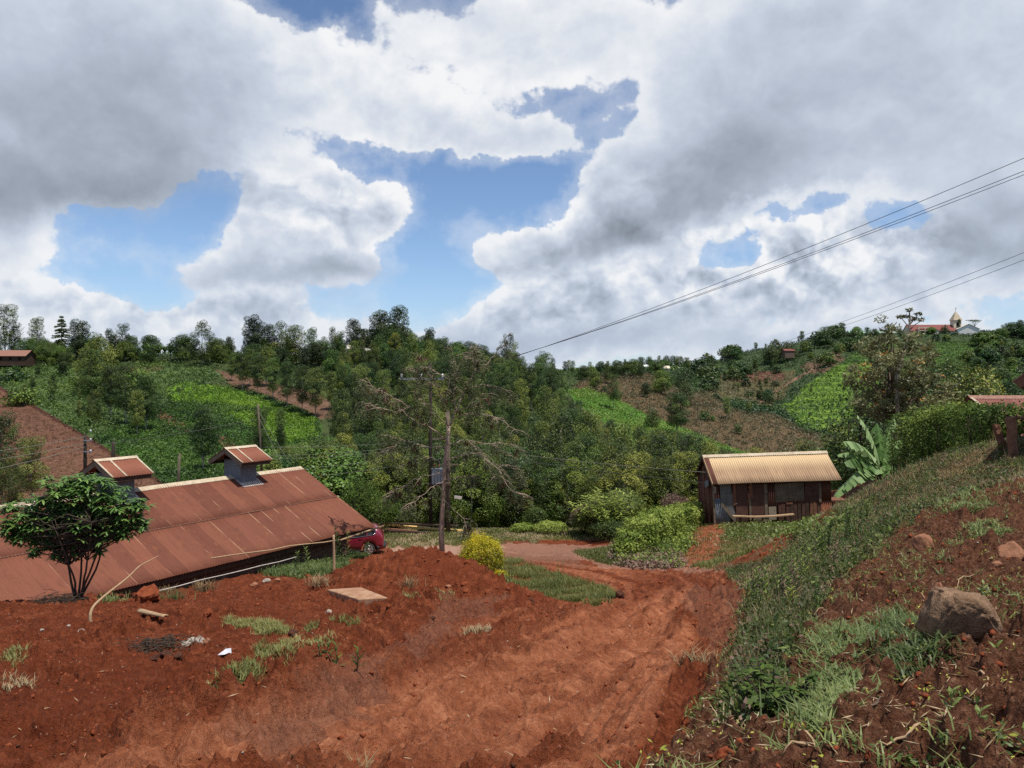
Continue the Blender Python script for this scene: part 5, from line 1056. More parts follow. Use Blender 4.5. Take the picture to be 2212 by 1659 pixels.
mb = MB(); mb.box(-.03, 0.0, 0, ss, -.12, .03, slope_m(0, 0, SE, sa)); mb.build('barge_board', M['palewood'], shed)
mb = MB(); mb.box(-.03, 0.0, 0, ss, -.12, .03, slope_m(0, SD, SE, sa, True)@Matrix.Scale(-1, 4, (1, 0, 0))); mb.build('barge_board', M['darkwood'], shed)
wx0, wx1, wy0, wy1 = .14, 6.2, .36, 3.4
RX = Matrix.Rotation(R(90), 4, 'X')
def wall_iron(name, mat, x0, x1, z0, z1, y, amp=.016, pitch=.1):
    mb = MB(); mb.corr(x0, x1, z0, z1, pitch, amp); o = mb.build(name, mat, shed); o.matrix_local = Matrix.Translation((0, y, 0))@RX; return o
wall_iron('front_wall', M['rustiron'], wx0, wx1, -.35, 2.25, wy0, .018, .12)
wall_iron('wall_sheet', M['greyiron'], .16, .95, -.3, 1.32, wy0-.045); wall_iron('wall_sheet', M['brightrust'], 5.65, wx1+.02, -.3, 1.0, wy0-.05); wall_iron('wall_sheet', M['rustiron'], 5.62, wx1+.02, 1.0, 2.2, wy0-.045)
def board(name, mat, x0, x1, z0, z1, d=.03, y=None, poly=None):
    mb = MB(); y = wy0-.05 if y is None else y
    if poly: mb.prism(poly, y-d, y)
    else: mb.box(x0, x1, y-d, y, z0, z1)
    return mb.build(name, mat, shed)
board('wall_panel', M['dirtygrey'], 0, 0, 0, 0, .02, wy0-.07, [(.42, 2.08), (.98, 2.06), (1.18, .45), (1.22, .1), (1.1, .1), (.46, 1.02)])
board('brace_board', M['wood'], 0, 0, 0, 0, .03, wy0-.1, [(.44, 1.08), (.52, 1.1), (1.2, .22), (1.2, .08), (1.1, .12), (.46, .95)])
dr = board('door', M['flatrust'], 1.22, 1.85, .12, 2.05, .03, wy0-.06); mb = MB(); mb.box(1.10, 1.24, wy0-.13, wy0-.06, .95, 2.05); mb.build('door_post', M['redwood'], shed)
mb = MB(); mb.tube([(1.2, wy0-.15, 1.02), (1.24, wy0-.17, 1.05), (1.28, wy0-.15, 1.02)], .016, 6); o = mb.build('padlock', M['greymetal'], dr)
board('wall_board', M['redwood'], 1.93, 2.12, 1.3, 2.05, .04, wy0-.05); board('wall_board', M['wood'], 1.92, 2.03, .15, 1.3, .04, wy0-.05); board('wall_board', M['wood'], 2.72, 2.88, .25, 2.0, .04, wy0-.06)
board('shutter', M['flatrust'], 2.04, 2.7, .3, 1.98, .03, wy0-.05); board('wall_patch', M['wood'], 2.12, 2.9, .02, .28, .02, wy0-.06); board('wall_patch', M['flatpale'], 2.93, 3.32, .12, .8, .02, wy0-.06)
sh = board('shutter', M['dirtypale'], 3.28, 3.95, 1.02, 1.98, .03, wy0-.06); board('shutter', M['dirtypale'], 3.97, 4.8, 1.06, 2.0, .03, wy0-.06); board('shutter', M['flatrust'], 4.85, 5.62, .95, 2.02, .03, wy0-.06); board('shutter_post', M['wood'], 5.56, 5.68, .95, 1.95, .04, wy0-.09)
board('wall_board', M['redwood'], 3.85, 4.18, .9, 1.0, .05, wy0-.06)
for i in range(11):
    x = 3.42+i*.205+random.uniform(-.02, .02); tl_ = random.uniform(-.03, .03); board('plank', random.choice([M['wood'], M['darkwood'], M['redwood'], M['darkwood'], M['flatrust']]), 0, 0, 0, 0, .025, wy0-.055-.012*(i % 2), [(x, -.2), (x+.19, -.2+random.uniform(-.04, .04)), (x+.18+tl_, .95+random.uniform(-.06, .05)), (x+.01+tl_, .95+random.uniform(-.06, .05))])
mb = MB(); mb.box(wx1-.06, wx1, wy0, wy1, -.4, 2.2); mb.box(wx0, wx1, wy1-.06, wy1, -.4, 2.2); mb.build('back_wall', M['flatrust'], shed)
mb = MB(); RXs = Matrix.Translation((wx0, 0, 0))@Matrix.Rotation(R(90), 4, 'Z')@RX; mb.corr(wy0, wy1, -.4, 2.2, .12, .016); o = mb.build('side_wall', M['rustiron'], shed); o.matrix_local = RXs
mb = MB(); mb.add([(wx0, wy0, 2.2), (wx0, wy1, 2.2), (wx0, SD/2, SR-.08), (wx0+.03, wy0, 2.2), (wx0+.03, wy1, 2.2), (wx0+.03, SD/2, SR-.08)], [(0, 2, 1), (3, 4, 5), (0, 1, 4, 3), (1, 2, 5, 4), (2, 0, 3, 5)])
M2 = Matrix.Translation((wx1-.03, 0, 0)); mb.add([(0, wy0, 2.2), (0, wy1, 2.2), (0, SD/2, SR-.08)], [(0, 1, 2)], M2); mb.build('gable', M['darkwood'], shed)
for y in (wy0-.02, 1.3, 2.2, wy1): mb = MB(); mb.box(wx0-.07, wx0+.02, y-.05, y+.05, -.4, 2.25+(.55 if 1 < y < 3 else 0)); mb.build('corner_post', M['wood'] if y < 1 else M['redwood'], shed)
mb = MB(); mb.box(-.06, -.035, .2, .95, 1.98, 2.3, Matrix.Translation((0, 0, .06))@Matrix.Rotation(R(-14), 4, 'X')); mb.build('sign_board', M['greymetal'], shed)
mb = MB(); mb.box(wx0-.03, wx0+.1, wy0-.075, wy0-.055, 1.6, 1.95); mb.build('notice_plate', M['flatpale'], shed)
bpy.context.view_layer.update(); SM = shed.matrix_world.copy()
bench = empty('plank_bench', SM@Vector((.95, -.02, .42)), R(1), 'warped pale plank bench along the front of the tin shed', 'bench')
mb = MB(); V = []; nx = 16
for i in range(nx+1): x = i/nx*3.15; zz = -.05*math.sin(i/nx*math.pi)*(1 if i > 3 else .6)+.085*(i/nx)**2; V += [(x, -.14, zz), (x, .12, zz), (x, .12, zz+.06), (x, -.14, zz+.06)]
mb.add(V, [(i*4+k, i*4+(k+1) % 4, (i+1)*4+(k+1) % 4, (i+1)*4+k) for i in range(nx) for k in range(4)]+[(3, 2, 1, 0), tuple(range(nx*4, nx*4+4))]); mb.build('seat', M['palewood'], bench)
for x in (.4, 1.55, 2.7): mb = MB(); mb.box(x-.04, x+.04, -.06, .03, -.75, .0); mb.build('leg', M['darkwood'], bench)
crate = empty('wooden_rack', SM@Vector((6.3, .6, 0)), 0, 'dark wooden rack with a diagonal brace beside the right end of the shed', 'rack')
mb = MB(); mb.box(0, .08, 0, .08, -.4, .95); mb.box(.72, .82, 0, .08, -.4, .92); mb.box(0, .08, .9, 1, -.4, .95); mb.box(.72, .82, .9, 1, -.4, .92); mb.build('frame', M['darkwood'], crate)
mb = MB(); mb.box(-.05, .9, -.05, 1.05, .9, .98); mb.build('top', M['redwood'], crate); mb = MB(); mb.box(-.02, 1.0, -.03, .0, -.04, .05, Matrix.Translation((.03, 0, .25))@Matrix.Rotation(R(-38), 4, 'Y')); mb.build('brace', M['redwood'], crate)
# ---------------------------------------------------------------- houses on the right
rh = empty('red_roofed_house', (0, 0, 0), 0, 'house with weathered red corrugated roof behind the clipped hedge', 'house'); p = at(2093, 857, 34); rh.location = p; rh.rotation_euler = (0, 0, R(4))
r_l, r_w, r_h = 12.0, 3.4, 1.7; rs_ = math.hypot(r_w, r_h); ra = math.atan2(r_h, r_w)
for fl in (False, True): iron_roof('roof', M['farredroof'], rh, slope_m(r_l if fl else 0, r_w if fl else -r_w, -r_h, ra, fl), 0, r_l, 0, rs_, .13, .02)
mb = MB(); mb.add([(-.05, -.2, -.08), (r_l, -.2, -.08), (r_l, 0, .06), (-.05, 0, .06), (r_l, .2, -.08), (-.05, .2, -.08)], [(0, 1, 2, 3), (3, 2, 4, 5)]); mb.build('ridge_cap', M['rustroof'], rh)
mb = MB(); mb.corr(-.02, .1, 0, rs_, .3, .003, slope_m(0, -r_w, -r_h+.035, ra)); mb.build('barge_trim', M['cream_trim'], rh)
mb = MB(); mb.box(.4, r_l-.4, -2.9, 2.9, -4.6, -1.55); mb.add([(.4, -2.9, -1.55), (.4, 2.9, -1.55), (.4, 0, -.1)], [(0, 2, 1)]); mb.build('wall', M['farwall'], rh)
for x in (3, 6.5, 9): f = MB(); f.box(x, x+1, -2.95, -2.9, -3.4, -2.3); f.build('window', M['dark'], rh)
nh = empty('near_house', at(2190, 824, 19), 0, 'dark eave corner of a nearby timber house at the right frame edge', 'house'); nh.rotation_euler = (0, 0, R(-40))
HW_, HH_ = 2.0, 1.68; NR_ = Matrix.Rotation(-math.atan2(HH_, HW_), 4, 'Y'); NL_ = Matrix.Translation((2*HW_, 0, 0))@Matrix.Rotation(math.atan2(HH_, HW_), 4, 'Y'); HL_ = math.hypot(HW_, HH_)
mb = MB(); mb.box(0, HL_, -.3, 5, -.03, .0, NR_); mb.box(-HL_, 0, -.3, 5, -.03, .0, NL_); mb.build('roof', M['rustroof'], nh)
mb = MB(); mb.box(.02, HL_-.05, -.28, -.22, -.24, -.035, NR_); mb.box(.02, .07, -.21, 4.9, -.24, -.035, NR_); mb.box(-HL_+.05, -.02, -.28, -.22, -.24, -.035, NL_); mb.build('fascia_board', M['redwood'], nh)
for y in np.arange(.2, 4.9, .7): mb = MB(); mb.box(.1, HL_-.1, y, y+.06, -.16, -.035, NR_); mb.build('rafter', M['darkwood'], nh)
mb = MB(); mb.box(.8, 3.2, .2, 4.8, -3.0, .45); mb.add([(.8, .2, .45), (3.2, .2, .45), (2, .2, 1.5)], [(0, 1, 2)]); mb.build('wall', M['darkwood'], nh)
# ---------------------------------------------------------------- far buildings
def far_house(name, px, py, Y, ln, wd, hw, hr, wall, roof, label, rz=0, cat='house', wins=3, hip=False, drop=4):
    e = empty(name, at(px, py, Y), R(rz), label, cat)       # py is the eave row at the left front corner
    mb = MB(); mb.box(0, ln, 0, wd, -hw-drop, 0); mb.add([(0, 0, 0), (0, wd, 0), (0, wd/2, hr*.97), (ln, 0, 0), (ln, wd, 0), (ln, wd/2, hr*.97)], [(0, 2, 1), (3, 4, 5)]); mb.build('wall', wall, e)
    o_ = .45; mb = MB(); i = wd/2 if hip else 0
    for s in (0, 1):
        y0 = -o_ if s == 0 else wd+o_; q = [(-o_, y0, -.15), (ln+o_, y0, -.15), (ln+o_-i, wd/2, hr), (-o_+i, wd/2, hr)]; mb.add(q+[(x, y, z-.08) for x, y, z in q], [(0, 1, 2, 3), (7, 6, 5, 4), (0, 4, 5, 1)] if s == 0 else [(3, 2, 1, 0), (4, 5, 6, 7), (1, 5, 4, 0)])
    mb.build('roof', roof, e)
    for k in range(wins): x = ln*(k+.6)/(wins+.2); f = MB(); f.box(x-.45, x+.45, -.04, 0, -hw*.62, -hw*.18); f.build('window', M['dark'], e)
    return e
far_house('brown_roofed_house', -30, 768, 280, 13.2, 7, 2.6, 2.0, M['darkwood'], M['tanroof'] if False else M['rustroof'], 'long brown tin roofed house at the left frame edge below the skyline trees', 3, wins=4, drop=1)
far_house('tin_roofed_house', 789, 757, 296, 5.2, 6, 2.6, 1.1, M['farwall'], M['tanroof'], 'pale tin roofed house under the twin giant trees', 4, wins=2)
far_house('small_tin_house', 752, 752, 300, 6, 4, 2, 1.2, M['farwall'], M['tanroof'], 'small tin roofed house half hidden left of the pale one', 12, wins=1)
far_house('green_tin_house', 708, 752, 306, 2.8, 4, 2, 1.4, M['greenroof'], M['greenroof'], 'little blue green roofed house among crest trees', 0, wins=0)
far_house('white_tin_house', 1377, 791, 640, 9, 6, 2.6, 1.2, M['white'], M['white'], 'white roofed house on the distant low crest', 2, wins=2)
far_house('tan_house', 1434, 795, 560, 4, 5, 2.2, 1.6, M['cream'], M['cream'], 'small tan house on the distant low crest', 0, wins=1); far_house('low_tin_house', 1468, 796, 600, 6, 5, 2, .9, M['cream'], M['tanroof'], 'low pale roofed house right of the tan house', 0, wins=1); far_house('tiny_white_house', 1500, 792, 620, 3.5, 4, 2, 1, M['white'], M['white'], 'tiny white house near the foot of the far ridge', 0, wins=0)
far_house('rust_roofed_house', 1696, 757, 560, 7, 6, 1.2, 1.2, M['farwall'], M['churchroof'], 'red roofed house sunk among trees on the far shoulder', 8, wins=2)
far_house('green_roofed_school', 1836, 719, 630, 40, 8, 3.4, 2.2, M['cream'], M['greenroof'], 'long green roofed school block on the far ridge', -3, 'school', 8)
far_house('cottage', 2172, 716, 610, 13, 6, 3, 2, M['cream'], M['tanroof'], 'pale cottage among dark trees near the right end of the ridge', 0, wins=3)
far_house('bush_house', 1175, 786, 300, 1.8, 2, 1.5, .6, M['cream'], M['rustroof'], 'scrap of a rusty roof between crest trees', 0, wins=0) if False else None
ch = empty('church', at(1966, 722, 632), R(-2), 'white church with long red roof and a pointed bell tower on the far ridge', 'church')
mb = MB(); mb.box(0, 36, 0, 12, -9, 3.3); mb.add([(0, 0, 3.3), (0, 12, 3.3), (0, 6, 7.6), (36, 0, 3.3), (36, 12, 3.3), (36, 6, 7.6)], [(0, 2, 1), (3, 4, 5)]); mb.build('nave', M['cream'], ch)
mb = MB()
for q in ([(-.6, -1, 2.7), (37, -1, 2.7), (37, 6, 7.9), (-.6, 6, 7.9)], [(-.6, 13, 2.7), (37, 13, 2.7), (37, 6, 7.9), (-.6, 6, 7.9)]): mb.add(q+[(x, y, z-.2) for x, y, z in q], [(0, 1, 2, 3), (7, 6, 5, 4), (0, 4, 5, 1)])
mb.build('roof', M['churchroof'], ch)
mb = MB(); mb.box(15.5, 22, -4, 0, -9, 1.4); mb.add([(15.5, -4, 1.4), (22, -4, 1.4), (18.75, -4, 3.4)], [(0, 1, 2)]); mb.build('porch', M['white'], ch)
mb = MB()
for q in ([(15, -4.3, 1.2), (18.75, -4.3, 3.7), (18.75, 1, 3.7), (15, 1, 1.2)], [(22.5, -4.3, 1.2), (18.75, -4.3, 3.7), (18.75, 1, 3.7), (22.5, 1, 1.2)]): mb.add(q+[(x, y, z-.15) for x, y, z in q], [(0, 1, 2, 3), (7, 6, 5, 4), (0, 4, 5, 1)])
mb.build('porch_roof', M['churchroof'], ch)
mb = MB(); mb.box(35, 40.8, 2, 8, -9, 11.2); mb.build('bell_tower', M['cream'], ch)
mb = MB(); mb.add([(34.4, 1.4, 11.2), (41.4, 1.4, 11.2), (41.4, 8.6, 11.2), (34.4, 8.6, 11.2), (36.4, 3.4, 15.6), (39.4, 3.4, 15.6), (39.4, 6.6, 15.6), (36.4, 6.6, 15.6), (37.9, 5, 18.6)], [(0, 1, 5, 4), (1, 2, 6, 5), (2, 3, 7, 6), (3, 0, 4, 7), (4, 5, 8), (5, 6, 8), (6, 7, 8), (7, 4, 8), (3, 2, 1, 0)]); mb.build('spire', M['cream_trim'], ch)
mb = MB(); mb.box(37.82, 37.98, 4.92, 5.08, 18.5, 21.6); mb.box(37.2, 38.6, 4.92, 5.08, 20.4, 20.6); mb.build('cross', M['darkwood'], ch)
for k in range(7): f = MB(); x = 2.5+k*4.6; f.box(x, x+1.1, -.06, 0, -.6, 1.9); f.build('window', M['dark'], ch)
f = MB(); f.box(37, 38.8, 1.94, 2, 6.5, 9.3); f.build('belfry_opening', M['dark'], ch)
ax_ = empty('church_annex', at(2069, 713, 628), R(-6), 'white gabled annex right of the church tower', 'annex')
mb = MB(); mb.box(0, 16, 0, 8, -8, 1); mb.add([(0, 0, 1), (16, 0, 1), (8, 0, 4.6)], [(0, 1, 2)]); mb.build('wall', M['white'], ax_); mb = MB()
for q in ([(-.8, -.6, .7), (8, -.6, 4.9), (8, 9, 4.9), (-.8, 9, .7)], [(16.8, -.6, .7), (8, -.6, 4.9), (8, 9, 4.9), (16.8, 9, .7)]): mb.add(q+[(x, y, z-.2) for x, y, z in q], [(0, 1, 2, 3), (7, 6, 5, 4), (0, 4, 5, 1)])
mb.build('roof', M['tanroof'], ax_)
fr = empty('concrete_frame', at(1984, 722, 628), 0, 'open unfinished concrete frame leaning on the left end of the church', 'building frame')
mb = MB()
for z in (-3, -.2, 2.6, 5): mb.box(0, 11, 0, 4, z, z+.6)
for x in (0, 5, 10.4): mb.box(x, x+.6, 0, .6, -8, 5)
mb.build('frame', M['cream'], fr)
tag(MB().box(0, 52, 0, .5, -6, 0).build('church_wall', M['farwall'], None, at(1958, 738, 618)), 'long brown boundary wall below the church', 'wall')
# ---------------------------------------------------------------- poles and wires
TY = 53.0
def pole(px, ytop, ybase, Y, r, mat, label, name='utility_pole', lean=0):
    b = at(px, ybase, Y); b.z = min(b.z, gz(b.x, b.y)) if False else b.z; tp = at(px+lean, ytop, Y); e = empty(name, b, 0, label, 'pole')
    mb = MB(); mb.tube([(0, 0, -1), (tp-b)*.5, tp-b], [r*1.1, r*.95, r*.8], 9); mb.build('shaft', mat, e); return e
pA = pole(930, 786, 1146, TY, .12, M['darkpole'], 'tall dark pole with a steel crossarm behind the dry tree')
mb = MB(); L_ = 1.3; mb.box(-2.0, .9, -.12, -.04, 10.0, 10.12); mb.build('crossarm', M['steel'], pA)
for x in (-1.9, -.6, .8): mb = MB(); mb.lathe([(.0, .28), (.06, .26), (.085, .18), (.05, .12), (.085, .06), (.04, 0)], 10, Matrix.Translation((x, -.08, 10.12))); mb.build('insulator', M['ceramic'], pA)
pB = pole(968, 888, 1143, TY-.8, .15, M['pole'], 'shorter grey pole with fittings beside the grey transformer box')
for z, x in ((5.9, -.5), (4.2, .15), (3.0, -.35)): mb = MB(); mb.box(x-.5, x+.5, -.26, -.2, z, z+.09); mb.build('crossarm', M['wood'], pB)
mb = MB(); mb.box(.12, .62, -.34, -.28, 2.1, 2.28, Matrix.Rotation(R(8), 4, 'Y')); mb.build('sign_plate', M['tanroof'], pB)
mb = MB(); mb.box(-.75, -.45, -.34, -.2, 3.05, 3.3); mb.build('fuse_box', M['cream'], pB)
tb = empty('transformer', at(948, 1045, TY-.9), 0, 'blue grey ribbed transformer box hung between two poles', 'transformer')
mb = MB(); mb.box(-.42, .42, -.35, .35, 0, .95); mb.build('tank', M['steel'], tb); mb = MB()
for i in range(9): x = -.38+i*.095; mb.box(x-.016, x+.016, -.5, -.352, .06, .9)
mb.build('cooling_fins', M['steel'], tb); mb = MB(); mb.box(-.46, .46, -.4, .4, .953, 1.0); mb.build('lid', M['greymetal'], tb)
for x in (-.3, 0, .3): mb = MB(); mb.lathe([(.0, .32), (.05, .3), (.07, .2), (.04, .14), (.07, .07), (.04, 0)], 10, Matrix.Translation((x, 0, 1.0))); mb.build('bushing', M['redwood'], tb)
mb = MB(); mb.box(-.75, .75, -.25, .25, -.12, -.003); mb.build('platform', M['darkwood'], tb)
pC = pole(566, 872, 1010, 58, .08, M['pole'], 'thin leaning pole with stay wires behind the right roof vent', lean=-9)
pD = pole(184, 938, 1030, 60, .13, M['darkpole'], 'dark pole with three insulators left of the first roof vent')
for z in (1.9, 2.75): mb = MB(); mb.box(-.1, .6, -.2, -.14, z-.03, z+.03); mb.build('bracket', M['steel'], pD)
for z in (1.9, 2.75, 3.4): mb = MB(); mb.lathe([(0, .16), (.07, .14), (.05, .08), (.07, .03), (.03, 0)], 9, Matrix.Translation((.5, -.17, z))); mb.build('insulator', M['ceramic'], pD)
pole(245, 953, 1015, 66, .17, M['darkpole'], 'short thick dark post behind the left roof vent', 'wooden_post')
pole(383, 980, 1075, 62, .11, M['pole'], 'grey leaning post before the tea behind the barn ridge', 'wooden_post', lean=5)
pole(657, 762, 790, 300, .3, M['pole'], 'distant pale pole on the left skyline', lean=0); pole(588, 735, 790, 300, .2, M['darkpole'], 'thin distant mast on the left skyline')
def wire(a, b, label, sag=.02, r=.012, mat='wire', group=None, n=24):
    a, b = Vector(a), Vector(b); L = (b-a).length; P = [tuple(a.lerp(b, i/n)-a-Vector((0, 0, sag*L*4*(i/n)*(1-i/n)))) for i in range(n+1)]
    mb = MB(); mb.tube(P, r, 5); o = mb.build('overhead_wire', M[mat]); o.location = a; return tag(o, label, 'wire', group)
E1 = [at(958, 812, TY), at(934, 812, TY), at(905, 812, TY)]
for (yr, Ye), e, lb in zip(((303, 26), (332, 27), (342, 28.5)), (at(960, 818, TY), at(930, 822, TY), at(915, 826, TY)), ('uppermost overhead wire crossing the clouds on the right', 'middle overhead wire of the three crossing the clouds', 'lowest of the three overhead wires crossing the clouds')):
    b = at(2212, yr, Ye); d = (b-e); wire(e, e+d*1.35, lb, .016, .011)
for (yr, Ye), e, lb in zip(((512, 60), (529, 61)), (at(1478, 797, 165), at(1510, 790, 165)), ('upper of the two low wires descending to the far right wood', 'lower of the two low wires descending to the far right wood')):
    b = at(2212, yr, Ye); d = b-e; wire(e, e+d*1.3, lb, .012, .018)
G1 = 'thin service wires between the pole and the barn side'
for i, (y1, y2) in enumerate(((948, 966), (957, 985), (963, 992), (976, 1018), (990, 1040))): wire(at(955, y1, TY), at(568-i*2, y2, 57.8), 'thin slack wire running from the transformer pole to the pole behind the roof vent', .012, .013, 'palewire', G1)
for (y1, y2, a) in ((963, 1002, 'upper'), (972, 1016, 'lower')): wire(at(985, y1, TY), SM@Vector((.0, 1.0, 2.6 if a == 'upper' else 2.05)), a+' pale wire from the pole to the tin shed gable', .008, .014, 'palewire')
for i, (y0, yp, a) in enumerate(((972, 943, 'top'), (990, 957, 'middle'), (1010, 965, 'bottom'))):
    a_, b_ = at(186, yp, 60), at(-120, y0+ (y0-yp)*.6, 48); wire(a_, b_, a+' wire of three running left from the insulator pole over the ploughed field', .008, .018, 'palewire')
wire(at(560, 890, 58), at(625, 1000, 57), 'stay wire slanting right from the leaning pole', .0, .012, 'palewire'); wire(at(561, 905, 58), at(608, 1000, 57), 'second stay wire slanting from the leaning pole', .0, .012, 'palewire')
wire(at(560, 905, 58), at(200, 962, 60), 'faint wire crossing the tea between two poles', .01, .011, 'palewire')
# ---------------------------------------------------------------- the dry feathery tree
M['drybark'] = mat_plain('dry_tree_bark', (.20, .14, .10), (.42, .32, .24), 9, .9, .5, .2)
def dry_tree():
    Y = 38.0; b = at(957, 1206, Y); b.z = gz(b.x, b.y); e = empty('dry_tree', b, 0, 'tall half dead tree with drooping feathery leaves and dark pods behind the dirt heap', 'tree')
    def P(px, py, dy=0): v = at(px, py, Y+dy); return np.array(v-b)
    mb = MB(); L = Leaves(); Lp = Leaves()
    trunk = [np.array((0, 0, -.5)), P(953, 1150), P(957, 1080, .1), P(960, 1015), P(966, 960, -.1), P(970, 920)]
    mb.tube(trunk, [.15, .125, .11, .10, .09, .08], 9)
    BR = [([(970, 925), (985, 885), (1005, 840), (1028, 800), (1048, 740 + 50), (1075, 760), (1102, 715)], .095, .4),
          ([(985, 885), (978, 845), (990, 790), (1020, 745)], .05, -.3), ([(966, 950), (915, 915), (885, 880), (845, 855), (800, 835), (775, 820)], .08, -.7),
          ([(930, 925), (890, 905), (850, 870), (810, 845), (790, 815)], .05, .5), ([(968, 935), (962, 880), (972, 820), (985, 790), (970, 735)], .06, .2), ([(962, 880), (940, 830), (918, 795), (900, 760)], .05, -.5),
          ([(940, 835), (915, 815), (882, 790)], .035, .6), ([(968, 960), (1010, 950), (1060, 960), (1100, 985)], .05, .9), ([(961, 1000), (990, 985), (1030, 980), (1075, 1010), (1105, 1060), (1140, 1075)], .06, -.8),
          ([(958, 1038), (1000, 1030), (1028, 1028)], .055, -.2), ([(960, 1010), (935, 990), (905, 985), (870, 1010)], .04, .7), ([(958, 1040), (930, 1055), (895, 1085), (870, 1100)], .04, -.5), ([(966, 965), (920, 965), (870, 950), (830, 940)], .045, .8),
          ([(1005, 840), (1040, 830), (1085, 838), (1110, 860)], .04, .9), ([(975, 905), (1020, 890), (1070, 900), (1120, 935)], .045, -.9), ([(985, 890), (1030, 870), (1050, 850)], .04, -.5), ([(972, 820), (935, 800), (905, 790)], .03, .5), ([(1028, 800), (1020, 770), (1030, 742)], .03, .5),
          ([(1048, 790), (1025, 780), (1000, 765)], .03, -.6), ([(960, 1020), (905, 1030), (860, 1060), (840, 1075)], .04, -.3), ([(958, 1080), (975, 1095), (1000, 1120), (1010, 1135)], .025, -.4), ([(970, 920), (930, 890), (905, 850), (893, 800)], .05, -.9), ([(885, 880), (858, 890), (815, 880), (790, 870)], .04, .3),
          ([(1060, 960), (1090, 955), (1130, 975)], .03, .3), ([(1075, 1010), (1100, 1005), (1128, 1030)], .03, .6), ([(1010, 950), (1045, 985), (1070, 1040)], .035, -.4), ([(870, 950), (845, 970), (825, 990)], .025, .4)]
    for pts_, r0, dy in BR:
        n = len(pts_); q = np.array([P(x, y, dy*i/(n-1)*3) for i, (x, y) in enumerate(pts_)]); t_ = np.linspace(0, n-1, n*4); C = np.stack([np.interp(t_, range(n), q[:, k]) for k in range(3)], 1); C[1:-1] += rng.normal(size=C[1:-1].shape)*.035
        mb.tube(C, np.linspace(r0*.56, .008, len(C)), 6)
        ln = np.linalg.norm(np.diff(C, axis=0), axis=1).sum()
        for k in range(int(ln*4.6)):
            f = .18+.82*random.random(); i = min(len(C)-2, int(f*(len(C)-1))); s = C[i]; a = random.random()*6.28; l_ = .35+.75*random.random()*(1.1-f*.5)
            d = (C[i+1]-C[i])/(np.linalg.norm(C[i+1]-C[i])+1e-9)*.7+np.array([math.cos(a), math.sin(a)*.8, .1*random.random()]); tip = s+d*l_*.7+np.array([0, 0, -.22*l_]); mid = (s+tip)/2+np.array([0, 0, .1*l_])
            mb.tube([s, mid, tip], [.014, .011, .006], 4)
            if random.random() < .85:                                     # drooping fronds: a rib with paired leaflets
                for z_ in range(random.randint(3, 6)):
                    o_ = s+(tip-s)*(.4+.6*random.random()); fr = np.array([rng.normal()*.22, rng.normal()*.22, -.42-.2*random.random()])*.9; m_ = 7; tt = np.linspace(.1, 1, m_)[:, None]; C2 = o_+fr*tt; sd_ = np.cross(fr, rng.normal(size=3)); sd_ /= np.linalg.norm(sd_)+1e-9
                    tn = .25+.5*random.random()
                    for sg in (-1, 1): L.put(C2+sd_*sg*.05, .115, tn, aspect=.36, dirs=np.repeat((sd_*sg+fr*.6)[None], m_, 0)*2)
            if random.random() < .13:
                o_ = s+(tip-s)*random.random(); m_ = random.randint(4, 10); C3 = o_+rng.normal(size=(m_, 3))*np.array([.09, .09, .04]); C3[:, 2] -= .14; Lp.put(C3, .28, .2+.5*random.random(), aspect=.24, dirs=np.repeat(np.array([[0, 0, -2.5]]), m_, 0))
    mb.build('trunk', M['drybark'], e); L.build('leaves', M['acacia'], e); tag(Lp.build('seed_pods', M['pod'], e), kind='stuff'); return e
dry_tree()
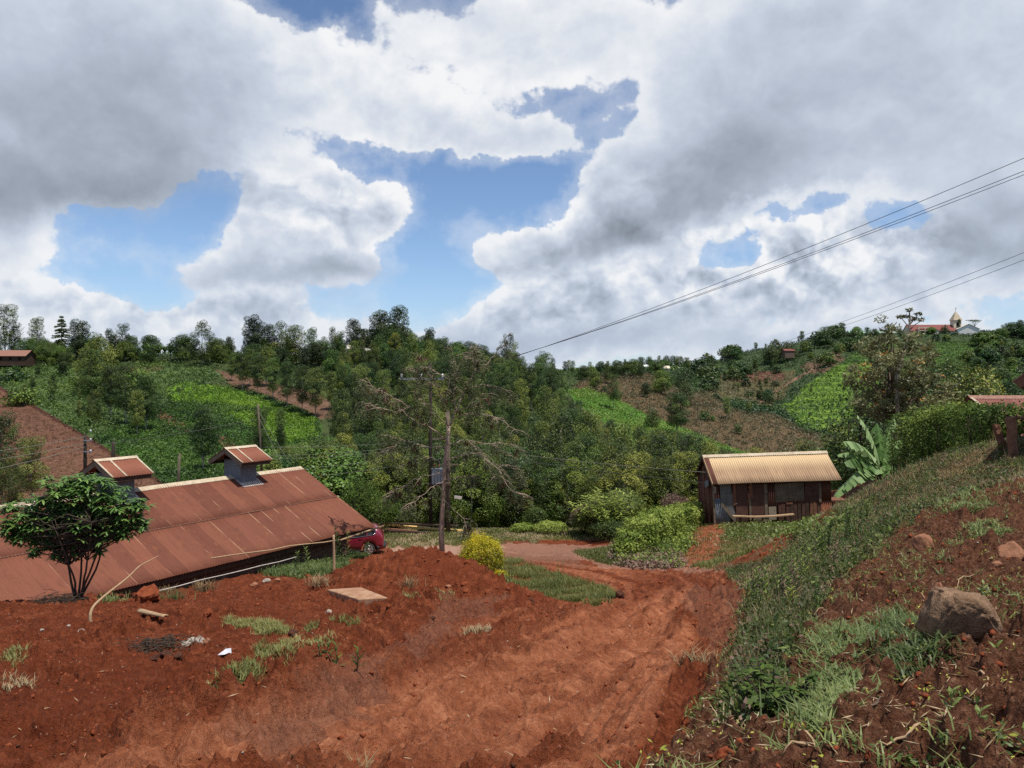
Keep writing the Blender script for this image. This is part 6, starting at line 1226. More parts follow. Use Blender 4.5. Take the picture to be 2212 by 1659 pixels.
# ---------------------------------------------------------------- small leafy tree on the dirt, left
def leafy_tree():
    b = Vector((*xy(165, 0, 17.3), 0)); b.z = float(gsamp([b.x], [b.y])[0]); Y = b.y; e = empty('leafy_small_tree', b, 0, 'small dark green multi stemmed tree on the dirt before the barn roof', 'tree')
    S = Y/F
    def P(px, py, dy=0): v = at(px, py, Y+dy); return np.array(v-b)
    mb = MB(); L = Leaves(); ends = []
    STEM = [[(166, 1300), (160, 1250), (130, 1170), (105, 1110)], [(168, 1300), (175, 1245), (178, 1170), (180, 1100), (175, 1060)], [(169, 1298), (190, 1245), (215, 1180), (245, 1120), (275, 1085)], [(170, 1300), (205, 1235), (222, 1180), (225, 1110), (220, 1060)], [(163, 1300), (150, 1240), (140, 1170), (140, 1100), (130, 1060)], [(172, 1300), (185, 1240), (196, 1160), (200, 1090)]]
    for k, st in enumerate(STEM):
        dy = (-.7, .5, .2, .8, .6, -.6)[k]; q = np.array([P(x, y, dy*i/(len(st)-1)) for i, (x, y) in enumerate(st)]); t_ = np.linspace(0, len(st)-1, 12); C = np.stack([np.interp(t_, range(len(st)), q[:, j]) for j in range(3)], 1); C[1:] += rng.normal(size=C[1:].shape)*.006
        C = C[:10]; mb.tube(C, np.linspace(.027, .011, 10), 7); ends.append(C)
    BLOB = [(165, 1075, 62, 48), (85, 1105, 55, 38), (45, 1130, 40, 32), (245, 1085, 48, 42), (120, 1060, 50, 34), (205, 1050, 52, 30), (180, 1120, 70, 36), (110, 1130, 55, 34), (285, 1115, 34, 30), (240, 1130, 45, 30), (60, 1160, 42, 24), (300, 1095, 26, 20), (20, 1150, 22, 26), (150, 1160, 50, 24), (235, 1160, 30, 20), (100, 1175, 40, 18), (20, 1100, 20, 18), (75, 1195, 14, 10), (215, 1185, 20, 14), (305, 1130, 18, 24), (150, 1195, 40, 20), (195, 1150, 50, 26), (90, 1150, 40, 24), (60, 1125, 40, 30), (270, 1145, 24, 20), (165, 1045, 46, 22)]
    for (px, py, rx, ry) in BLOB:
        m_ = int(rx*ry/25)+5
        for j in range(m_):
            a = rng.normal(size=3); a /= np.linalg.norm(a); q = (.35+.65*random.random()); c = P(px, py)+np.array([a[0]*rx*S*q, a[1]*.85*rx*S*q*1.1, a[2]*ry*S*q])
            if random.random() < .3:
                C = random.choice(ends); s = C[random.randint(5, 9)]; mb.tube(limb_pts(s, c, 4, .05), [.013, .011, .008, .005], 4)
            m2 = random.randint(6, 9); tn = .45+.2*rng.normal()
            for z_ in range(m2):                                         # whorl of drooping glossy leaves
                an = z_*2.4+random.random(); d = (math.cos(an), math.sin(an), .55-random.random()*.9); blade_leaf(L, c, d, .13+.08*random.random(), .05, 1.1, np.clip(tn, .05, .95), 3, 0)
    mb.build('stems', M['darkbark'], e); L.build('leaves', M['shrub'], e)
leafy_tree()
# ---------------------------------------------------------------- yellow bush, silky oak, hedges
def ball_bush(name, c, rx, ry, rz, n, leaf, mat, label, cat, tint=.5, stems=14, mat2=None, spiky=0, aspect=.5, low=0):
    e = empty(name, c, 0, label, cat); L = Leaves(); mb = MB()
    d = rng.normal(size=(n, 3)); d[:, 2] = np.where(d[:, 2] < -.55, -d[:, 2], d[:, 2]); d /= np.linalg.norm(d, axis=1)[:, None]
    q = (.55+.45*rng.random(n)**.5)*(1+.30*(fbm(d[:, 0]*3.1+5+c[0], d[:, 1]*3.1+d[:, 2]*3.6, 4, 6)-.5)*2)+spiky*rng.random(n)**4
    C = d*q[:, None]*np.array([rx, ry, rz])+np.array([0, 0, rz*.92])
    tn = np.clip(tint+(fbm(d[:, 0]*3+9, d[:, 2]*3+d[:, 1]*2, 3, 16)-.5)*.7+rng.normal(size=n)*.13+d[:, 2]*low, 0, 1)
    L.put(C, leaf*(.7+.6*rng.random(n)), tn, aspect=aspect, nrm=d, up=.2)
    for k in range(stems): a = rng.normal(size=3); a[2] = abs(a[2])+.3; a /= np.linalg.norm(a); mb.tube(limb_pts((0, 0, -.1), a*np.array([rx, ry, rz])*.8+np.array([0, 0, rz*.8]), 4, .05), [.03, .02, .014, .006], 4)
    mb.build('stems', M['darkbark'], e); L.build('leaves', mat, e); return e
yb = gpt(1041, 31.0); ball_bush('yellow_bush', yb+Vector((0, 0, -.15)), .9, .8, .92, 14000, .06, M['yellow'], 'rounded bright yellow green bush at the end of the dirt heap', 'bush', .30, 20, None, .22, .5, .3)
yb2 = gpt(1082, 29.8); ball_bush('yellow_bush', yb2+Vector((0, 0, -.1)), .32, .3, .28, 1500, .06, M['yellow'], 'small yellow green offshoot at the foot of the round yellow bush', 'bush', .55, 6, None, .15, .5, .15)
def silky_oak(px, ybase, Y, label):
    b = at(px, ybase, Y); b.z = gz(b.x, b.y); e = empty('silky_oak', b, 0, label, 'tree'); mb = MB(); L = Leaves(); Lo = Leaves()
    def P(x, y, dy=0): return np.array(at(x, y, Y+dy)-b)
    tr_ = [np.array((0, 0, -.5)), P(1930, 900), P(1932, 850), P(1928, 790), P(1925, 740)]; mb.tube(tr_, [.15, .13, .1, .07, .04], 8)
    tips = [(1900, 735), (1880, 745), (1870, 760), (1850, 790), (1862, 812), (1890, 790), (1905, 750), (1950, 745), (1970, 755), (2000, 750), (2020, 765), (2005, 785), (1985, 800), (1960, 790), (1935, 770), (1915, 800), (1890, 830), (1870, 850), (1905, 850), (1945, 830), (1975, 840), (2010, 830), (2035, 850), (2000, 865), (1965, 870), (1930, 870), (1900, 880), (1925, 830), (1955, 812), (1985, 775), (1915, 775), (1880, 800), (2050, 870), (2020, 885), (1990, 890), (1940, 895), (1860, 870), (1912, 722), (1895, 770), (1930, 735), (1950, 860), (1975, 815), (1920, 850), (1885, 862), (1845, 830), (2030, 815), (1858, 895), (1990, 830), (1965, 725), (1920, 708)]
    for k, (x, y) in enumerate(tips):
        s = tr_[1]+(tr_[-1]-tr_[1])*np.clip((905-y-75)/170, 0.02, .9)*.85; tp = P(x, y, rng.normal()*1.4); C = limb_pts(s, tp, 6, .04, -.06); mb.tube(C, np.linspace(.065, .014, 6), 5)
        for j in range(5):
            c = C[-1-(j % 2)]+rng.normal(size=3)*np.array([.42, .5, .26])*(1 if j else .2)
            L.clump(c, .26+.14*random.random(), 46, .26, np.clip(.36+.2*rng.normal(), .05, .95), .7, aspect=.3, up=.5)
        if random.random() < .45: m_ = 14; c = C[-1]+rng.normal(size=3)*.25; Lo.put(c+rng.normal(size=(m_, 3))*np.array([.2, .2, .07]), .16, .5+.2*rng.normal(size=m_).clip(-1, 1), aspect=.5)
    mb.build('trunk', M['bark'], e); L.build('crown', M['grev'], e); tag(Lo.build('flowers', M['orange'], e), kind='stuff')
silky_oak(1930, 985, 46, 'open branched tree with silvery leaves and orange flower heads left of the hedge')
# tall thin plant stem of the same stand, bare with leaf tufts above the church skyline
def tufted(px, ybase, Y, pts_, label):
    b = at(px, ybase, Y); b.z = gz(b.x, b.y); e = empty('tufted_tree', b, 0, label, 'tree'); mb = MB(); L = Leaves(); P = lambda x, y: np.array(at(x, y, Y)-b)
    mb.tube([np.array((0, 0, -.5)), P(1938, 800), P(1960, 740), P(1966, 690), P(1964, 672)], [.14, .11, .08, .05, .03], 6)
    for (x, y, sx, sy) in pts_:
        mb.tube(limb_pts(P(sx, sy), P(x, y), 4, .03), [.04, .03, .02, .012], 5)
        L.clump(P(x, y), .2, 26, .26, .5, .6, aspect=.3)
    mb.build('trunk', M['palebark'], e); L.build('crown', M['grev'], e)
tufted(1940, 985, 45, [(1964, 670, 1966, 690), (1984, 678, 1966, 700), (1944, 685, 1964, 705), (1975, 688, 1965, 695), (1990, 690, 1966, 712), (1960, 684, 1966, 700)], 'thin pale stemmed tree with separate leaf tufts against the church skyline')
for px, Y, top, wf, lb in ((1858, 52, 845, 1.25, 'dark dense tree behind the banana plant'), (1905, 54, 870, 1.2, 'dark leafy tree between the banana plant and the silky oak'), (1990, 56, 835, 1.3, 'dark rounded tree behind the clipped hedge'), (2060, 62, 795, 1.3, 'olive rounded eucalyptus behind the red roofed house'), (2100, 60, 800, 1.2, 'second olive eucalyptus behind the red roofed house'), (1830, 56, 905, 1.2, 'low dark bush left of the banana plant'), (1955, 50, 860, 1.3, 'dense dark crown filling in behind the silky oak'), (2200, 75, 815, 1.3, 'leafy tree behind the right part of the red roof')):
    p = gpt(px, Y); H = max(2, -(top-HY)/F*Y-p.z); crown = oval_crown(H, H*.1, H*.3*wf, 34, H*.12, 'dome')
    o = mk_tree(H, crown, M['darkbark'], M['broad'] if 'euc' not in lb else M['euc'], .16, 6, .02, 130, .2, .38, .55, .85, 'dense_tree'); o.location = p; tag(o, lb, 'tree')
def hedge_block(name, segs, leaf, n, mat, label, cat, tint, mat2=None, split=None):
    """segs: (px, Y, half width x, half depth, z0 px row of top); a clipped hedge as overlapping rounded blocks"""
    c0 = gpt(segs[0][0], segs[0][1]); e = empty(name, c0, 0, label, cat); L = Leaves(); mb = MB(); A = 0
    for (px, Y, hx, hy, top) in segs:
        c = gpt(px, Y); H = -(top-HY)/F*Y-c.z; m_ = int(n*(hx*H+hy*H+hx*hy)); d = rng.uniform(-1, 1, size=(m_, 3)); ax = rng.integers(0, 5, m_); d[np.arange(m_), np.where(ax < 2, 1, np.where(ax == 4, 2, 0))] = np.where(ax % 2 == 0, -1, 1)
        d[ax == 4, 2] = 1; d = d/ (np.linalg.norm(d, axis=1)[:, None]**.35); q = (.8+.24*rng.random(m_))*(1+.5*(fbm(d[:, 0]*2.6+px, d[:, 2]*2.6+d[:, 1]*3, 3, 61)-.5))
        C = d*q[:, None]*np.array([hx, hy, H*.5])+np.array(c-c0)+np.array([0, 0, H*.5])
        tn = np.clip(tint+(fbm(C[:, 0]*1.1+3, C[:, 2]*1.6+C[:, 1], 3, 33)-.5)*.9+rng.normal(size=m_)*.15, 0, 1); L.put(C, leaf*(.7+.6*rng.random(m_)), tn, aspect=.58, nrm=d, up=.15)
        for k in range(5): a = rng.normal(size=2)*.4; mb.tube([np.array(c-c0)+np.array([a[0]*hx, a[1]*hy, -.2]), np.array(c-c0)+np.array([a[0]*hx*1.3, a[1]*hy, H*.75])], [.03, .01], 4)
    mb.build('stems', M['darkbark'], e); L.build('leaves', mat, e); return e
hedge_block('hedge', [(1985, 27.0, .85, 1.0, 888), (2035, 26.5, .9, 1.1, 876), (2080, 25.5, .75, 1.1, 873)], .085, 900, M['hedge'], 'dense dark green clipped hedge right of the banana plant', 'hedge', .16)
hedge_block('hedge', [(2125, 23.5, .55, .9, 872), (2170, 23.0, .6, .8, 872), (2225, 23.0, .8, .8, 885), (2290, 23, .8, .8, 885)], .085, 900, M['hedge'], 'lighter leafy hedge above the two old wooden posts', 'hedge', .6)
hedge_block('hedge', [(1350, 36.6, .5, .7, 1165), (1362, 37.0, .6, .9, 1142), (1385, 37.6, .75, .9, 1118), (1412, 38.8, .8, .9, 1103), (1442, 40, .8, .9, 1094), (1475, 42, .8, .9, 1089), (1505, 44, .8, .9, 1086)], .12, 620, M['hedgepale'], 'pale green leafy hedge curving from the track to the tin shed', 'hedge', .72)
hedge_block('hedge', [(1512, 46.5, .7, .8, 1085), (1535, 47, .7, .8, 1084)], .12, 320, M['hedge'], 'darker end of hedge against the left wall of the shed', 'hedge', .55)
for px, Y, H, rx, mat, lb, tn in ((1285, 51.5, 1.5, 1.6, 'weed', 'low green bush beside the dry grey bush at the yard edge', .4), (1320, 49, 1.3, 1.3, 'weed', 'low green bush between the yard and the pale hedge', .5), (1262, 52, 1.8, 1.0, 'deadbush', 'dry grey brown bush at the yard edge', .5), (1458, 50, 2.0, 1.0, 'deadbush', 'dry reddish bush behind the pale hedge', .6), (1345, 52, 2.6, 1.5, 'weed', 'green bush behind the low hedge start', .35),
                             (1190, 52, .8, 1.1, 'hedgepale', 'low light green bush at the foot of the dark trees', .3), (1130, 52.5, .6, .8, 'hedgepale', 'tiny light green bush at the foot of the dark trees', .35), (1160, 54, 1.6, .7, 'weed', 'slender light green sapling before the dark trees', .6), (815, 52, 2.5, 1.0, 'hedge', 'bright leafy bush behind the barn corner', .6), (860, 53, 1.9, .9, 'hedge', 'bushy green plant behind the timber pile', .45), (780, 53, 3.6, 1.5, 'hedge', 'light green bushy tree above the barn roof corner', .5)):
    c = gpt(px, Y); ball_bush('bush', c, rx, rx*.8, H*.52, int(2600*rx), .12, M[mat], lb, 'bush', tn, 14, None, .2, .45)
def sapling(px, Y, top, label):                        # silver leaved wild sunflower like bush
    b = gpt(px, Y); H = -(top-HY)/F*Y-b.z; e = empty('silvery_bush', b, 0, label, 'bush'); mb = MB(); L = Leaves()
    for k in range(46):
        a = random.random()*6.28; r_ = 1.9*random.random()**.6; tp = np.array([r_*math.cos(a), r_*.7*math.sin(a), H*(.45+.55*random.random())*(1-.12*r_)]); C = limb_pts((0, 0, -.1), tp, 5, .05); mb.tube(C, [.03, .025, .018, .012, .006], 4)
        for z_ in range(26): an = random.random()*6.28; f = .45+.55*random.random(); q = C[0]+(C[-1]-C[0])*f; blade_leaf(L, q, (math.cos(an), math.sin(an), .8-random.random()*.8), .38, .085, .9, .35+.45*f*random.random(), 3, 0)
    mb.build('stems', M['bark'], e); L.build('leaves', M['grev'] if False else M['hedgepale'], e)
sapling(1310, 50, 1035, 'tall silvery green leafy bush in front of the dark wood'); sapling(1288, 51, 1055, 'second silvery green bush left of the tall one')
# ---------------------------------------------------------------- banana plant by the shed
def banana():
    Y = 33.0; b = at(1890, 1040, Y); b.z = gz(b.x, b.y); e = empty('banana_plant', b, 0, 'large banana plant with torn pale leaves between the shed and the hedge', 'banana plant'); P = lambda x, y, d=0: np.array(at(x, y, Y+d)-b)
    mb = MB(); q0 = P(1905, 1010); mb.tube([(0, 0, -.5), q0*.5, q0], [.16, .14, .1], 10); mb.build('stem', M['palebark'], e)
    prof = lambda f: np.sin(np.clip(f*.86+.1, 0, 1)*math.pi)**.5
    for (bx, by, tx, ty, wd, dy, tear, tn) in ((1900, 1000, 1866, 903, .55, .3, .5, .55), (1895, 1005, 1833, 942, .62, -.5, .55, .55), (1900, 1012, 1818, 970, .5, -.1, .3, .75), (1898, 1020, 1830, 985, .75, -.7, .6, .5), (1905, 1012, 1828, 1052, .62, -1.0, .3, .55), (1895, 1030, 1808, 1068, .55, -.9, .15, .6), (1905, 1000, 1938, 945, .55, .4, .6, .5), (1905, 1005, 1945, 1020, .5, -.5, .6, .6), (1902, 995, 1895, 912, .5, .9, .5, .45), (1908, 1005, 1925, 905, .4, .5, .3, .3), (1905, 1015, 1935, 1048, .5, -.8, .5, .55), (1895, 1025, 1850, 1015, .6, .5, .4, .3), (1900, 1000, 1870, 960, .6, .8, .5, .35)):
        s = P(bx, by); t_ = P(tx, ty, dy); d = t_-s; ln = np.linalg.norm(d); up = np.array([0, 0, .62*ln]); L = Leaves(); blade_leaf(L, s, d+up, ln*1.12, wd*1.2, 1.4, tn, 20, tear, None, .6, prof); L.build('leaf', M['banana'], e)
banana()
# ---------------------------------------------------------------- posts, bell post, timber
def wpost(px0, py0, px1, py1, Y, w, label):
    b = at(px0, py0, Y); b.z = float(gsamp([b.x], [b.y])[0]); tp = at(px1, py1, Y); mb = MB(); n = 7; ax_ = np.array(tp-b); V = []; 
    for i in range(n):
        f = i/(n-1)*1.08-.08; c = ax_*f
        for k in range(8): a = k*math.pi/4; r_ = w*(.9+.25*math.cos(2*a+.6)+.10*rng.normal()); V.append((c[0]+r_*math.cos(a), c[1]+r_*.8*math.sin(a), c[2]+(rng.normal()*.03 if i == n-1 else 0)))
    mb.add(V, [(i*8+k, i*8+(k+1) % 8, (i+1)*8+(k+1) % 8, (i+1)*8+k) for i in range(n-1) for k in range(8)]+[tuple(range((n-1)*8, n*8))]); o = mb.build('old_post', M['redwood']); o.location = b; return tag(o, label, 'post')
wpost(2190, 966, 2184, 901, 19.0, .11, 'thick weathered post with split top, right of the leaning one'); wpost(2169, 961, 2150, 918, 20.2, .10, 'weathered leaning post half under the hedge leaves')
pole_between('fence_rail', at(2172, 903, 19.1), at(2260, 901, 19.0), .035, .035, M['redwood'], 'thin wooden rail nailed to the thick weathered post', 'rail')
bp = gg(1434, 1152); bp = at(1433, 1154, bp.y); bs = empty('bell_post', bp, 0, 'rusty bell shaped hood on two short stakes in the grass', 'post')
mb = MB(); mb.tube([(-.05, 0, -.5), (-.05, 0, .42)], .05, 7); mb.tube([(.07, .02, -.5), (.07, .02, .4)], .04, 7); mb.build('stake', M['darkwood'], bs)
mb = MB(); mb.lathe([(.29, .38), (.26, .42), (.20, .52), (.17, .75), (.14, .86), (.06, .9), (0, .9)], 20); mb.lathe([(.28, .385), (.19, .52), (.15, .75), (0, .8)], 20); mb.build('hood', M['bark'], bs)
for i, (x0, y0, x1, y1, m_, lb) in enumerate(((812, 1134, 930, 1143, 'yellowwood', 'fresh yellow sawn plank on the timber pile behind the barn corner'), (860, 1139, 1000, 1149, 'yellowwood', 'long fresh yellow plank lying lowest on the timber pile'), (805, 1131, 990, 1138, 'darkwood', 'long dark rail topping the timber pile'), (815, 1143, 900, 1150, 'redwood', 'brown board under the yellow planks'), (830, 1148, 940, 1154, 'darkwood', 'dark board at the bottom of the timber pile'))):
    a = at(x0, y0, 52.6-.2*i); b_ = at(x1, y1, 52.6-.2*i); mb = MB(); d = np.array(b_-a); n = np.array([0, 0, .09]); k = np.array([0, .28, 0]); V = [np.zeros(3), d, d+k, k, n, d+n, d+k+n, k+n]; mb.add(V, [(0, 3, 2, 1), (4, 5, 6, 7), (0, 1, 5, 4), (1, 2, 6, 5), (2, 3, 7, 6), (3, 0, 4, 7)]); o = mb.build('timber_plank', M[m_]); o.location = a; tag(o, lb, 'plank', 'timber pile behind the barn corner')
pole(818, 1135, 1165, 52, .08, M['wood'], 'short post propping the timber pile', 'wooden_post')
# ---------------------------------------------------------------- stones, clods and litter on the soil
def rockmesh(sx, sy, sz, seed, rough=.22, sub=4, cuts=9):
    bm = bmesh.new(); bmesh.ops.create_icosphere(bm, subdivisions=sub, radius=1.0); r_ = np.random.default_rng(seed); pl_ = r_.normal(size=(cuts, 3)); pl_ /= np.linalg.norm(pl_, axis=1)[:, None]; off_ = .62+.28*r_.random(cuts)
    for v in bm.verts:
        p = np.array(v.co)
        for k in range(cuts):
            s = p@pl_[k]-off_[k]
            if s > 0: p = p-pl_[k]*s*.92
        q = p/np.linalg.norm(v.co); nz = float(fbm(np.array([q[0]*2.6+q[2]*1.7+seed]), np.array([q[1]*2.6-q[2]*1.3]), 4, seed)[0])-.5; nf = float(fbm(np.array([q[0]*9+q[2]*5+seed]), np.array([q[1]*9-q[2]*4]), 3, seed+9)[0])-.5
        p = p*(1+rough*nz*1.6+rough*.45*nf); v.co = (p[0]*sx, p[1]*sy, p[2]*sz)
    me = bpy.data.meshes.new('rock'); bm.to_mesh(me); bm.free(); me.polygons.foreach_set('use_smooth', [sub > 3]*len(me.polygons)); return me
import bmesh
def stone(name, px, py, w, h, mat, label, cat, seed, dep=.8, sink=.25, group=None, rough=.22, sub=3, rz=0, cuts=9):
    p = gg(px, py); S = p.y/F; sx, sz = w*S*.5, h*S*.5; me = rockmesh(sx, sx*dep, sz, seed, rough, sub, cuts); me.materials.append(mat); me.name = name; o = bpy.data.objects.new(name, me); COL.objects.link(o); o.location = (p.x, p.y+sx*dep*.4, p.z+sz*(1-sink*2)); o.rotation_euler = (0, 0, rz); return tag(o, label, cat, group)
def boulder():                                          # the large wedge shaped rock, front face undercut
    p = gg(2092, 1410); S = p.y/F; bm = bmesh.new()
    V = [(-.50, -.12, 0), (.50, -.16, -.06), (.52, .45, 0), (-.42, .50, 0), (-.42, -.26, .36), (.47, -.36, .16), (-.30, -.16, .76), (-.02, -.34, .70), (.20, -.30, .70), (.34, .02, .66), (.46, .36, .40), (-.24, .36, .70), (.18, .36, .66), (-.46, -.05, .4), (.49, -.10, .34), (.16, -.44, .52), (-.22, -.36, .66), (.36, -.34, .48)]
    vs = [bm.verts.new(np.array(v)*146*S) for v in V]; bmesh.ops.convex_hull(bm, input=vs); bm.verts.ensure_lookup_table()
    bmesh.ops.triangulate(bm, faces=bm.faces[:]); bmesh.ops.bevel(bm, geom=bm.edges[:], offset=.018, segments=2, affect='EDGES'); bmesh.ops.triangulate(bm, faces=bm.faces[:])
    for i in range(3): bmesh.ops.subdivide_edges(bm, edges=[e for e in bm.edges if e.calc_length() > .03], cuts=1, use_grid_fill=True); bmesh.ops.triangulate(bm, faces=[f for f in bm.faces if len(f.verts) > 4])
    bm.normal_update()
    for v in bm.verts:
        c = v.co; nz = fbm(np.array([c.x*9+c.z*6]), np.array([c.y*9-c.z*5]), 4, 70)[0]-.5; nf = fbm(np.array([c.x*40+c.z*30]), np.array([c.y*40-c.z*20]), 3, 71)[0]-.5; v.co = c+v.normal*(.045*nz+.016*nf)
    me = bpy.data.meshes.new('boulder'); bm.to_mesh(me); bm.free(); me.materials.append(M['rock']); me.polygons.foreach_set('use_smooth', [True]*len(me.polygons)); o = bpy.data.objects.new('boulder', me); COL.objects.link(o); o.location = (p.x, p.y+.12, p.z-.04); tag(o, 'large angular brown boulder on the grassy bank at right', 'rock')
boulder()
stone('rock', 2188, 1212, 62, 56, M['redrock'], 'knobbly orange brown rock near the right frame edge', 'rock', 5, rough=.35, sub=4); stone('rock', 1997, 1196, 44, 48, M['redrock'], 'smooth reddish rock standing on the middle of the bank', 'rock', 6, sub=4, sink=.2); stone('rock', 2155, 1232, 26, 18, M['redrock'], 'small brown stone left below the knobbly rock', 'rock', 7)
stone('rock', 2030, 1292, 22, 30, M['redrock'], 'crumbly red clod stone above the boulder', 'rock', 18, rough=.4)
ST = [(412, 1390, 26, 20, 'greystone', 'pale grey stone at the top of the root heap', 11), (398, 1396, 24, 18, 'greystone', 'grey stone left of the palest one on the root heap', 12), (430, 1394, 24, 20, 'greystone', 'light stone at the right of the root heap', 13), (445, 1398, 16, 16, 'redrock', 'brown stone beside the light stones of the root heap', 14), (332, 1428, 24, 20, 'darkclod', 'dark rough clod at the lower left of the root heap', 15), (355, 1424, 26, 22, 'darkclod', 'dark knobbly clod in the middle of the root heap', 16), (385, 1428, 22, 16, 'darkclod', 'dark clod at the lower right of the root heap', 17), (318, 1398, 30, 18, 'darkclod', 'dark clod at the left end of the root heap', 19), (360, 1392, 34, 18, 'darkclod', 'flat dark clod under the pale stones', 20),
      (710, 1327, 18, 12, 'greystone', 'pale stone below the concrete slab', 21), (631, 1378, 26, 20, 'darkclod', 'dark clod on the short grass patch', 22), (487, 1465, 22, 18, 'darkclod', 'round dark clod under the white scrap', 23), (448, 1340, 22, 22, 'clod', 'brown root clod with a grass tuft', 24), (313, 1303, 58, 44, 'clod', 'big smooth red clod near the bark piece', 25), (200, 1300, 22, 12, 'clod', 'red clod at the foot of the small tree', 27), (1340, 1294, 24, 20, 'darkclod', 'shaggy dark brown clod by the grass strip', 28), (1004, 1268, 18, 12, 'clod', 'red clod on the right flank of the heap', 29), (935, 1341, 14, 8, 'darkclod', 'small dark clod beside the gravel streak', 30), (968, 1270, 14, 8, 'redrock', 'small tan stone below the heap', 31), (175, 1366, 16, 10, 'greystone', 'pale pebble left of the bent branch foot', 32), (148, 1363, 9, 6, 'greystone', 'tiny pale pebble left of the larger pebble', 33), (90, 1375, 10, 8, 'greystone', 'whitish pebble on the left dirt', 34), (1148, 1300, 15, 9, 'darkclod', 'clod at the foot of the grass strip', 35), (330, 1252 + 25, 12, 9, 'greystone', 'grey stone near the dry tuft by the pipe', 36), (1008, 1222, 14, 10, 'clod', 'red lump on top of the heap', 37), (662, 1249, 16, 12, 'clod', 'red lump at the left shoulder of the heap', 38), (1510, 1635, 50, 46, 'clod', 'large red clod at the foot of the bank', 40), (1565, 1640, 56, 44, 'clod', 'broken red clod right of the large one', 41), (1460, 1618, 26, 36, 'clod', 'upright red clod left of the large one', 42), (1660, 1572, 22, 16, 'clod', 'small clod below the dark bush of the bank', 43), (548, 1266, 20, 10, 'redrock', 'flat tan stone among rubble near the grass', 44), (575, 1262, 18, 10, 'greystone', 'grey stone among rubble near the grass', 45), (425, 1338 - 20, 10, 8, 'greystone', 'pale stone above the root clod', 46), (600, 1262, 12, 9, 'redrock', 'brown stone at the right of the rubble', 47)]
for (px, py, w_, h_, m_, lb, sd_) in ST: stone('clod' if 'clod' in lb or 'lump' in lb else 'stone', px, py, w_, h_, M[m_], lb, 'clod' if 'clod' in lb or 'lump' in lb else 'stone', sd_, .9, .2, rough=.42 if 'clod' in m_ else .2, rz=sd_)
def slab():
    a, b_, c_ = gg(706, 1283), gg(786, 1312), gg(806, 1298); S = a.y/F; o0 = np.array(a); B = (np.array(b_)-o0)*.86; C_ = np.array(gg(785, 1277))-o0; n = np.array([0, 0, .21]); V = [(0, 0, -.05), B+[0, 0, -.05], B*.98+C_*.55+[0, 0, -.05], C_*.5+[0, 0, -.05], n*.75, B+n*.9, B*.98+C_*.75+n*.42, C_*.95+n*.25]
    mb = MB(); mb.add([np.array(v, float) for v in V], [(0, 3, 2, 1), (4, 5, 6, 7), (0, 1, 5, 4), (1, 2, 6, 5), (2, 3, 7, 6), (3, 0, 4, 7)]); o = bevel(mb.build('concrete_slab', M['concrete']), .02, 2); o.location = a; tag(o, 'broken concrete slab tilted in the dirt heap', 'slab')
slab()
def bark_piece():
    a = gg(302, 1332); b_ = gg(358, 1350); d = np.array(b_)-np.array(a); d[2] += .05; L_ = np.linalg.norm(d); mb = MB(); V = []; n = 10; m_ = 7; sd_ = np.cross(d/L_, (0, 0, 1))
    for i in range(n):
        f = i/(n-1); w_ = .055*(1.25-.6*f+.9*max(0, f-.75)); 
        for k in range(m_): an = math.pi*(k/(m_-1)); V.append(d*f+sd_*w_*math.cos(an)*-1+np.array([0, 0, .03+w_*.9*math.sin(an)])+np.array([0, 0, .04*(1-f)]))
    mb.add(V, [(i*m_+k, i*m_+k+1, (i+1)*m_+k+1, (i+1)*m_+k) for i in range(n-1) for k in range(m_-1)], None, True); o = mb.build('bark_piece', M['palewood']); o.location = a; s = o.modifiers.new('thick', 'SOLIDIFY'); s.thickness = .02; tag(o, 'pale curved piece of bark lying on the dirt', 'bark')
bark_piece()
def branch():
    Y = gg(196, 1352).y; b = gg(196, 1352); P = [at(x, y, Y+dy)-b for x, y, dy in ((196, 1352, 0), (194, 1328, 0), (200, 1310, .1), (222, 1290, .3), (250, 1268, .6), (280, 1245, .9), (300, 1222, 1.2), (325, 1210, 1.4), (343, 1200, 1.6))]; t_ = np.linspace(0, 8, 30); C = np.stack([np.interp(t_, range(9), [p[k] for p in P]) for k in range(3)], 1); ker = np.array([.25, .5, .25]); 
    for _ in range(3): C[1:-1] = C[:-2]*.25+C[1:-1]*.5+C[2:]*.25
    mb = MB(); mb.tube(C, np.linspace(.028, .005, 30), 7); o = mb.build('bent_branch', M['palewood']); o.location = b; tag(o, 'long bent dry branch sticking up out of the dirt', 'branch')
branch()
def scrap():
    a = gg(470, 1428); b_ = gg(500, 1424); d = np.array(b_)-np.array(a); mb = MB(); s = np.array([0, .05, .0]); V = [(0, 0, .02), d*.85+s*1.2+[0, 0, .07], d+[0, 0, .02], d*.95-s+[0, 0, .05], d*.6-s*.9+[0, 0, .03], d*.6+[0, 0, .085]]; mb.add([np.array(v, float) for v in V], [(0, 5, 1), (1, 5, 2), (2, 5, 3), (3, 5, 4), (4, 5, 0)]); o = mb.build('white_scrap', M['sack']); o.location = a; s2 = o.modifiers.new('thick', 'SOLIDIFY'); s2.thickness = .006; tag(o, 'crumpled white scrap on the red dirt', 'litter')
scrap()
def roots(px, py, w_, n, label):
    a = gg(px, py); mb = MB()
    for k in range(n):
        p = np.array([rng.normal()*w_*.5, rng.normal()*w_*.3, .02+.1*random.random()]); P = [p]; d = rng.normal(size=3)*.5
        for j in range(5): d = d+rng.normal(size=3)*.45; d[2] *= .45; P.append(P[-1]+d*.05*w_*2); P[-1][2] = max(-.01, P[-1][2])
        mb.tube(P, [.006, .006, .005, .005, .004, .003], 4)
    o = mb.build('root_tangle', M['darkbark']); o.location = a; tag(o, label, 'roots')
roots(350, 1404, .42, 120, 'tangle of dark roots over the clods of the root heap'); roots(128, 1304, .5, 150, 'dark dug up root mass at the edge left of the small tree')
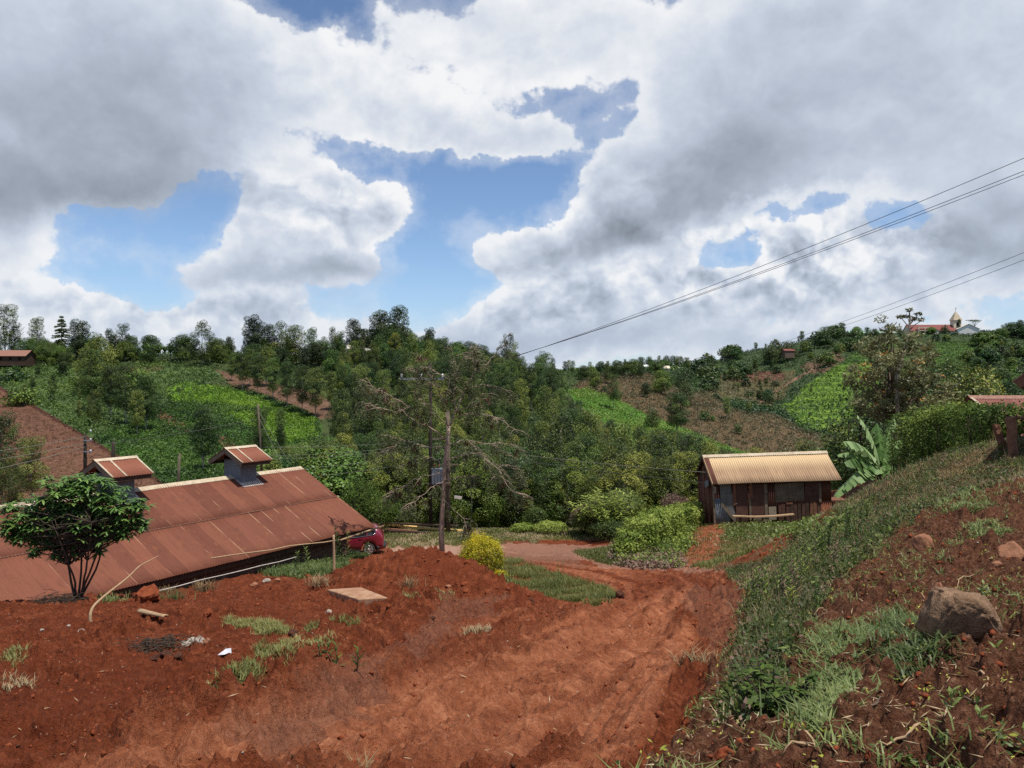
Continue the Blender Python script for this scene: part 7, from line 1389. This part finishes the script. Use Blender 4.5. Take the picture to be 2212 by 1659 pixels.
# ---------------------------------------------------------------- grass, weeds and ground cover on the near ground
GRs = np.gradient(GX, axis=1)*np.gradient(GY, axis=0)
rg = np.random.default_rng(21)
def pick(mask, n, fall=1.15):
    w_ = mask*np.abs(GRs)/GY**fall; w_ = np.where((GY > 2.2) & (np.abs(gpx-CX) < 1330), w_, 0).ravel(); c = np.cumsum(w_); i = np.searchsorted(c, rg.random(n)*c[-1]); i = np.clip(i, 0, len(c)-1)
    j, k = np.unravel_index(i, GX.shape); y = GY[j, k]; y = y*np.exp(rg.normal(size=n)*.003); x = (UU[j, k]+rg.uniform(-.5, .5, n)*(U[1]-U[0]))*y; return x, y, gsamp(x, y)
def blades(L, X, Y, Z, h, w, tint, lean=.35, tv=.14, spread=0.0):
    n = len(X); h = np.broadcast_to(h, (n,))*(.55+.75*rg.random(n)); a = rg.random(n)*6.283; d = np.stack([np.cos(a), np.sin(a)], 1); l = lean*(.3+rg.random(n)); s = np.stack([-d[:, 1], d[:, 0]], 1); ww = np.broadcast_to(w, (n,))*.5
    ox = rg.normal(size=n)*spread; oy = rg.normal(size=n)*spread; B = np.stack([X+ox, Y+oy, Z-.015], 1)
    def pt(f, k, wd): P = B.copy(); P[:, :2] += d*(l*h*f**1.8)[:, None]+s*(ww*wd*k)[:, None]; P[:, 2] += h*f*(1-.25*l*f); return P
    V = np.stack([pt(0, -1, .8), pt(0, 1, .8), pt(.55, 1, 1), pt(.55, -1, 1), pt(.55, -1, 1), pt(.55, 1, 1), pt(1, .12, 1), pt(1, -.12, 1)], 1).reshape(-1, 3)
    L.raw(V, np.arange(8*n).reshape(-1, 4), np.repeat(np.clip(np.broadcast_to(tint, (n,))+rg.normal(size=n)*tv, 0, 1), 8))
def tufted_grass(name, mask, n, per, h, w, mat, lean=.5, fall=1.15, tint=.5, spread=.05, nz=.6):
    x, y, z = pick(mask, n, fall); L = Leaves(); tn = tint+(fbm(x*.8, y*.8, 3, 88)-.5)*nz; sp = spread*(.6+.03*y); hv = h*(.6+.8*fbm(x*.6+7, y*.6, 3, 91))
    for k in range(per): blades(L, x+rg.normal(size=n)*sp, y+rg.normal(size=n)*sp, z, hv, w*(1+.035*y), tn, lean)
    return tag(L.build(name, mat), kind='stuff')
gm = lambda poly, jit=.6: region(poly, jit)
patch = fbm(GX*.7+4, GY*.7, 4, 97)
far_ok = (GY > 26)
offroad = 1-np.clip(road*1.4, 0, 1)
yard = gm(G_YARD)*(GY > 44)*offroad
tufted_grass('yard_grass', yard*(patch > .36), 9000, 4, .16, .012, M['grassb'], .5, 1.0, .66, .07)
tufted_grass('dry_yard_grass', yard*(patch < .5), 3500, 4, .15, .012, M['drygrass'], .5, 1.0, .55, .07)
tufted_grass('slope_grass', gm(G_SHED)*offroad*(GY > 26)*(patch > .3), 9000, 4, .15, .012, M['grassb'], .5, 1.0, .5, .07)
tufted_grass('dry_slope_grass', gm(G_SHED)*offroad*(GY > 26)*(patch < .47), 2600, 4, .14, .012, M['drygrass'], .5, 1.0, .5, .07)
tufted_grass('strip_grass', gm(G_STRIP, .9)*(GY > 14)*(fbm(GX*1.4, GY*1.4, 3, 98) > .40), 3400, 5, .17, .007, M['grassb'], .5, 1.1, .52, .06)
tufted_grass('lot_grass', gm(G_LOT)*(GY > 26), 4000, 5, .22, .012, M['bluegrass'], .6, 1.0, .55, .06)
tufted_grass('tongue_grass', gm(G_TONGUE), 2200, 4, .14, .012, M['grassb'], .5, 1.0, .55, .07)
# low leafy cover
def leafy_cover(name, mask, n, per, r, h, leaf, mat, fall=1.1, tint=.5, aspect=.6, nz=.8, up=.7):
    x, y, z = pick(mask, n, fall); L = Leaves(); bt = np.clip(tint+(fbm(x*.9, y*.9, 3, 55)-.5)*nz, 0, 1); sc_ = .75+.5*rg.random(n)
    for k in range(per):
        d = rg.normal(size=(n, 3)); d[:, 2] = np.abs(d[:, 2]); d /= np.linalg.norm(d, axis=1)[:, None]
        C = np.stack([x+d[:, 0]*r*sc_, y+d[:, 1]*r*sc_, z+.02+d[:, 2]*h*sc_*rg.random(n)**.5], 1); L.put(C, leaf*(.6+.8*rg.random(n)), np.clip(bt+rg.normal(size=n)*.14, 0, 1), aspect=aspect, up=up, rr=rg)
    return tag(L.build(name, mat), kind='stuff')
ISL = [(1335, 1215), (1330, 1165), (1345, 1110), (1400, 1085), (1520, 1085), (1540, 1110), (1525, 1150), (1500, 1190), (1470, 1228), (1400, 1230)]
isl = gm(ISL, .3)*(GY > 30)*(road < .3)
leafy_cover('creeping_cover', isl, 2600, 9, .28, .34, .13, M['hedgepale'], 1.0, .38); leafy_cover('green_cover', isl*(patch > .4), 1800, 9, .3, .4, .13, M['weed'], 1.0, .6)
leafy_cover('dry_cover', gm([(1330, 1160), (1370, 1190), (1480, 1205), (1470, 1232), (1390, 1232), (1330, 1222)], .4)*(GY > 30), 800, 9, .25, .35, .12, M['deadbush'], 1.0, .5)
leafy_cover('shed_weeds', gm([(1555, 1138), (1700, 1130), (1850, 1125), (1840, 1160), (1700, 1165), (1560, 1170)], .4)*offroad, 1300, 9, .22, .25, .11, M['weed'], 1.0, .62)
leafy_cover('lot_weeds', gm(G_LOT)*(GY > 27), 350, 8, .18, .35, .1, M['weed'], 1.0, .7)
# the bank on the right
bank = np.clip(gm(G_BANK, .8)+.0, 0, 1)*(GY < 30); crest = gm([(1700, 1190), (1830, 1060), (1960, 965), (2400, 930), (2400, 1010), (2120, 1050), (1960, 1110), (1860, 1190), (1760, 1290)], .6)*(GY < 30)
toe = gm([(1560, 1240), (1680, 1200), (1790, 1170), (1760, 1330), (1690, 1470), (1650, 1560), (1600, 1600), (1610, 1430), (1640, 1310)], .6)*(GY < 32)
soilb = gm(B_BANK, .4)*(GY < 24)
tufted_grass('bank_grass', bank*(patch > .50), 2600, 5, .13, .008, M['bluegrass'], .9, 1.2, .42, .05)
tufted_grass('crest_grass', crest*(patch > .42), 4200, 5, .15, .008, M['bluegrass'], .8, 1.15, .52, .06)
tufted_grass('dry_bank_grass', np.clip(bank+toe, 0, 1)*(patch < .55), 4200, 5, .15, .006, M['drygrass'], 1.0, 1.2, .30, .08)
tufted_grass('toe_grass', toe*(patch > .44), 3000, 5, .2, .008, M['grassb'], .8, 1.2, .34, .07)
leafy_cover('dry_bank_cover', np.clip(bank*.8+toe, 0, 1), 2600, 9, .13, .16, .045, M['deadbush'], 1.2, .5)
leafy_cover('bank_weeds', np.clip(bank*.6+toe, 0, 1), 3800, 9, .13, .2, .046, M['weed'], 1.3, .42)
leafy_cover('bank_dark_weeds', np.clip(bank*.5+toe, 0, 1)*(patch > .46), 2600, 10, .14, .18, .045, M['hedge'], 1.25, .25)
leafy_cover('yellowing_weeds', np.clip(bank*.8+soilb*.25, 0, 1), 1100, 6, .05, .06, .026, M['yweed'], 1.4, .5, .42)
leafy_cover('soil_seedlings', soilb*(patch > .52), 1500, 9, .06, .05, .028, M['weed'], 1.35, .5, .5)
tufted_grass('soil_grass', soilb*(patch > .5), 800, 8, .09, .007, M['bluegrass'], 1.1, 1.25, .5, .05)
BG = [[(1905, 1330), (1990, 1345), (2060, 1400), (2040, 1450), (1960, 1465), (1900, 1420)], [(1780, 1370), (1860, 1340), (1930, 1390), (1860, 1440), (1790, 1490), (1750, 1440)], [(1770, 1500), (1850, 1470), (1880, 1520), (1810, 1590), (1770, 1640), (1740, 1600)], [(2090, 1140), (2160, 1130), (2180, 1160), (2110, 1165)], [(2020, 1090), (2100, 1070), (2160, 1095), (2060, 1115)]]
for i, p in enumerate(BG): tufted_grass('coarse_grass', gm(p, .25)*(GY < 20), (300, 230, 170, 110, 150)[i], 9, .10, .010, M['bluegrass'], 1.3, 1.1, .58, .06)
leafy_cover('broad_weeds', np.clip(bank*.7+toe, 0, 1)*(patch > .42), 900, 7, .1, .12, .085, M['weed'], 1.15, .6, .5)
tufted_grass('dead_stalks', np.clip(bank*.7+toe, 0, 1), 700, 3, .34, .006, M['drygrass'], .5, 1.1, .2, .1)
# dead stalks, straw and roots on the bank soil
def straw(name, mask, n, ln, mat, fall=1.3, w_=.0028, flat=.25):
    x, y, z = pick(mask, n, fall); L = Leaves(); d = rg.normal(size=(n, 3)); d[:, 2] = np.abs(d[:, 2])*flat; C = np.stack([x, y, z+.012+d[:, 2]*ln*.2], 1); L.put(C, ln*(.4+1.1*rg.random(n)), rg.random(n), aspect=w_/ln*2.2, dirs=d*2.5, up=2, rr=rg); return tag(L.build(name, mat), kind='stuff')
straw('bank_straw', np.clip(soilb, 0, 1), 4200, .075, M['drygrass'], 1.5); straw('dirt_straw', (1-np.clip(grass+road, 0, 1))*(GY < 24)*(gpx < 1300), 900, .06, M['drygrass'], 1.2)
for i in range(26):
    px = random.uniform(1560, 2190); py = random.uniform(1180, 1640)
    if not inpoly(np.array([px]), np.array([py]), B_BANK)[0]: continue
    p = gg(px, py); a = random.random()*6.28; P = [Vector((0, 0, 0))]; l_ = random.uniform(.02, .05)*(1+p.y*.05)
    for k in range(6): a += random.uniform(-.7, .7); P.append(P[-1]+Vector((math.cos(a)*l_, math.sin(a)*l_, 0)))
    for q in P: q.z = float(gsamp([p.x+q.x], [p.y+q.y])[0])-p.z+.012
    mb = MB(); mb.tube(P, [.004, .007, .007, .006, .005, .004, .002], 5); o = mb.build('dead_root', M['palewood'] if i % 3 else M['bark']); o.location = p; tag(o, 'pale bare root lying on the brown soil of the bank', 'root', 'bare roots on the bank')
# short grass on the left dirt
DG = [[(490, 1345), (600, 1350), (610, 1362), (500, 1360)], [(555, 1365), (620, 1360), (640, 1372), (560, 1378)], [(655, 1358), (770, 1360), (765, 1370), (660, 1372)], [(590, 1395), (635, 1385), (628, 1420), (612, 1450), (585, 1430)], [(548, 1398), (572, 1396), (576, 1440), (552, 1440)], [(478, 1480), (560, 1478), (550, 1510), (490, 1515)], [(440, 1490), (470, 1485), (462, 1500), (440, 1502)], [(15, 1420), (50, 1400), (60, 1425), (20, 1445)], [(0, 1490), (55, 1475), (60, 1490), (0, 1500)], [(640, 1392), (720, 1395), (700, 1402), (640, 1400)], [(870, 1290), (900, 1292), (890, 1302), (870, 1300)], [(940, 1290), (975, 1285), (975, 1300), (945, 1302)], [(1000, 1360), (1050, 1350), (1055, 1368), (1010, 1370)]]
for i, p in enumerate(DG): tufted_grass('short_grass', gm(p, .35)*(GY < 24), (330, 150, 190, 210, 150, 230, 40, 60, 50, 90, 30, 40, 60)[i], 8, .09, .006, M['grassb'] if i not in (8, 12) else M['drygrass'], .8, 1.0, .78, .04)
for i, (px, py, n_, m_, lb) in enumerate(((355, 1225 + 62, 90, 'drygrass', 'dry straw tuft beside the pipe at the barn foot'), (20, 1300, 60, 'grassb', 'pale green tuft at the left edge of the dirt'), (440, 1280, 110, 'drygrass', 'big dry tuft on the dirt above the root clod'), (690, 1268, 50, 'drygrass', 'dry tuft behind the concrete slab'), (885, 1266, 40, 'drygrass', 'straw tuft on the front of the heap'), (750, 1655, 70, 'drygrass', 'grey dry tuft at the bottom edge of the picture'), (375, 1296, 50, 'bluegrass', 'blue green tuft above the root clod heap'), (1766, 1590, 60, 'bluegrass', 'green tuft hanging on the bank foot'), (1700, 1548 + 90, 40, 'bluegrass', 'single bright tuft at the foot of the red clods'), (1500, 1452, 60, 'drygrass', 'pale dry tuft at the edge of the track'), (110, 1290, 30, 'drygrass', 'thin dry tuft left of the root mass'), (245, 1302, 50, 'bluegrass', 'silvery weed right of the small tree stems'))):
    p = gg(px, py); L = Leaves(); n0 = n_*2; r_ = .10*(.6+p.y*.045); blades(L, rg.normal(size=n0)*r_, rg.normal(size=n0)*r_*.8, np.zeros(n0), .2*(.5+p.y*.045), .006*(1+p.y*.06), .6, 1.0); o = L.build('grass_tuft', M[m_]); o.location = p; tag(o, lb, 'grass tuft')
# weeds tall enough to be told apart
def stalk_weed(px, py, H, label, mat='weed', leaf=.12, n=26, stems=1, top=None, name='tall_weed', Y=None):
    p = gg(px, py) if Y is None else Vector((*xy(px, 0, Y), float(gsamp([xy(px, 0, Y)[0]], [Y])[0]))); e = empty(name, p, 0, label, 'weed'); mb = MB(); L = Leaves()
    for s in range(stems):
        b = np.array([rng.normal()*.12*(stems > 1), rng.normal()*.1*(stems > 1), -.03]); tp = b+np.array([rng.normal()*.12*H, rng.normal()*.1*H, H*(.7+.3*random.random() if s else 1)]); C = limb_pts(b, tp, 6, .03); mb = MB(); mb.tube(C, np.linspace(.011, .003, 6)*(.6+.4*H), 5); mb.build('stem', M['weed_stem'], e)
        for k in range(n):
            f = .12+.88*k/n; q = C[0]+(C[-1]-C[0])*f; a = k*2.4; blade_leaf(L, q, (math.cos(a), math.sin(a), .75+.5*f), leaf*(1.15-.6*f), leaf*.2, 1.0, .5+.15*rng.normal()+.2*f, 3, 0)
        if top: L2 = None
    L.build('leaves', M[mat], e); return e
M['weed_stem'] = mat_plain('weed_stem', (.08, .10, .04), (.16, .17, .07), 5, .8, 0, .2)
for (px, py, H, n, st, lf, lb, mt) in ((1803, 1192, .95, 40, 2, .2, 'tallest feathery weed on the bank edge below the shed corner', 'weed'), (1835, 1172, .85, 34, 2, .18, 'second tall weed behind the tallest one on the bank edge', 'weed'), (1775, 1200, .7, 26, 3, .16, 'bushy weed left of the tallest weed on the bank edge', 'weed'), (1690, 1310, .6, 20, 1, .10, 'thin dark stalk weed above the track bend', 'hedge'), (1620, 1275, .45, 16, 2, .12, 'small weed at the corner where bank meets track', 'weed'), (1715, 1330, .38, 22, 1, .17, 'bright green rosette weed on the bank face', 'yweed'),
                                       (1930, 1030, .8, 22, 2, .14, 'upright weed under the hedge beside the banana', 'weed'), (1890, 1055, .9, 20, 3, .11, 'dry seeded weed at the foot of the banana plant', 'deadbush'), (1870, 1065, .8, 20, 3, .11, 'brownish seeded weed left of the banana foot', 'deadbush'), (1210, 1262, .95, 22, 3, .12, 'flowering weed standing in the grass strip', 'weed'), (1100, 1260, .7, 16, 2, .12, 'small weed at the left end of the grass strip', 'weed'), (1190, 1272, .6, 18, 2, .1, 'low weed beside the flowering weed', 'weed'),
                                       (1990, 1405, .22, 12, 2, .1, 'small broad leaved weed left of the boulder', 'weed'), (2142, 1440, .14, 9, 1, .1, 'seedling at the right foot of the boulder', 'weed'), (2130, 1590, .2, 14, 3, .09, 'leafy weed near the right bottom corner', 'weed'), (2205, 1345, .2, 12, 2, .1, 'green weed at the right edge beside the boulder', 'bluegrass'), (2190, 1130, .3, 14, 3, .1, 'blue green weed at the right edge of the bank top', 'bluegrass'), (735, 1462, .25, 10, 4, .1, 'dark leafy weed on the side of the spoil ridge', 'hedge')):
    stalk_weed(px, py, H, lb, mt, lf, n, st)
for (px, Y, H, lb) in ((742, 37.2, 1.9, 'tallest feathery weed in front of the barn pillar'), (752, 37.6, 1.6, 'feathery weed leaning right before the barn pillar'), (731, 37.0, 1.5, 'feathery weed left of the barn pillar'), (668, 34.5, 1.1, 'weed stalk against the dark barn wall'), (636, 33.5, 1.0, 'left weed stalk against the dark barn wall'), (790, 39.5, .9, 'low weed in front of the car wheel')): stalk_weed(px, 0, H, lb, 'weed', .28, 26, 1, Y=Y)
for i in range(34):
    f = random.random(); px = 1640+(1900-1640)*f+random.uniform(-30, 30); py = 1330+(1075-1330)*f+random.uniform(-20, 45)
    stalk_weed(px, py, random.uniform(.35, .85), 'thin leafy weed stalk standing along the ragged edge of the bank', random.choice(['weed', 'weed', 'deadbush', 'hedge']), .13, 22, random.randint(1, 3), name='bank_weed')['group'] = 'thin weeds along the bank edge'
def dark_bush():
    p = gg(1668, 1560); e = empty('dark_leafy_weed', p, 0, 'dark leafy bush weed at the foot of the bank', 'bush'); mb = MB(); L = Leaves()
    for k in range(40):
        a = random.random()*6.28; tp = np.array([.3*math.cos(a)*random.random()**.5, .25*math.sin(a)*random.random()**.5, .1+.26*random.random()]); C = limb_pts((0, 0, -.03), tp, 5, .06); mb.tube(C, np.linspace(.007, .003, 5), 4)
        for z_ in range(14): f = .3+.7*random.random(); q = C[0]+(C[-1]-C[0])*f; an = random.random()*6.28; blade_leaf(L, q, (math.cos(an), math.sin(an), .5-.6*random.random()), .06, .03, .8, .12+.14*rng.normal(), 3, 0)
    mb.build('stems', M['darkbark'], e); L.build('leaves', M['hedge'], e)
dark_bush()
# crumbs of soil and small stones all over the dug ground
def crumbs(name, mask, n, s0, s1, mat, fall=1.5):
    x, y, z = pick(mask, n, fall); s = (s0+(s1-s0)*rg.random(n)**4)*(.35+.055*y); t8 = np.array([(1, 0, 0), (-1, 0, 0), (0, 1, 0), (0, -1, 0), (0, 0, 1), (0, 0, -1)], float)
    V = t8[None]*(s[:, None, None]*(.35+1.0*rg.random((n, 6, 1))))*np.array([1, 1, .7]); a = rg.random(n)*6.28; ca, sa_ = np.cos(a)[:, None], np.sin(a)[:, None]; vx = V[..., 0]*ca-V[..., 1]*sa_; vy = V[..., 0]*sa_+V[..., 1]*ca
    V = np.stack([vx+x[:, None], vy+y[:, None], V[..., 2]+(z+s*.08)[:, None]], -1).reshape(-1, 3); f8 = np.array([(0, 2, 4), (2, 1, 4), (1, 3, 4), (3, 0, 4), (2, 0, 5), (1, 2, 5), (3, 1, 5), (0, 3, 5)]); Fc = (f8[None]+(np.arange(n)*6)[:, None, None]).reshape(-1, 3)
    return tag(np_mesh(name, V, Fc, mat), kind='stuff')
dirt = np.clip(1-grass*1.2, 0, 1)*(1-road*.85)*(GY < 30)
crumbs('soil_crumbs', dirt*(.25+1.5*(fbm(GX*1.3, GY*1.3, 3, 44) > .52)), 9000, .008, .06, M['clod'])
crumbs('dark_crumbs', dirt, 1500, .008, .035, M['darkclod']); crumbs('pale_pebbles', np.clip(dirt+grey*.6, 0, 1), 900, .006, .022, M['greystone'])
crumbs('track_crumbs', road*(GY < 26), 1200, .005, .018, M['clod'])
